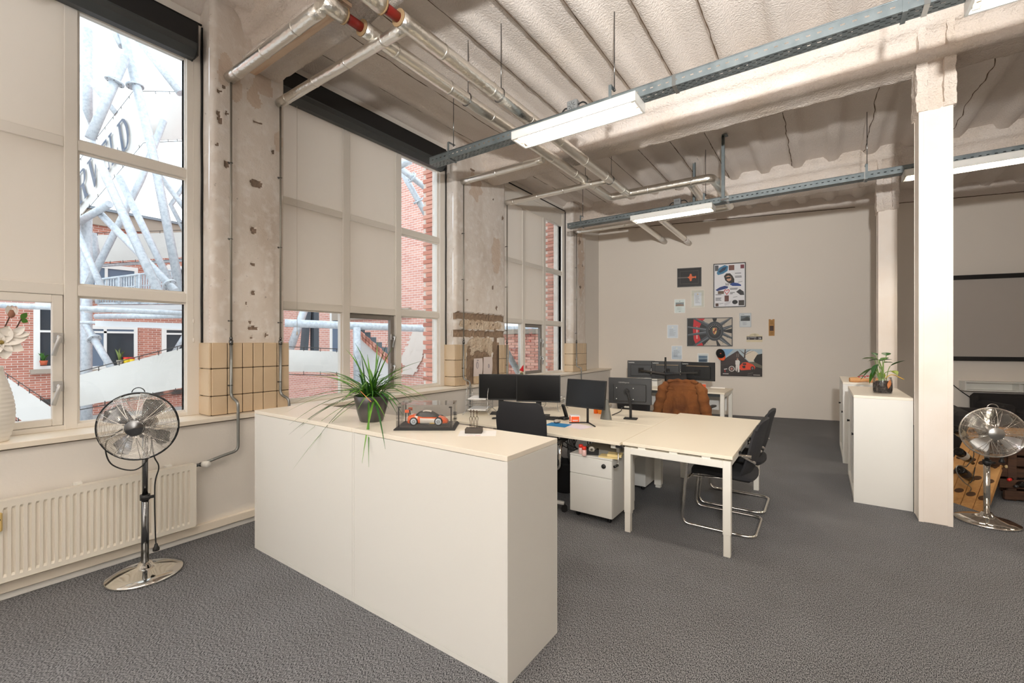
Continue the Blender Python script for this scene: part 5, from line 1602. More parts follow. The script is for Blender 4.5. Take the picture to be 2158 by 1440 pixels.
for i, (u0, v0, u1, v1, wd, g) in enumerate(((1842, 756, 1816, 755, .05, 0), (1852, 762, 1880, 755, .045, 1), (1868, 750, 1866, 742, .04, 1), (1846, 750, 1836, 742, .035, 1), (1876, 772, 1908, 757, .042, 1), (1878, 782, 1892, 790, .05, 2), (1845, 775, 1806, 792, .045, 0), (1848, 778, 1832, 806, .04, 0), (1838, 776, 1812, 800, .035, 1), (1857, 785, 1858, 803, .034, 2), (1850, 768, 1838, 790, .045, 1), (1862, 765, 1882, 763, .035, 0), (1852, 758, 1828, 760, .045, 1), (1860, 760, 1872, 752, .04, 0))):
    dy = R.uniform(-.06, .06)
    p = on_y(u0, v0, pj_.y + dy) - JO; q = on_y(u1, v1, pj_.y + dy * 2 + .02) - JO
    broad_leaf(jar, (R.uniform(-.03, .03), R.uniform(-.03, .03), .12), p, q, wd, LG[g])
b = MB(); a_ = on_y(1880, 790, pj_.y) - JO; c_ = on_y(1905, 800, pj_.y) - JO; b.tube(spline([(0.02, 0, .15), a_, c_], 5), .004, 5); b.build('yellow_stalk', mat('stalk_yellow', (222, 176, 56), .5), jar)
b = MB(); a_ = on_y(1876, 800, pj_.y - .08) - JO; c_ = on_y(1872, 820, pj_.y - .085) - JO; b.sheet(lambda u, v: a_.lerp(c_, v) + Vector(((u - .5) * .03 * math.sin(v * PI), -.004 * math.sin(u * PI), 0)), 4, 6); b.build('dry_leaf', mat('dry_leaf_brown', (178, 110, 62), .7), jar)
q = on_z(1818, 806, CT); 
t = thing('flower_log', 'red flowers on a pale wooden log slice on the rear cabinet', 'decoration', (q.x + .02, 7.25, CT), .2)
b = MB(); b.sheet(lambda a, c: ((-.16 + .32 * a), (.03 + .012 * math.sin(a * 7)) * math.cos(c * 2 * PI), .03 + (.028 + .006 * math.sin(a * 9)) * math.sin(c * 2 * PI)), 14, 12); b.build('log', mat('pale_log', (206, 156, 106), .8), t)
for k in range(5):
    b = MB(); cx_ = -.06 + .03 * k
    for j in range(5):
        an = j * 1.257 + k; b.sheet(lambda a, c: (cx_ + .02 * c * math.cos(an + (a - .5) * .9), .02 * c * math.sin(an + (a - .5) * .9), .06 + .018 * c + .01 * (k % 2)), 3, 3)
    b.build('flower', mat('flower_red', (206, 34, 56), .6), t)
t = thing('ornament', 'white folded paper star hanging off the rear cabinet edge', 'ornament', (on_y(1838, 815, 7.10).x, 7.10, .99))
b = MB()
for k in range(5):
    a = .6 + k * 1.257; b.add([(0, 0, 0), (.06 * math.cos(a), -.01, .06 * math.sin(a)), (.025 * math.cos(a + .6), .012, .025 * math.sin(a + .6)), (0, .02, 0)], [(0, 1, 2), (0, 2, 3), (0, 3, 1), (1, 3, 2)])
b.build('star', M_paper, t)

# ================================================================== ON THE SILLS AND PILLARS
vz = thing('vase', 'white ribbed vase holding magnolia branches on the window sill', 'vase', (-4.20, .375, .9515))
VO = Vector(vz.location)
pr = []
for k in range(57):
    z = k / 56 * .47; q = z / .47
    r = .062 + .055 * math.sin(min(1, .12 + q * .95) * PI) * (1 - .25 * q)
    pr.append((r + .004 * abs(math.sin(z / .026 * PI)), z))
b = MB(); b.lathe([(0, 0)] + pr + [(pr[-1][0] - .008, .468), (.03, .3), (0, .3)], (0, 0, 0), 32); b.build('body', mat('white_ceramic', (240, 236, 228), .4), vz)
mg = thing('magnolia_branch', 'white magnolia blossoms on dark twigs standing in the ribbed vase', 'flower', VO + Vector((0, 0, .33)))
MO = Vector(mg.location)
M_petal = mat('magnolia_petal', (242, 238, 232), .6, var=[(14, (236, 206, 200), .62, .8)]); M_twig = mat('twig', (78, 56, 44), .8)
def VP(u, v, x=-4.12): return on_x(u, v, x) - MO
def twig(pts, r=.0035): 
    b = MB(); b.tube(spline(pts, 5), r, 5); b.build('twig', M_twig, mg)
twig([Vector((0, 0, 0)), VP(-8, 740), VP(20, 715), VP(45, 672)]); twig([Vector((.01, 0, 0)), VP(-14, 735), VP(5, 700), VP(24, 660)]); twig([Vector((0, .01, 0)), VP(-20, 760), VP(0, 722)])
def petal(c, d, L, wd, bend=.3):
    d = Vector(d).normalized(); sd = d.cross(Vector((1, 0, .2))).normalized(); nn = sd.cross(d)
    b = MB(); b.sheet(lambda a, q: Vector(c) + d * (L * q) + sd * ((a - .5) * 2 * wd * math.sin(PI * min(1, .12 + q * .86)) ** .8) + nn * (bend * L * q * q + .35 * wd * (2 * a - 1) ** 2), 6, 8); b.build('petal', M_petal, mg)
cf = VP(2, 722)
for k in range(7):
    a = -.5 + k * .9; petal(cf, (.15, math.cos(a), math.sin(a)), .125 if k % 2 else .105, .038, -.15)
cf2 = VP(26, 706)
for a in (.1, 1.0, 2.4): petal(cf2, (.2, math.cos(a), math.sin(a) * .6), .075, .022, .1)
cf3 = VP(24, 664)
for a in (.8, 1.5, 2.2): petal(cf3, (.1, math.cos(a) * .5, 1), .06, .020, .05)
b = MB(); b.lathe([(0, -.02), (.014, -.01), (.018, .005), (.01, .03), (0, .034)], cf3, 10); b.build('bud', mat('bud_brown', (150, 104, 84), .7), mg)
b = MB(); b.lathe([(0, -.006), (.014, 0), (.012, .014), (0, .018)], cf, 12, 0, (1, 0, 0)); b.build('stamen', mat('stamen', (150, 130, 70), .8), mg)
for (u0, v0, u1, v1) in ((45, 672, 54, 662), (45, 674, 56, 678), (8, 702, 2, 694)):
    a_, c_ = VP(u0, v0), VP(u1, v1); d = c_ - a_; sd = d.cross(Vector((1, 0, 0))).normalized()
    b = MB(); b.sheet(lambda u, q: a_ + d * 1.3 * q + sd * ((u - .5) * .03 * math.sin(PI * min(1, .1 + q * .9))), 3, 6); b.build('leaf', LG[0], mg)
gq = on_z(1100, 786, .951)
gn = thing('gnome_figurine', 'small figurine in a red pointed hat on the far window sill', 'figurine', (-4.15, on_x(1099, 780, -4.15).y, .951))
b = MB(); b.lathe([(0, 0), (.035, 0), (.04, .03), (.03, .085), (.018, .10), (0, .102)], (0, 0, 0), 16); b.build('body', mat('gnome_grey', (110, 112, 84), .8), gn)
b = MB(); b.lathe([(0, -.02), (.02, -.012), (.022, 0), (.016, .014), (0, .02)], (0, 0, .115), 14); b.build('head', mat('gnome_face', (222, 188, 150), .7), gn)
b = MB(); b.lathe([(.0, 0), (.042, .002), (.036, .012), (0, .115)], (0, 0, .128), 16, 0, (.15, .35, 1)); b.build('hat', mat('gnome_red', (206, 24, 36), .8), gn)
for k, (u, v0, v1, du) in enumerate(((1006.5, 756, 792, 9), (1027, 753, 790, 9))):
    a_, c_ = on_x(u - du, v0, XP + .014), on_x(u + du, v1, XP + .014)
    t = thing('paper_note', ('paper note with a drawn blue oval taped to the trenched pillar', 'second paper note with a smaller mark, right of its twin on the pillar')[k], 'paper', (XP + .012, (a_.y + c_.y) / 2, (a_.z + c_.z) / 2))
    hy, hz = abs(c_.y - a_.y) / 2, abs(a_.z - c_.z) / 2
    b = MB(); b.sheet(lambda a, q: (.004 + .012 * math.sin(q * 3) * a, -hy + 2 * hy * a + .01 * q, -hz + 2 * hz * q), 4, 6); b.build('sheet', mat('note_paper', (226, 214, 210), .8), t)
    b = MB(); s = 1.0 if k == 0 else .6
    b.tube([(.014, -.02 * (1 - 2 * k) + .022 * s * math.cos(a), .03 - .03 * k + .045 * s * math.sin(a)) for a in [2 * PI * i / 20 for i in range(20)]], .003, 4, closed=True)
    if k == 0: b.tube([(.014, -.03, .10), (.014, -.01, .105), (.014, .01, .10)], .003, 4)
    b.build('drawing', mat('ink_blue', (96, 92, 120), .7), t)
# ================================================================== BACK WALL PICTURES
BA = math.atan(.24)
def on_b(u, v, off=0.0):
    r = ray(u, v)
    t = (10.868 - off * math.sqrt(1 + .24 * .24)) / (r.y - .24 * r.x)
    return EYEP + r * t
E1 = Vector((math.cos(BA), math.sin(BA), 0))
PM = {}
def pc_(rgb):
    if rgb not in PM: PM[rgb] = mat('print_%02x%02x%02x' % rgb, rgb, .55)
    return PM[rgb]
def circ(cx, cy, rx, ry, n=20, a0=0, a1=2 * PI): return [(cx + rx * math.cos(a0 + (a1 - a0) * k / n), cy + ry * math.sin(a0 + (a1 - a0) * k / n)) for k in range(n if abs(a1 - a0 - 2 * PI) < 1e-6 else n + 1)]
def rect(x0, y0, x1, y1): return [(x0, y0), (x1, y0), (x1, y1), (x0, y1)]
def line(x0, y0, x1, y1, w0, w1=None):
    w1 = w0 if w1 is None else w1
    dx, dy = x1 - x0, y1 - y0; L = math.hypot(dx, dy); nx, ny = -dy / L, dx / L
    return [(x0 + nx * w0, y0 + ny * w0), (x1 + nx * w1, y1 + ny * w1), (x1 - nx * w1, y1 - ny * w1), (x0 - nx * w0, y0 - ny * w0)]
def picture(name, label, cat, box, frame_rgb, fw, depth, draws, bg=(240, 240, 238), glazed=False, group=None):
    u0, v0, u1, v1 = box
    c = on_b((u0 + u1) / 2, (v0 + v1) / 2)
    W = (on_b(u1, (v0 + v1) / 2) - on_b(u0, (v0 + v1) / 2)).length
    H = (on_b((u0 + u1) / 2, v0) - on_b((u0 + u1) / 2, v1)).length
    t = thing(name, label, cat, c, BA, group)
    if fw:
        for nm in 'tblr':
            b = MB()
            if nm == 't': b.box(-W / 2, W / 2, -depth, -.001, H / 2 - fw, H / 2, 0, .0015)
            if nm == 'b': b.box(-W / 2, W / 2, -depth, -.001, -H / 2, -H / 2 + fw, 0, .0015)
            if nm == 'l': b.box(-W / 2, -W / 2 + fw, -depth, -.001, -H / 2 + fw, H / 2 - fw, 0, .0015)
            if nm == 'r': b.box(W / 2 - fw, W / 2, -depth, -.001, -H / 2 + fw, H / 2 - fw, 0, .0015)
            b.build('frame_rail', mat('frame_%02x%02x%02x' % frame_rgb, frame_rgb, .4), t)
    w_, h_ = W - 2 * fw, H - 2 * fw
    dz = depth * .6 if fw else depth
    b = MB(); b.box(-w_ / 2, w_ / 2, -dz, -.001, -h_ / 2, h_ / 2); b.build('backing', pc_(bg), t)
    mats, b = [], MB()
    for k, (poly, rgb) in enumerate(draws):
        m = pc_(rgb)
        if m not in mats: mats.append(m)
        y = -dz - .0004 - .00025 * k
        pts = [((p[0] - .5) * w_, y, (.5 - p[1]) * h_) for p in poly]
        pts = [(max(-w_ / 2, min(w_ / 2, p[0])), p[1], max(-h_ / 2, min(h_ / 2, p[2]))) for p in pts]
        b.add(pts, [tuple(range(len(pts)))], mats.index(m))
    if draws:
        pr_ = b.build('print', mats, t, recalc=False)
    if glazed:
        b = MB(); b.box(-w_ / 2, w_ / 2, -depth * .6 - .006, -depth * .6 - .005, -h_ / 2, h_ / 2); b.build('glazing', M_glass, t)
    return t, W, H
def bars(x0, x1, y0, y1, n, rgb=(120, 120, 122), rnd=random.Random(5)):
    return [(rect(x0, y0 + (y1 - y0) * k / n, x0 + (x1 - x0) * (.55 + .45 * rnd.random()), y0 + (y1 - y0) * (k + .45) / n), rgb) for k in range(n)]
# 1 orange jet on a dark picture
D = [(rect(.0, 0, 1, 1), (34, 31, 31)), (rect(.1, .14, .9, .86), (96, 90, 84)), (rect(.11, .155, .89, .845), (30, 27, 27)), (rect(.0, .47, .5, .53), (112, 104, 98)),
     ([(.42, .5), (.5, .44), (.54, .3), (.6, .32), (.62, .45), (.74, .47), (.78, .42), (.8, .5), (.78, .58), (.74, .53), (.62, .56), (.6, .7), (.54, .72), (.5, .57)], (232, 112, 62))]
picture('framed_picture', 'dark framed picture of a small orange jet, topmost left on the wall', 'picture', (1427, 565, 1478, 605), (70, 68, 66), .012, .02, D, (34, 31, 31))
# 2 collage poster
D = [(rect(0, 0, 1, 1), (238, 238, 242)), (rect(.02, .02, .14, .15), (92, 94, 98)), ([(.08, .2), (.16, .08), (.34, .02), (.46, .05), (.44, .16), (.3, .22), (.12, .25)], (62, 128, 168)), ([(.14, .17), (.28, .08), (.42, .06), (.36, .14), (.2, .2)], (40, 60, 84)),
     (rect(.48, .03, .66, .15), (126, 84, 74)), (rect(.86, .03, .98, .12), (124, 60, 70)),
     ([(.32, .28), (.4, .22), (.52, .22), (.6, .28), (.66, .36), (.66, .46), (.5, .46), (.42, .42), (.36, .38)], (46, 38, 34)), ([(.38, .3), (.46, .27), (.55, .3), (.56, .38), (.48, .41), (.42, .38)], (206, 160, 132)), ([(.38, .31), (.54, .3), (.54, .34), (.38, .35)], (24, 24, 26)),
     ([(.5, .48), (.62, .44), (.78, .46), (.88, .5), (.88, .53), (.6, .52)], (38, 72, 148)), ([(.04, .6), (.18, .54), (.34, .51), (.46, .53), (.44, .57), (.26, .6), (.1, .63)], (36, 60, 128)),
     (rect(.12, .63, .32, .7), (104, 82, 66)), (rect(.34, .74, .48, .88), (104, 62, 54)), ([(.72, .66), (.84, .6), (.96, .66), (.98, .74), (.86, .74)], (58, 58, 62)), (rect(.8, .86, .98, .98), (66, 60, 56)), (rect(.04, .92, .14, .99), (90, 66, 54)),
     (circ(.68, .9, .09, .05), (34, 34, 36)), ([(.32, .92), (.44, .88), (.58, .86), (.52, .93), (.36, .98)], (214, 214, 220)),
     (circ(.37, .63, .045, .035, 12), (206, 40, 48)), (circ(.46, .63, .045, .035, 12), (206, 40, 48)), ([(.335, .645), (.495, .645), (.415, .73)], (206, 40, 48)), (circ(.375, .635, .028, .022, 12), (238, 238, 242)), (circ(.455, .635, .028, .022, 12), (238, 238, 242)), ([(.36, .645), (.47, .645), (.415, .705)], (238, 238, 242))]
for (x, y, w_, n) in ((.68, .22, .24, 1), (.68, .29, .24, 2), (.52, .57, .26, 2), (.52, .67, .16, 2), (.04, .71, .26, 1), (.04, .79, .2, 3)):
    D += bars(x, x + w_, y, y + .026 * n, n, (44, 44, 48))
for (x, y) in ((.78, .43), (.62, .78), (.16, .925)): D.append((line(x, y + .01, x + .14, y - .006, .006), (150, 150, 156)))
cp, W_, H_ = picture('framed_poster', 'tall black-framed collage poster of cut-out photos and captions', 'poster', (1503, 555, 1571, 648), (20, 20, 21), .018, .025, D)
vs_, fs_ = text_mesh('50', .07, 'LEFT', .001)
b = MB(); b.xf = Matrix.Translation((-.13 * W_, -.0245, -.005)) @ Matrix.Rotation(PI / 2, 4, 'X'); b.add(vs_, fs_); b.build('number_print', M_black, cp, recalc=False)
# documents and small frames
picture('framed_document', 'cream-framed certificate hanging right of the two small frames', 'document', (1455.5, 611, 1485, 649), (226, 220, 206), .02, .02, [(rect(.2, .12, .82, .92), (236, 236, 244)), (circ(.5, .22, .06, .04), (240, 200, 150))] + bars(.3, .72, .3, .8, 9, (168, 168, 180)), (220, 214, 200), True)
picture('framed_picture', 'small white frame with a wide landscape photo over printed text', 'picture', (1421, 631, 1444, 660), (240, 240, 238), .012, .02, [(rect(.08, .22, .92, .5), (112, 128, 134)), ([(.08, .36), (.5, .32), (.92, .38), (.92, .5), (.08, .5)], (128, 82, 52)), (rect(.08, .22, .92, .28), (84, 90, 96)), (circ(.5, .12, .04, .035), (60, 60, 62)), (rect(.4, .9, .6, .93), (60, 60, 62))] + bars(.25, .75, .58, .8, 5, (176, 190, 186)), (228, 236, 234), True)
for k, (bx, lab) in enumerate((((1406, 685, 1429, 713), 'small white framed letter farthest left among the wall pictures'), ((1415, 729, 1437.5, 758), 'small white framed letter just above the left monitor backs'))):
    picture('framed_document', lab, 'document', bx, (244, 244, 246), .01, .018, [(circ(.5, .16, .08, .06), (250, 246, 236))] + bars(.18, .82, .3, .86, 11, (176, 182, 196)), (222, 228, 240), True)
picture('framed_picture', 'small white frame with a blue seascape photo, partly behind a monitor back', 'picture', (1470, 745, 1493, 768), (240, 240, 240), .012, .018, [(rect(.06, .18, .94, .82), (122, 142, 166)), ([(.06, .6), (.94, .52), (.94, .82), (.06, .82)], (64, 82, 104)), (rect(.06, .46, .94, .5), (196, 200, 206))], (240, 240, 240), True)
picture('framed_picture', 'silver frame with a grey coastal photo above printed text', 'picture', (1558, 660, 1583, 690), (196, 198, 200), .012, .02, [(rect(.06, .16, .94, .56), (108, 116, 124)), ([(.06, .44), (.4, .34), (.7, .22), (.94, .36), (.94, .56), (.06, .56)], (60, 62, 64)), (rect(.1, .05, .4, .09), (170, 170, 172))] + bars(.25, .75, .64, .9, 4, (186, 186, 196)), (238, 238, 242), True)
# wheel photograph
D = [(rect(0, 0, 1, 1), (28, 29, 31))]
for (a, b_) in ((-70, 30), (-20, 20), (20, 22), (62, 22), (100, 26), (250, 24)):
    aa = math.radians(a); p = [(.62 + .16 * math.cos(aa - .3), .47 + .26 * math.sin(aa - .3)), (.62 + .6 * math.cos(aa - .26), .47 + .95 * math.sin(aa - .26)), (.62 + .6 * math.cos(aa + .26), .47 + .95 * math.sin(aa + .26)), (.62 + .16 * math.cos(aa + .3), .47 + .26 * math.sin(aa + .3))]
    D.append((p, (196, 186, 172)))
D += [([(.14, .0), (.4, .0), (.34, .1), (.28, .3), (.26, .6), (.3, .8), (.36, 1), (.2, 1), (.14, .78), (.12, .4)], (208, 34, 44)), ([(.2, .3), (.23, .3), (.23, .75), (.2, .75)], (232, 170, 168)), (circ(.32, .1, .028, .05, 16), (60, 16, 20)), (circ(.325, .1, .016, .03, 16), (208, 34, 44))]
for a, w0, w1 in ((180 - 8, .05, .03), (180 + 9, .05, .03), (232, .06, .045), (128, .06, .045), (300, .06, .05), (62, .06, .05), (350, .05, .04), (14, .05, .04)):
    aa = math.radians(a); D.append((line(.62 + .12 * math.cos(aa), .47 + .2 * math.sin(aa), .62 + .75 * math.cos(aa), .47 + 1.05 * math.sin(aa), w0 * 1.25, w1), (72, 78, 84)))
    D.append((line(.62 + .16 * math.cos(aa), .455 + .26 * math.sin(aa), .62 + .7 * math.cos(aa), .455 + 1.0 * math.sin(aa), .012, .008), (132, 140, 148)))
D += [(circ(.62, .47, .2, .36, 32), (62, 67, 73)), (circ(.62, .47, .175, .315, 32), (22, 23, 25)), (circ(.62, .47, .165, .295, 32), (92, 98, 104)), (circ(.62, .47, .15, .27, 32), (30, 31, 33)), (circ(.62, .47, .10, .18, 28), (54, 57, 60)),
      ([(.575, .36), (.62, .345), (.665, .36), (.665, .48), (.65, .56), (.62, .6), (.59, .56), (.575, .48)], (222, 184, 120)), ([(.62, .36), (.66, .37), (.66, .46), (.62, .46)], (150, 40, 42)), ([(.58, .47), (.62, .47), (.62, .58), (.595, .55)], (150, 40, 42)), (circ(.62, .465, .017, .034, 12), (90, 70, 30))]
for k in range(9): a = math.radians(200 + 140 * k / 8); D.append((circ(.62 + .125 * math.cos(a), .47 + .225 * math.sin(a), .008, .016, 6), (190, 192, 194)))
for (x, y) in ((.88, .14), (.92, .3), (.9, .7), (.8, .9), (.46, .9), (.42, .95), (.66, .06), (.84, .24)): D.append((circ(x, y, .008, .014, 8), (40, 40, 40)))
picture('framed_poster', 'wide black-framed photo of a car wheel with a red brake caliper', 'poster', (1447, 670, 1542.7, 730), (18, 18, 19), .016, .03, D)
# canvas with driver and red car
D = [(rect(0, 0, 1, 1), (44, 36, 34)), ([(.0, .0), (1, .0), (1, .5), (.6, .5), (.42, .06), (.2, .34), (.1, .36), (0, .3)], (176, 192, 200)), ([(0, 0), (.32, 0), (.12, .3), (0, .34)], (132, 176, 212)), (circ(.76, .26, .16, .2, 20), (226, 214, 196)),
     ([(.1, .36), (.4, .07), (.58, .34), (.6, .5), (.1, .6)], (66, 52, 50)), ([(.0, .4), (.6, .36), (.7, .5), (0, .62)], (58, 46, 45)),
     (line(.58, .34, .6, .0, .018, .012), (70, 54, 48)), (line(.59, .18, .46, .03, .01, .005), (70, 54, 48)), (line(.59, .14, .72, .02, .01, .004), (70, 54, 48)), (line(.6, .2, .8, .06, .007, .003), (80, 62, 54)), (line(.58, .2, .5, .1, .006, .003), (80, 62, 54)),
     (rect(.385, .16, .405, .3), (120, 108, 100)), (rect(.425, .16, .445, .3), (120, 108, 100)), ([(.8, .4), (.88, .2), (1, .16), (1, .8), (.86, .66)], (36, 34, 30)), ([(.5, .5), (.8, .46), (1, .6), (1, .7)], (104, 100, 84)),
     ([(.46, .62), (.54, .5), (.64, .48), (.78, .56), (.84, .66), (.82, .74), (.5, .78), (.44, .72)], (232, 74, 40)), (rect(.54, .52, .62, .58), (40, 34, 34)), (circ(.77, .7, .045, .075, 16), (28, 27, 28)), (circ(.77, .7, .026, .045, 14), (120, 110, 104)), ([(.52, .62), (.6, .6), (.6, .7), (.54, .7)], (30, 26, 28)),
     (circ(.27, .73, .075, .105, 18), (212, 204, 198)), (circ(.27, .73, .055, .08, 18), (70, 60, 58)), (circ(.27, .73, .03, .045, 12), (176, 120, 112)),
     ([(.36, .42), (.44, .4), (.47, .46), (.46, .58), (.36, .58)], (232, 228, 224)), ([(.37, .57), (.46, .57), (.46, .84), (.42, .86), (.41, .66), (.39, .84), (.36, .78)], (226, 222, 218)), (circ(.41, .365, .022, .04, 12), (206, 160, 136)), ([(.39, .34), (.43, .34), (.43, .355), (.39, .36)], (66, 46, 38)),
     (rect(.05, .91, .18, .935), (206, 202, 198)), ([(.18, .905), (.2, .92), (.18, .94)], (206, 202, 198)), (rect(.79, .93, .95, .95), (196, 190, 184)), (line(.66, .9, .78, .86, .004), (150, 140, 134)), (line(.65, .96, .76, .95, .004), (150, 140, 134)), ([(.08, .74), (.16, .72), (.16, .75), (.08, .77)], (216, 210, 208)), (line(.1, .78, .11, .86, .01), (180, 40, 44))]
picture('canvas_print', 'frameless canvas of a driver in white beside a red sports car', 'canvas', (1518, 736, 1605, 793), (30, 30, 30), 0, .035, D, (44, 36, 34))
# cap hung over the canvas corner
p = on_b(1518, 750, .09)
t = thing('cap', 'black and orange cap hanging on the corner of the canvas', 'cap', p, BA)
tl = .35
cu, cw = Vector((math.sin(tl), 0, -math.cos(tl))), Vector((math.cos(tl), 0, math.sin(tl)))   # along the cap towards its peak, and across
def cap_pt(a, c):
    th = a * 2 * PI; r = math.sin(c * PI / 2)
    return Vector((0, -.012, .05)) + cw * (.085 * r * math.cos(th)) + cu * (.10 * r * math.sin(th)) + Vector((0, -.075 * math.cos(c * PI / 2), 0))
b = MB(); b.sheet(cap_pt, 24, 10); b.build('crown', M_blackmatt, t)
def peak_pt(a, c):
    u = a * 2 - 1
    return Vector((0, -.014, .05)) + cw * (.082 * u * (1 - .12 * c * c)) + cu * (.055 * math.sqrt(max(0, 1 - u * u)) + .03 + .075 * c * (1 - .35 * u * u)) + Vector((0, -.03 * (1 - u * u) - .006 * c, 0))
b = MB(); b.sheet(peak_pt, 14, 8, 0, True, lambda a, c: 1 if c > .25 else 0); b.build('peak', [M_blackmatt, M_orange], t)
b = MB(); b.box(-.012, .012, -.0895, -.0865, .042, .056); b.build('badge', M_orange, t)
# rally plate
u0, v0, u1, v1 = 1573, 703, 1606.5, 721
c = on_b((u0 + u1) / 2, (v0 + v1) / 2); W_ = (on_b(u1, 712) - on_b(u0, 712)).length; H_ = (on_b(1590, v0) - on_b(1590, v1)).length
t = thing('rally_plate', 'cream rally plate with arched top and black number band', 'plate', c, BA)
pl = [(-W_ / 2, -H_ / 2), (W_ / 2, -H_ / 2), (W_ / 2, H_ * .24), (W_ * .36, H_ * .26)] + [(W_ * .32 * math.cos(a), H_ * .26 + H_ * .24 * math.sin(a)) for a in [PI * k / 10 for k in range(11)]] + [(-W_ * .36, H_ * .26), (-W_ / 2, H_ * .24)]
b = MB(); b.prism(pl, lambda a, q, z: (a, z, q), -.008, -.001); b.build('plate', mat('plate_cream', (220, 208, 176), .5), t)
b = MB(); b.box(-W_ * .49, W_ * .49, -.0088, -.0082, -H_ * .24, H_ * .14); b.build('band', mat('band_dark', (44, 34, 34), .5), t)
for tx, sz, x, z, al, m in (('26', H_ * .30, W_ * .43, -H_ * .16, 'RIGHT', M_paper), ('CAR CHALLENGE', H_ * .12, -W_ * .46, H_ * .0, 'LEFT', M_paper), ('2019', H_ * .10, -W_ * .42, -H_ * .18, 'LEFT', M_paper), ('2019', H_ * .10, -W_ * .02, -H_ * .18, 'LEFT', M_paper)):
    if tx == 'CAR CHALLENGE': tx = 'CAR CHALLENGE'
    vs_, fs_ = text_mesh(tx, sz, al, .0004)
    b = MB(); b.xf = Matrix.Translation((x, -.0092, z)) @ Matrix.Rotation(PI / 2, 4, 'X'); b.add(vs_, fs_); b.build('lettering', m, t, recalc=False)
b = MB(); b.bar((-.1, -.009, H_ * .28), (-.02, -.009, H_ * .33), .004, .001, 0, (0, 1, 0)); b.bar((-.02, -.009, H_ * .33), (.06, -.009, H_ * .27), .004, .001, 0, (0, 1, 0)); b.lathe([(.014, 0), (.018, .0), (.018, .001), (.014, .001)], (.01, -.0085, H_ * .36), 12, 0, (0, -1, 0)); b.build('emblem', mat('band_dark', (44, 34, 34)), t)
# wooden box lid
c = on_b(1626, 690.5); W_ = .105; H_ = (on_b(1626, 673) - on_b(1626, 708)).length
t = thing('wooden_box_lid', 'narrow brown wooden lid with a dark label, rightmost on the picture wall', 'plaque', c, BA)
b = MB(); b.prism([(-W_ / 2, -H_ / 2), (W_ / 2, -H_ / 2), (W_ / 2, H_ / 2), (W_ * .2, H_ / 2), (W_ * .12, H_ * .46), (-W_ * .12, H_ * .46), (-W_ * .2, H_ / 2), (-W_ / 2, H_ / 2)], lambda a, q, z: (a, z, q), -.012, -.001); b.build('board', mat('lid_wood', (186, 140, 84), .7, var=[(6, (168, 122, 70), .4, .7, (6, 1, 1))]), t)
b = MB(); b.box(-.035, .035, -.0126, -.0121, -.07, .035); b.build('label_patch', mat('label_dark', (70, 48, 38), .6), t)
b = MB()
for k in range(3): b.box(-.03, .03, -.0126, -.0121, .07 + k * .025, .078 + k * .025)
for k in range(2): b.box(-.02, .03, -.0126, -.0121, -.11 - k * .03, -.10 - k * .03)
b.build('print', mat('lid_ink', (120, 96, 50), .7), t)

# ================================================================== LOUNGE BEHIND THE COLUMN
# projection screen between two black bars
a0, a1 = on_b(2008, 587, .05), on_b(2008, 756, .05)
x0 = 1.80; x1 = 4.4
t = thing('projection_screen', 'grey projection screen between two black bars on the back wall', 'screen', (x0, back_y(x0) - .06, a1.z), BA)
L = (x1 - x0) / math.cos(BA); hz = a0.z - a1.z
b = MB(); b.box(0, L, -.045, .025, hz - .035, hz + .045, 0, .006); b.build('top_bar', M_black, t)
b = MB(); b.box(0, L, -.03, .02, -.035, .04, 0, .006); b.build('bottom_bar', M_black, t)
b = MB(); b.box(.01, L - .01, -.004, -.001, .04, hz - .035); b.build('cloth', mat('screen_cloth', (184, 176, 168), .9), t)
# long shelf
s0, s1 = on_b(2034, 804, .2), on_b(2034, 824, .2)
t = thing('wall_shelf', 'long white box shelf mounted low on the back wall', 'shelf', (s0.x, s0.y, s1.z), BA)
L = 2.4; hz = s0.z - s1.z; dp = .19
for (za, zb_) in ((0, .02), (hz - .02, hz)): 
    b = MB(); b.box(0, L, 0, dp, za, zb_, 0, .002); b.build('board', M_white, t)
for xx in (0, .72, .86, 1.6, L - .02): 
    b = MB(); b.box(xx, xx + .02, 0, dp, .02, hz - .02); b.build('divider', M_white, t)
b = MB(); b.box(.02, L - .02, dp - .012, dp, .02, hz - .02); b.build('back_board', M_white, t)
# sofas
M_sofa = mat('black_sofa', (34, 31, 31), .85, bump=[(300, .2, .003)])
def sofa(loc, rz, L, label):
    t = thing('sofa', label, 'sofa', loc, rz, 'black lounge sofas')
    b = MB(); b.box(-L / 2, L / 2, .0, .20, .10, .66, 0, .05); b.build('backrest', M_sofa, t)
    for s in (-1, 1):
        b = MB(); b.box(s * (L / 2 - .10) - .10, s * (L / 2 - .10) + .10, -.72, .0, .10, .55, 0, .045); b.build('arm', M_sofa, t)
    b = MB(); b.box(-L / 2 + .2, L / 2 - .2, -.72, .0, .10, .26, 0, .02); b.build('base', M_sofa, t)
    for k in (0, 1):
        b = MB(); xa_ = -L / 2 + .205 + k * (L - .41) / 2; b.box(xa_, xa_ + (L - .42) / 2, -.74, -.01, .265, .43, 0, .04); b.build('seat_cushion', M_sofa, t)
    for sx in (-1, 1):
        for sy in (-.66, .14):
            b = MB(); b.cyl((sx * (L / 2 - .08), sy, 0), (sx * (L / 2 - .08), sy, .10), .02, 10); b.build('leg', M_black, t)
    return t
sofa((3.25, back_y(3.25) - .32, 0), BA, 2.1, 'black sofa along the back wall below the white shelf')
sofa((1.62, 8.9, 0), PI / 2, 1.7, 'black sofa just behind the front column, its back to the desks')
p0 = on_b(2004, 808, .012); 
t = thing('cable', 'black cable hanging down the back wall beside the white shelf', 'cable', p0)
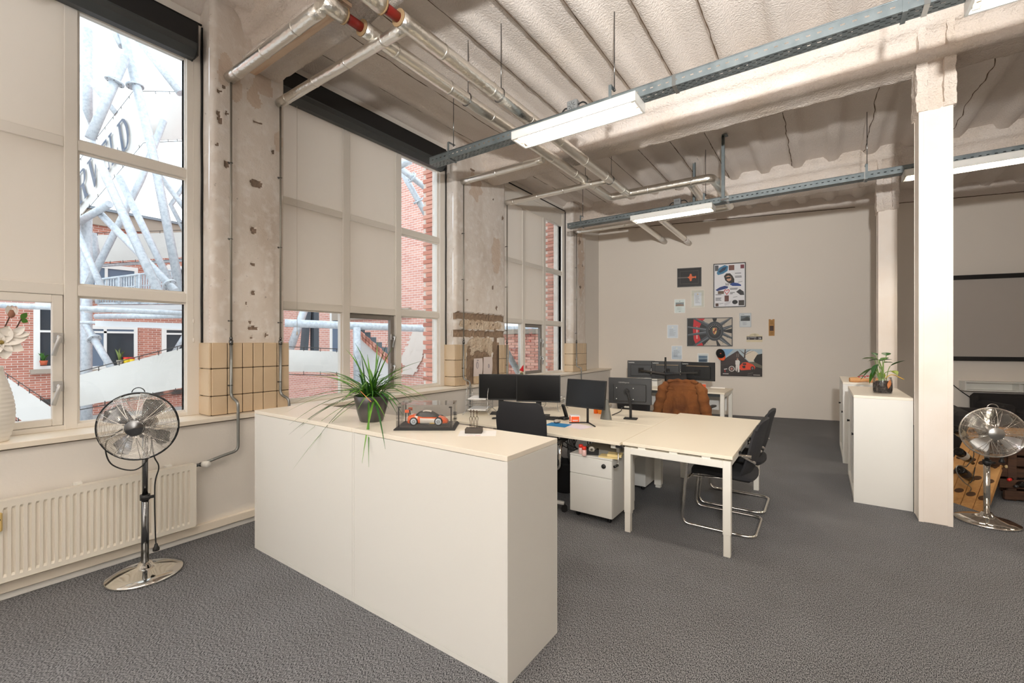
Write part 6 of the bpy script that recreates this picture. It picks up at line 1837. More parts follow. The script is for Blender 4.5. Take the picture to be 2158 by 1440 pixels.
b = MB(); b.tube(spline([Vector((-.25, -.06, .26)), Vector((0, 0, 0)), on_b(2030, 828, .02) - p0, on_b(2062, 850, .03) - p0, on_b(2075, 864, .03) - p0], 5), .008, 5); b.build('flex', M_black, t)
# riddling rack with bottles
BR = on_z(2076, 1083, 0); BL = on_z(1975, 1048, 0); TR = at(2137, 905, 4.75); TL = TR + (BL - BR) + Vector((0, 0, .0))
M_oak = mat('oak_plank', (186, 138, 80), .6, var=[(4, (164, 114, 62), .4, .7, (8, 8, 1)), (1.5, (204, 156, 98), .5, .7)])
t = thing('wine_rack', 'leaning oak bottle rack with round holes behind the chrome fan', 'wine rack', BR)
O = Vector(t.location)
ex = (BL - BR); Wd = ex.length; ex = ex.normalized(); ey = (TR - BR); Hd = ey.length; ey.normalize(); ez = ex.cross(ey).normalized()
if ez.y > 0: ez = -ez
for k in range(4):
    b = MB(); w0 = Wd * k / 4 + .003; w1 = Wd * (k + 1) / 4 - .003
    b.obox(ex * (w0 + w1) / 2 + ey * Hd / 2 + ez * -.02, ex, ey, ez, (w1 - w0) / 2, Hd / 2, .02, 0, .003); b.build('plank', M_oak, t)
    for j in range(5):
        if (k, j) in ((3, 3),): continue
        c = ex * ((w0 + w1) / 2) + ey * (Hd * (.14 + .185 * j)) + ez * .002
        h_ = MB(); h_.lathe([(.036, -.003), (.036, .0), (.034, .0006), (0, .0006)], c, 18, 0, ez)
        h_.build('hole_shade_disc', mat('hole_shadow', (74, 48, 26), .9), t)  # flat dark disc, coloured as the shade inside a hole
b = MB(); b.obox(ex * Wd / 2 + ey * Hd * .98 + ez * -.06, ex, ey, ez, Wd / 2, .02, .02); b.bar(ex * .05 + ey * Hd * .96 + ez * -.06, ex * .05 + Vector((.05, .55, .0)) , .03, .03); b.bar(ex * (Wd - .05) + ey * Hd * .96 + ez * -.06, ex * (Wd - .05) + Vector((.05, .55, .0)), .03, .03); b.build('rear_support', M_oak, t)
M_bottle = mat('bottle_black', (14, 14, 14), .08)
def bottle(base, axis, label, lab_rgb, cap_rgb=None, s=1.0, group=None):
    t = thing('wine_bottle', label, 'bottle', base, 0, group)
    ax = Vector(axis).normalized()
    b = MB(); b.lathe([(0, .012), (.02, .006), (.034 * s, 0), (.040 * s, .006), (.042 * s, .02), (.042 * s, .17 * s), (.036 * s, .20 * s), (.018 * s, .235 * s), (.015 * s, .30 * s), (.016 * s, .305 * s), (0, .306 * s)], (0, 0, 0), 22, 0, ax); b.build('body', M_bottle, t)
    b = MB(); b.lathe([(.0424 * s, .06 * s), (.0427 * s, .062 * s), (.0427 * s, .13 * s), (.0424 * s, .132 * s)], (0, 0, 0), 22, 0, ax); b.build('paper_label', mat('bottle_label_%02x%02x%02x' % lab_rgb, lab_rgb, .6), t)
    if cap_rgb:
        b = MB(); b.lathe([(.0155 * s, .235 * s), (.0162 * s, .24 * s), (.0168 * s, .306 * s), (.014 * s, .31 * s), (0, .311 * s)], (0, 0, 0), 18, 0, ax); b.build('foil_cap', mat('foil_%02x%02x%02x' % cap_rgb, cap_rgb, .35), t)
    return t
for k, (u, v, d, lr, lab) in enumerate(((2019, 951, 4.45, (232, 228, 220), 'black bottle with white label in the oak rack, mid height'), (2012, 903, 4.6, (226, 214, 180), 'bottle with cream label near the top of the oak rack'), (2022, 990, 4.35, (40, 38, 38), 'plain black bottle low in the oak rack'))):
    bottle(at(u, v, d), (.42, .62, -.42), lab, lr)
t = thing('cable', 'silver-grey cable looping in front of the oak bottle rack', 'cable', at(2030, 1000, 4.2))
b = MB(); O2 = Vector(t.location)
b.tube(spline([at(2036, 984, 4.25) - O2, at(2018, 982, 4.2) - O2, at(2016, 995, 4.2) - O2, at(2030, 1015, 4.2) - O2, at(2046, 1028, 4.22) - O2, at(2044, 1036, 4.24) - O2], 6), .0045, 6)
b.build('flex', M_steel, t)
b = MB(); b.tube(spline([at(2050, 940, 4.35) - O2, at(2052, 962, 4.3) - O2, at(2040, 980, 4.25) - O2, at(2036, 984, 4.25) - O2], 6), .004, 5); b.tube(spline([at(2055, 985, 4.3) - O2, at(2050, 1010, 4.27) - O2, at(2044, 1018, 4.26) - O2], 6), .004, 5); b.build('dark_flex', M_black, t)
# dark pallet rack
M_darkwood = mat('dark_rack_wood', (74, 48, 32), .8, bump=[(20, .3, .01, (1, 1, 8))], var=[(5, (52, 34, 24), .4, .7, (1, 1, 8)), (2, (96, 64, 42), .55, .75)])
PB = on_z(2120, 1055, 0)
t = thing('wine_rack', 'dark rough pallet rack holding lying bottles, at the right edge', 'wine rack', PB, .0)
for k in range(6):
    b = MB(); z = .02 + k * .105; lean = -.03 * k
    b.bar((lean - .02, -.02 + k * .02, z + .04), (1.0, .36, z + .04), .03, .085, 0, (0, 0, 1), .003); b.build('slat', M_darkwood, t)
    b = MB(); b.bar((lean + .05, .34, z + .04), (.9, .72, z + .04), .03, .085, 0, (0, 0, 1), .003); b.build('slat', M_darkwood, t)
for (x, y) in ((.05, .06), (.9, .4), (.08, .40), (.85, .72)):
    b = MB(); b.box(x - .03, x + .03, y - .03, y + .03, 0, .62, 0, .003); b.build('post', M_darkwood, t)
b = MB(); b.add([(-.12, .0, .63), (.98, .38, .63), (.9, .78, .63), (-.1, .42, .63), (-.12, .0, .655), (.98, .38, .655), (.9, .78, .655), (-.1, .42, .655)], [(0, 1, 2, 3), (4, 5, 6, 7), (0, 1, 5, 4), (1, 2, 6, 5), (2, 3, 7, 6), (3, 0, 4, 7)]); b.build('top_board', M_oak, t)
for k, (u, v, d, cr, lab) in enumerate(((2146, 944, 4.5, (126, 196, 40), 'bottle with a bright green cap in the pallet rack'), (2126, 1012, 4.35, (196, 40, 34), 'bottle with a red foil cap in the pallet rack'), (2121, 984, 4.4, (196, 176, 132), 'bottle with a pale gold cap at the rack edge'), (2140, 1026, 4.3, (30, 30, 32), 'bottle with a black cap low in the pallet rack'))):
    p = at(u, v, d)
    ax = Vector((-.45, -.8, -.05)).normalized()
    bottle(p - ax * .306 * .9, ax, lab, (60, 50, 46), cr, .9)
# ================================================================== OUTSIDE
def brick_material(name, axis, c1, c2, mortar, bw=.22, bh=.0665):
    m = bpy.data.materials.new(name); m.use_nodes = True
    nt = m.node_tree; b = nt.nodes['Principled BSDF']; b.inputs['Roughness'].default_value = .9
    tc = nt.nodes.new('ShaderNodeTexCoord'); sp = nt.nodes.new('ShaderNodeSeparateXYZ'); cb_ = nt.nodes.new('ShaderNodeCombineXYZ')
    nt.links.new(tc.outputs['Object'], sp.inputs[0]); nt.links.new(sp.outputs[axis], cb_.inputs['X']); nt.links.new(sp.outputs['Z'], cb_.inputs['Y'])
    br = nt.nodes.new('ShaderNodeTexBrick'); br.inputs['Scale'].default_value = 1.0
    br.inputs['Brick Width'].default_value = bw; br.inputs['Row Height'].default_value = bh; br.inputs['Mortar Size'].default_value = .006
    br.inputs['Color1'].default_value = lin(c1); br.inputs['Color2'].default_value = lin(c2); br.inputs['Mortar'].default_value = lin(mortar); br.inputs['Bias'].default_value = -.1
    nt.links.new(cb_.outputs[0], br.inputs['Vector']); nt.links.new(br.outputs['Color'], b.inputs['Base Color'])
    bp = nt.nodes.new('ShaderNodeBump'); bp.inputs['Strength'].default_value = .6; bp.inputs['Distance'].default_value = .01; bp.invert = True
    nt.links.new(br.outputs['Fac'], bp.inputs['Height']); nt.links.new(bp.outputs[0], b.inputs['Normal'])
    return m
M_brickY = brick_material('red_brick_facade', 'Y', (198, 132, 112), (170, 106, 90), (224, 212, 202))
M_brickX = brick_material('red_brick_side', 'X', (222, 170, 154), (206, 146, 132), (238, 230, 224))
M_brick = [mat('brick_red', (206, 140, 122), .9, bump=[(60, .4, .004)]), mat('brick_pale', (220, 164, 146), .9, bump=[(60, .4, .004)]), mat('brick_brown', (186, 124, 108), .9, bump=[(60, .4, .004)])]
M_mortar = mat('lime_mortar', (222, 212, 202), .95)
M_paving = mat('courtyard_paving', (192, 190, 187), .9, bump=[(8, .3, .02)])
MB().box(-40, -4.63, -20, 40, -1.15, -1.0).build('ground_courtyard', M_paving, kind='structure')
M_galvtube = mat('galvanised_tube', (204, 210, 216), .5, .25, var=[(16, (182, 190, 198), .42, .65), (60, (218, 222, 226), .55, .75)])
M_canvas = mat('white_canvas', (212, 209, 204), .8, var=[(.8, (200, 196, 190), .45, .7)])
M_rope = mat('dark_rope', (70, 68, 66), .8)
M_concrete = mat('concrete_cornice', (172, 160, 146), .9, bump=[(12, .3, .02)])
M_pane = mat('dark_window_pane', (52, 60, 68), .08)
M_bluegrey = mat('blue_grey_panel', (104, 120, 140), .6)
M_wframe = mat('white_window_frame', (238, 238, 234), .5)

# ---- facade across the courtyard
XB_ = -18.0
fa = thing('brick_building', 'red brick building with white-framed windows across the courtyard', 'building', (XB_, 4, -1))
FO = Vector(fa.location)
ztop = on_x(230, 478, XB_).z
b = MB(FO); b.box(XB_ - .4, XB_, -14, 9.2, -1, ztop); b.build('wall', M_brickY, fa)
# keep the brick courses in world scale: the object's origin is the thing's base
b = MB(FO)
b.add([(XB_ + .12, -14, ztop - .02), (XB_ + .12, 9.2, ztop - .02), (XB_ + .12, 9.2, ztop + .42), (XB_ + .12, -14, ztop + .42), (XB_ - .5, -14, ztop - .02), (XB_ - .5, 9.2, ztop - .02), (XB_ - .5, 9.2, ztop + .42), (XB_ - .5, -14, ztop + .42)], [(0, 1, 2, 3), (4, 5, 6, 7), (0, 1, 5, 4), (3, 2, 6, 7), (0, 3, 7, 4), (1, 2, 6, 5)])
b.build('cornice', M_concrete, fa)
b = MB(FO); b.box(XB_ - .5, XB_ + .2, -14, 9.2, ztop + .42, ztop + .50); b.build('roof_edge', mat('zinc_edge', (130, 138, 146), .4, .5), fa)
def fwin(u0, v0, u1, v1, panes, blue=(), door=False):
    a, c = on_x(u0, v0, XB_), on_x(u1, v1, XB_)
    y0, y1, z1, z0 = a.y, c.y, a.z, c.z
    f = MB(FO); w_ = .09; X = XB_
    f.box(X - .05, X + .05, y0, y0 + w_, z0, z1); f.box(X - .05, X + .05, y1 - w_, y1, z0, z1); f.box(X - .05, X + .05, y0 + w_, y1 - w_, z0, z0 + w_); f.box(X - .05, X + .05, y0 + w_, y1 - w_, z1 - w_, z1)
    for (pa, pb) in zip(panes, panes[1:]): pass
    cuts_y = sorted({p[0] for p in panes} | {p[2] for p in panes}); 
    for p in panes:
        ya, za, yb, zb_ = y0 + (y1 - y0) * p[0], z1 - (z1 - z0) * p[1], y0 + (y1 - y0) * p[2], z1 - (z1 - z0) * p[3]
        f.box(X - .04, X + .045, ya - .035, ya + .035, zb_, za); f.box(X - .04, X + .045, ya, yb, za - .03, za + .03)
    o = f.build('window', M_wframe, fa)
    for i, p in enumerate(panes):
        ya, za, yb, zb_ = y0 + (y1 - y0) * p[0], z1 - (z1 - z0) * p[1], y0 + (y1 - y0) * p[2], z1 - (z1 - z0) * p[3]
        g = MB(FO); g.box(X + .002, X + .012, ya + .036, yb - .036, zb_ + .031, za - .031); g.build('pane', M_bluegrey if i in blue else M_pane, o)
    s = MB(FO); s.box(X, X + .14, y0 - .1, y1 + .1, z0 - .12, z0); s.build('sill_stone', M_concrete, fa)
    return o
fwin(140, 686, 289, 775, [(0, 0, .28, .14), (.28, 0, .52, .14), (.52, 0, 1, .14), (0, .14, .28, 1), (.28, .14, .52, 1), (.52, .14, 1, 1)], (0, 1, 2, 4))
fwin(343, 690, 420, 790, [(0, 0, 1, .13), (0, .13, 1, 1)])
fwin(74, 640, 122, 777, [(0, 0, 1, .42), (0, .42, 1, 1)])
fwin(150, 552, 290, 632, [(0, 0, .5, 1), (.5, 0, 1, 1)], (0, 1))
fwin(352, 560, 430, 640, [(0, 0, .5, 1), (.5, 0, 1, 1)])
fwin(-150, 640, -60, 777, [(0, 0, 1, .42), (0, .42, 1, 1)])
b = MB(FO); a = on_x(30, 845, XB_); c = on_x(340, 800, XB_); b.box(XB_, XB_ + .1, -10, 6, a.z - .18, a.z - .02); b.build('plinth_band', mat('weathered_plinth', (70, 64, 62), .9, var=[(3, (170, 120, 104), .5, .65)]), fa)
b = MB(FO); b.box(XB_, XB_ + .3, -10, 7, -1, a.z - .6); b.build('grey_base', mat('grey_render', (176, 176, 174), .9), fa)
# things on the sills across the court
def sill_plant(u, v, label, leaf_m, pot_m, h, n, wd):
    p = on_x(u, v, XB_ + .12)
    t = thing('potted_plant', label, 'plant', p, 0, None)
    b = MB(); b.lathe([(0, 0), (.06, 0), (.085, .13), (.08, .13), (.07, .12), (0, .12)], (0, 0, 0), 14); b.build('pot', pot_m, t)
    for k in range(n):
        a = k * 2.4; blade_leaf(t, (.02 * math.cos(a), .02 * math.sin(a), .11), (.02, .12 * math.cos(a), .12 + h * (.7 + .3 * ((k * 7) % 5) / 5)), .05, wd, leaf_m)
    return t
sill_plant(252, 768, 'striped snake plant on a window sill across the courtyard', mat('snake_leaf', (150, 168, 96), .5), M_concrete, .42, 7, .04)
sill_plant(92, 770, 'white flowering plant in a clay pot on the facade sill', mat('sill_leaf', (70, 122, 50), .5), mat('terracotta', (190, 92, 58), .8), .26, 8, .05)
for k, (u, lab) in enumerate(((266, 'yellow pot with red rim on the facade sill, left of its twin'), (277, 'yellow pot with red rim on the facade sill, nearest the brick pier'))):
    p = on_x(u, 767, XB_ + .12)
    t = thing('yellow_pot', lab, 'pot', p, 0, 'yellow pots across the courtyard')
    b = MB(); b.lathe([(0, 0), (.06, 0), (.08, .15), (0, .15)], (0, 0, 0), 14); b.build('body', mat('pot_yellow', (240, 208, 40), .5), t)
    b = MB(); b.lathe([(.08, .15), (.084, .21), (0, .21)], (0, 0, 0), 14); b.build('rim', mat('pot_red', (226, 50, 40), .5), t)

# ---- side wing, facing the viewer
YB_ = 8.6
wg = thing('brick_building', 'brick wing with grey door and pier, seen beyond the middle window', 'building', (-12, YB_, -1))
WO = Vector(wg.location)
xc = on_y(895, 500, YB_).x
b = MB(WO); b.box(-18.4, xc, YB_, YB_ + .38, -1, 10.5); b.build('wall', M_brickX, wg)
b = MB(WO); b.box(xc - .02, xc + .02, YB_ + .003, YB_ + .9, -1, 10.5); b.build('corner_pier', brick_material('shaded_brick_pier', 'Y', (150, 104, 98), (128, 86, 82), (196, 180, 174)), wg)  # shade of the side face is put into these darker brick colours
a, c = on_y(697, 648, YB_), on_y(726, 742, YB_)
b = MB(WO); b.box(a.x, a.x + .14, YB_ - .04, YB_ + .02, c.z - .6, a.z + .6); d_ = b.build('door_frame', M_wframe, wg)
b = MB(WO); b.box(a.x + .14, c.x, YB_ - .02, YB_ + .02, c.z - .6, a.z + .6); b.build('door', M_bluegrey, wg)
b = MB(WO); p = on_y(662, 663, YB_); b.box(-13.2, -9.5, YB_ - .1, YB_ - .002, p.z - .25, p.z + .02); b.build('lintel', M_concrete, wg)
# white mortar repairs running down the wall
b = MB(WO)
for (u0, v0, u1, v1, w_) in ((905, 690, 858, 790, .28), (884, 690, 849, 770, .2)):
    p, q = on_y(u0, v0, YB_ - .02 - (u0 - 884) * .001), on_y(u1, v1, YB_ - .02 - (u0 - 884) * .001)
    n = 14
    for k in range(n):
        m0, m1 = p.lerp(q, k / n), p.lerp(q, (k + 1) / n); w0 = w_ * (1 + .5 * noise.noise(Vector((k * .9, u0, 0)))); b.add([m0 - Vector((w0, 0, 0)), m0 + Vector((w0, 0, 0)), m1 + Vector((w0, 0, 0)), m1 - Vector((w0, 0, 0))], [(0, 1, 2, 3)])
b.build('mortar_repair', M_mortar, wg, recalc=False)
# raking stair flank in front of the wing
sw = thing('outside_stair', 'raking stair flank of white render and brick below the wing', 'stair', at(770, 760, 11.0))
SO = Vector(sw.location)
Pd = lambda u, v, d=10.6: at(u, v, d) - SO
b = MB(); b.add([Pd(757, 712), Pd(758, 830), Pd(840, 830), Pd(840, 786)] + [Pd(757, 712, 11.0), Pd(758, 830, 11.0), Pd(840, 830, 11.0), Pd(840, 786, 11.0)], [(0, 1, 2, 3), (4, 5, 6, 7), (0, 3, 7, 4), (2, 3, 7, 6), (0, 1, 5, 4)]); b.build('render_flank', mat('white_render', (214, 212, 210), .9), sw)
for k in range(12):
    t0, t1 = k / 12, (k + 1) / 12
    A, B_, C_, D_ = Pd(757, 696, 10.55), Pd(840, 768, 10.55), Pd(840, 788, 10.55), Pd(757, 713, 10.55)
    for j in range(2):
        b = MB(); q = [A.lerp(B_, t0 + .006).lerp(D_.lerp(C_, t0 + .006), j * .5 + .03), A.lerp(B_, t1 - .006).lerp(D_.lerp(C_, t1 - .006), j * .5 + .03), A.lerp(B_, t1 - .006).lerp(D_.lerp(C_, t1 - .006), j * .5 + .47), A.lerp(B_, t0 + .006).lerp(D_.lerp(C_, t0 + .006), j * .5 + .47)]
        bk_ = Vector((-.2, .3, 0)); b.add(q + [p + bk_ for p in q], [(0, 1, 2, 3), (4, 5, 6, 7), (0, 1, 5, 4), (1, 2, 6, 5), (2, 3, 7, 6), (3, 0, 4, 7)]); b.build('brick', M_brick[(k + j) % 3], sw)
b = MB()
for k in range(7): b.add([Pd(757 + k * 12, 690 + k * 10.5, 10.5), Pd(769 + k * 12, 690 + k * 10.5, 10.5), Pd(769 + k * 12, 704 + k * 10.5, 10.5), Pd(757 + k * 12, 696 + k * 10.5, 10.5)], [(0, 1, 2, 3)])
b.build('lead_flashing', mat('lead_grey', (96, 104, 110), .6, .3), sw, recalc=False)

# ---- white garden wall of loose bricks beyond the farthest window, and the brick reveals
def brick_wall(par, x0, x1, y, z0, z1, off=(0, 0, 0), face=-1):
    """individual bricks facing -y"""
    n = 0; row = 0; z = z0
    while z < z1 - .02:
        x = x0 - (.11 if row % 2 else 0)
        while x < x1 - .02:
            xa, xb = max(x, x0), min(x + .21, x1)
            if xb - xa > .04:
                mb = MB(off); pr_ = R.uniform(-.004, .006)
                mb.box(xa + .004, xb - .004, y - .03 - pr_, y + .05, z + .004, z + .0605, 0, .004); mb.build('brick', M_brick[R.choice((0, 1, 1, 2))], par); n += 1
            x += .22
        z += .0665; row += 1
    return n
gw = thing('garden_wall', 'low brick wall with pale coping outside the farthest window', 'wall', (-5.9, YB_, -1))
GO = Vector(gw.location)
zc_ = on_y(1105, 704, YB_).z
b = MB(GO); b.box(-7.4, -5.12, YB_ + .0, YB_ + .25, -1, zc_); b.build('mortar_core', M_mortar, gw)
b = MB(GO); b.box(-7.45, -5.12, YB_ - .08, YB_ + .3, zc_, zc_ + .11); b.build('coping', M_concrete, gw)
brick_wall(gw, -6.35, -5.12, YB_, zc_ - 17 * .0665, zc_, GO)
b = MB(GO); b.box(-6.4, -5.12, YB_ - .05, YB_ + .02, -1, zc_ - 17 * .0665 - .0); b.build('plinth', mat('grey_render', (176, 176, 174), .9), gw)
pf = thing('brick_pilaster', 'tall brick pilaster right outside the farthest window', 'pilaster', (-4.88, 8.45, -1))
PO_ = Vector(pf.location)
b = MB(PO_); b.box(-5.12, -4.64, 8.42, 8.9, -1, 5.2); b.build('mortar_core', M_mortar, pf)
brick_wall(pf, -5.12, -4.64, 8.42, .85, 4.25, PO_)
for yy in (4.625, 8.18):
    c0 = MB(); c0.box(-4.86, -4.47, yy + .02, yy + .12, .9, 4.3); c0.build('reveal_mortar', M_mortar, wall_left)
    z = .93; k = 0
    while z < 4.25:
        xa = -4.86 if k % 2 else -4.80
        mb = MB(); mb.box(xa, -4.47, yy - .002, yy + .05, z + .004, z + .0605, 0, .004); mb.build('brick', M_brick[R.choice((0, 1, 1, 2))], wall_left)
        z += .0665; k += 1

# ---- tubular steel structure in the courtyard
ts = thing('steel_tube_structure', 'tangle of galvanised steel tubes standing in the courtyard', 'structure', at(185, 790, 10.5).xyz * 1.0)
ts.location.z = -1.0
TO = Vector(ts.location)
def tube_px(pts, w, flange=None):
    q = [at(u, v, d) - TO for u, v, d in pts]
    u, v, d = pts[0]
    r = w / 2 / FPX * d / math.sqrt(1 + ((u - CX) / FPX) ** 2) ** .5
    b = MB(); b.tube(q, r, 14); o = b.build('tube', M_galvtube, ts)
    if flange is not None:
        for f in flange if isinstance(flange, (list, tuple)) else (flange,):
            c = q[0].lerp(q[-1], f); ax = (q[-1] - q[0]).normalized()
            fb = MB(); fb.cyl(c - ax * .02, c + ax * .02, r * 1.9, 18); fl = fb.build('flange', M_galvtube, o)
            fb = MB(); pa = ax.orthogonal().normalized(); pb = ax.cross(pa)
            for k in range(6):
                e = (pa * math.cos(k * PI / 3) + pb * math.sin(k * PI / 3)) * r * 1.5
                fb.cyl(c + e - ax * .035, c + e + ax * .035, r * .12, 6)
            fb.build('flange_bolt', M_darkchrome, o)
    return o
tube_px([(185, 62, 13), (185, 260, 13)], 20)
tube_px([(182, 458, 11), (182, 700, 11), (182, 905, 11)], 23)
tube_px([(257, 58, 9.5), (320, 312, 9.5), (380, 615, 9.6)], 19, .22)
tube_px([(232, 48, 9.6), (257, 98, 9.5)], 15)
tube_px([(264, 120, 9.3), (190, 292, 9.0)], 20, .31)
tube_px([(160, 133, 11.5), (247, 242, 11.5)], 13)
tube_px([(278, 66, 11), (380, 197, 11)], 16)
tube_px([(162, 225, 10), (200, 320, 9), (337, 622, 8.4)], 17)
tube_px([(250, 372, 10.2), (358, 595, 10)], 15)
tube_px([(345, 255, 11), (297, 380, 10.6), (178, 617, 10)], 14)
tube_px([(338, 372, 11.5), (393, 444, 11.5)], 12)
tube_px([(393, 385, 11.8), (360, 432, 11.8), (389, 488, 11.8)], 10, .82)
tube_px([(204, 443, 9.5), (371, 614, 8.8)], 16, .93)
tube_px([(160, 483, 9), (214, 606, 8.6)], 14)
tube_px([(196, 492, 11.5), (205, 552, 11.5)], 15)
tube_px([(165, 468, 9.6), (231, 430, 9.2)], 17)
tube_px([(150, 564, 13), (395, 548, 13)], 8)
tube_px([(-120, 638, 6.6), (160, 650, 7.6), (392, 661, 8.2)], 17)
tube_px([(202, 667, 9.0), (388, 666, 9.0)], 13)
tube_px([(140, 680, 9.3), (222, 680, 9.3)], 8)
tube_px([(180, 684, 9.8), (236, 778, 9.5)], 15, .33)
tube_px([(393, 700, 11), (368, 741, 11)], 10)
tube_px([(600, 681, 9.6), (925, 694, 11.2), (1160, 694, 13)], 18)
tube_px([(843, 354, 10), (912, 478, 10.5)], 13, .55)
tube_px([(838, 350, 9.6), (908, 405, 10.2)], 13, .42)
tube_px([(838, 350, 9), (865, 337, 9)], 17)
tube_px([(1066, 738, 7.8), (1098, 795, 8.0)], 13)
tube_px([(646, 640, 12), (612, 735, 12)], 16)
tube_px([(752, 690, 10.2), (753, 805, 10.2)], 16)
b = MB()
for (u0, v0, u1, v1) in ((205, 682, 392, 688),): b.bar(at(u0, v0, 9.2) - TO, at(u1, v1, 9.2) - TO, .1, .12)
b.build('channel_beam', mat('pale_steel', (214, 216, 218), .5, .2), ts)
b = MB(); b.bar(at(648, 648, 12.5) - TO, at(640, 745, 12.5) - TO, .1, .25); b.bar(at(663, 640, 12.6) - TO, at(663, 745, 12.6) - TO, .15, .2); b.build('steel_column', mat('dark_steel', (92, 102, 110), .5, .4), ts)
# deck plate and railing on the far side
rl = thing('railing', 'pale grey balcony railing of upright bars across the courtyard', 'railing', (-13, on_x(205, 600, -13).y, on_x(205, 640, -13).z))
RO = Vector(rl.location)
b = MB(RO); p0, p1 = on_x(205, 590, -13), on_x(420, 562, -13); q0, q1 = on_x(205, 640, -13), on_x(420, 640, -13)
b.tube([p0, p1], .03, 6); b.tube([q0, q1], .03, 6); b.tube([p0.lerp(q0, .4), p1.lerp(q1, .4)], .02, 6); b.build('rail', M_galvtube, rl)
for k in range(44):
    b = MB(RO); f = k / 43; b.cyl(p0.lerp(p1, f), q0.lerp(q1, f), .018 if k % 8 else .04, 6); b.build('baluster', M_galvtube, rl)
b = MB(RO); b.bar(q0 + Vector((-.5, 0, -.1)), q1 + Vector((-.5, 0, -.1)), 1.2, .12); b.build('deck', mat('pale_steel', (214, 216, 218)), rl)

# ---- white canvas strips laced to the tubes
def canvas(name, label, quads, rope=True):
    c0 = quads[0][0]
    t = thing(name, label, 'canvas', at(*c0), 0, 'white canvas strips laced to the tubes')
    o = Vector(t.location)
    bk_ = Vector((-.03, 0.0, 0))
    for q in quads:
        P = [at(*p) - o for p in q]
        b = MB(); n = 8
        b.sheet(lambda a, c: P[0].lerp(P[1], a).lerp(P[3].lerp(P[2], a), c) + Vector((.04, 0, 0)) * math.sin(a * PI) * math.sin(c * PI), n, n)
        b.sheet(lambda a, c: P[0].lerp(P[1], a).lerp(P[3].lerp(P[2], a), c) + Vector((.04, 0, 0)) * math.sin(a * PI) * math.sin(c * PI) + bk_, n, n)
        b.build('panel', M_canvas, t)
        b = MB()
        for (A, B_) in ((P[0], P[1]), (P[3], P[2])):
            out = (P[0] - P[3]).normalized() * (.06 if A is P[0] else -.06)
            b.tube([A + out, B_ + out], .008, 4)
            m = max(4, int((B_ - A).length / .3))
            for k in range(m): e = A.lerp(B_, (k + .5) / m); b.tube([e - out * .3, e + out], .007, 4)
        b.build('lacing', M_rope, t)
    return t
q1 = [(128, 392, 11), (281, 196, 11), (302, 297, 10.6), (128, 504, 10.6)]
cv = canvas('canvas_banner', 'folded white canvas banner with large dark serif letters high among the tubes', [q1, [(281, 196, 11), (400, 197, 12), (400, 293, 12), (302, 297, 10.6)]])
CO = Vector(cv.location)
Q = [at(*p) - CO for p in q1]
def band(s_, t_):  # s along, t up (0 bottom .. 1 top)
    p = Q[3].lerp(Q[2], s_).lerp(Q[0].lerp(Q[1], s_), t_)
    return p + Vector((.085, -.01, .0)) + Vector((.04, 0, 0)) * math.sin(s_ * PI) * math.sin(t_ * PI)
GL = {'E': [rect(.12, 0, .34, 1), rect(0, 0, 1, .09), rect(0, .91, 1, 1), rect(.9, 0, 1, .26), rect(.9, .74, 1, 1), rect(.34, .46, .72, .54), rect(.66, .36, .74, .64)],
      'R': [rect(.12, 0, .34, 1), rect(0, .93, .7, 1), rect(0, 0, .5, .07), rect(.34, .48, .7, .55), [(.66, .93), (.7, 1), (.88, .92), (.94, .76), (.88, .58), (.7, .48), (.66, .55), (.72, .64), (.74, .76), (.72, .86)], [(.5, .5), (.72, .5), (.98, .0), (.74, .0)], rect(.7, 0, 1.06, .07)],
      'V': [[(.08, 1), (.32, 1), (.58, .12), (.46, 0)], [(.46, 0), (.58, 0), (.94, 1), (.82, 1)], rect(-.02, .93, .44, 1), rect(.7, .93, 1.06, 1)],
      'L': [rect(.12, 0, .34, 1), rect(0, .93, .5, 1), rect(0, 0, 1, .08), rect(.9, 0, 1, .34)],
      'D': [rect(.12, 0, .34, 1), rect(0, .93, .6, 1), rect(0, 0, .6, .07), [(.56, .93), (.6, 1), (.82, .9), (.98, .68), (1.0, .5), (.98, .32), (.82, .1), (.6, .0), (.56, .07), (.7, .2), (.76, .36), (.77, .5), (.76, .64), (.7, .8)]]}
lm = MB()
for ch, s0, s1 in (('E', .065, .165), ('R', .20, .325), ('V', .345, .48), ('E', .50, .60), ('L', .625, .715), ('D', .74, .86)):
    for poly in GL[ch]:
        n = len(poly)
        pts = [band(s0 + (s1 - s0) * x, .2 + .6 * y) for x, y in poly]
        if n == 4: lm.add(pts, [(0, 1, 2, 3)])
        else:
            h = n // 2
            for k in range(h - 1): lm.add([pts[k], pts[k + 1], pts[n - 2 - k], pts[n - 1 - k]], [(0, 1, 2, 3)])
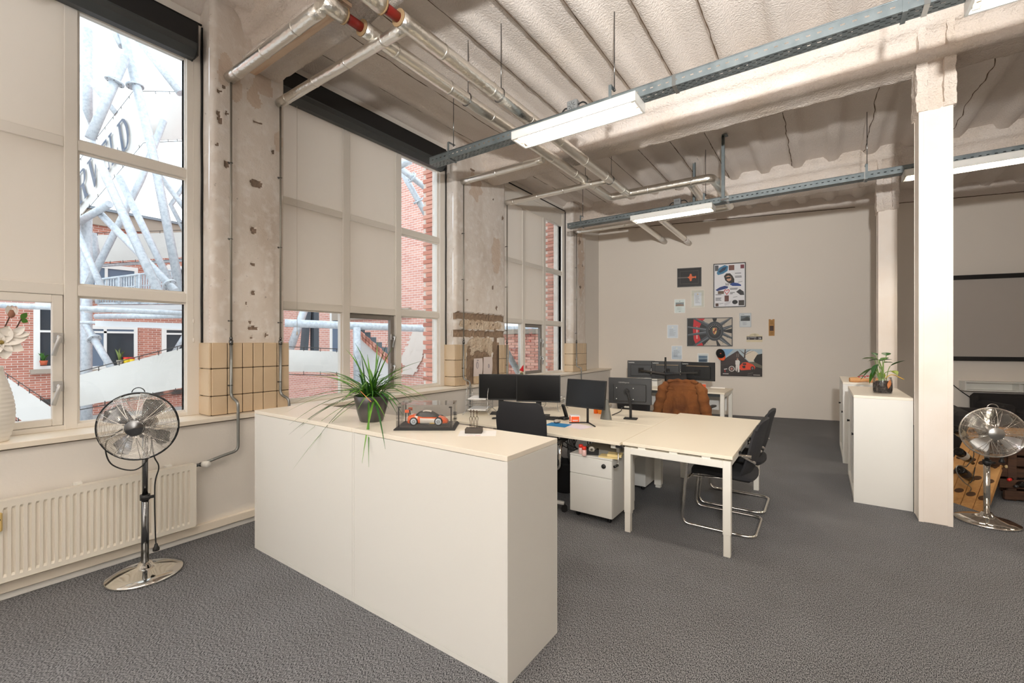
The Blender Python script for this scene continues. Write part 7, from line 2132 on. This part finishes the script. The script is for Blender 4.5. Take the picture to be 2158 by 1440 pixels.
lm.build('lettering', mat('letter_blue_grey', (86, 96, 112), .7), cv, recalc=False)
canvas('canvas_strip', 'broad white canvas strip along the roof line across the courtyard', [[(192, 496, 12.4), (400, 489, 13), (400, 541, 13), (192, 554, 12.4)]])
canvas('canvas_strip', 'large white canvas strip climbing to the right below the window middle', [[(140, 798, 7.8), (393, 732, 8.6), (393, 816, 8.6), (140, 862, 7.8)]])
canvas('canvas_strip', 'white canvas strip falling to the right behind the vase', [[(-60, 745, 8.2), (122, 868, 7.6), (122, 935, 7.6), (-60, 820, 8.2)]])
canvas('canvas_strip', 'flat cream canvas strip below the middle window, over the bicycles', [[(585, 736, 9.2), (726, 742, 9.8), (726, 786, 9.8), (585, 783, 9.2)]])
# ---- bicycle in the courtyard
bi = thing('bicycle', 'black bicycle parked in the courtyard under the canvas strip', 'bicycle', at(625, 835, 10.0))
b_ = Vector(bi.location)
ax_ = Vector((.35, .93, 0)).normalized()
for k in (0, 1):
    c = ax_ * (-.5 + 1.0 * k)
    w_ = MB(); w_.tube([c + ax_ * .33 * math.cos(a) + Vector((0, 0, .33 * math.sin(a))) for a in [2 * PI * i / 24 for i in range(24)]], .02, 6, closed=True)
    for i in range(10): a = i * PI / 5; w_.tube([c, c + ax_ * .32 * math.cos(a) + Vector((0, 0, .32 * math.sin(a)))], .002, 3)
    w_.build('wheel', M_black, bi)
b = MB(); Pf = lambda x, z: ax_ * x + Vector((0, 0, z))
for a, c in (((-.5, 0), (-.2, .5)), ((-.5, 0), (0, -.05)), ((0, -.05), (-.2, .55)), ((-.18, .45), (.36, .48)), ((0, -.05), (.36, .42)), ((.5, 0), (.34, .6))): b.tube([Pf(*a), Pf(*c)], .018, 6)
b.build('frame', M_black, bi)
b = MB(); b.tube([Pf(.34, .6) + Vector((-.25, .1, .05)), Pf(.36, .66), Pf(.34, .6) + Vector((.25, -.1, .05))], .012, 6); b.build('handlebar', M_steel, bi)
b = MB(); b.tube([Pf(-.34, .58), Pf(-.1, .58)], [.06, .025], 8); b.build('saddle', M_black, bi)
bi.location.z = -.67
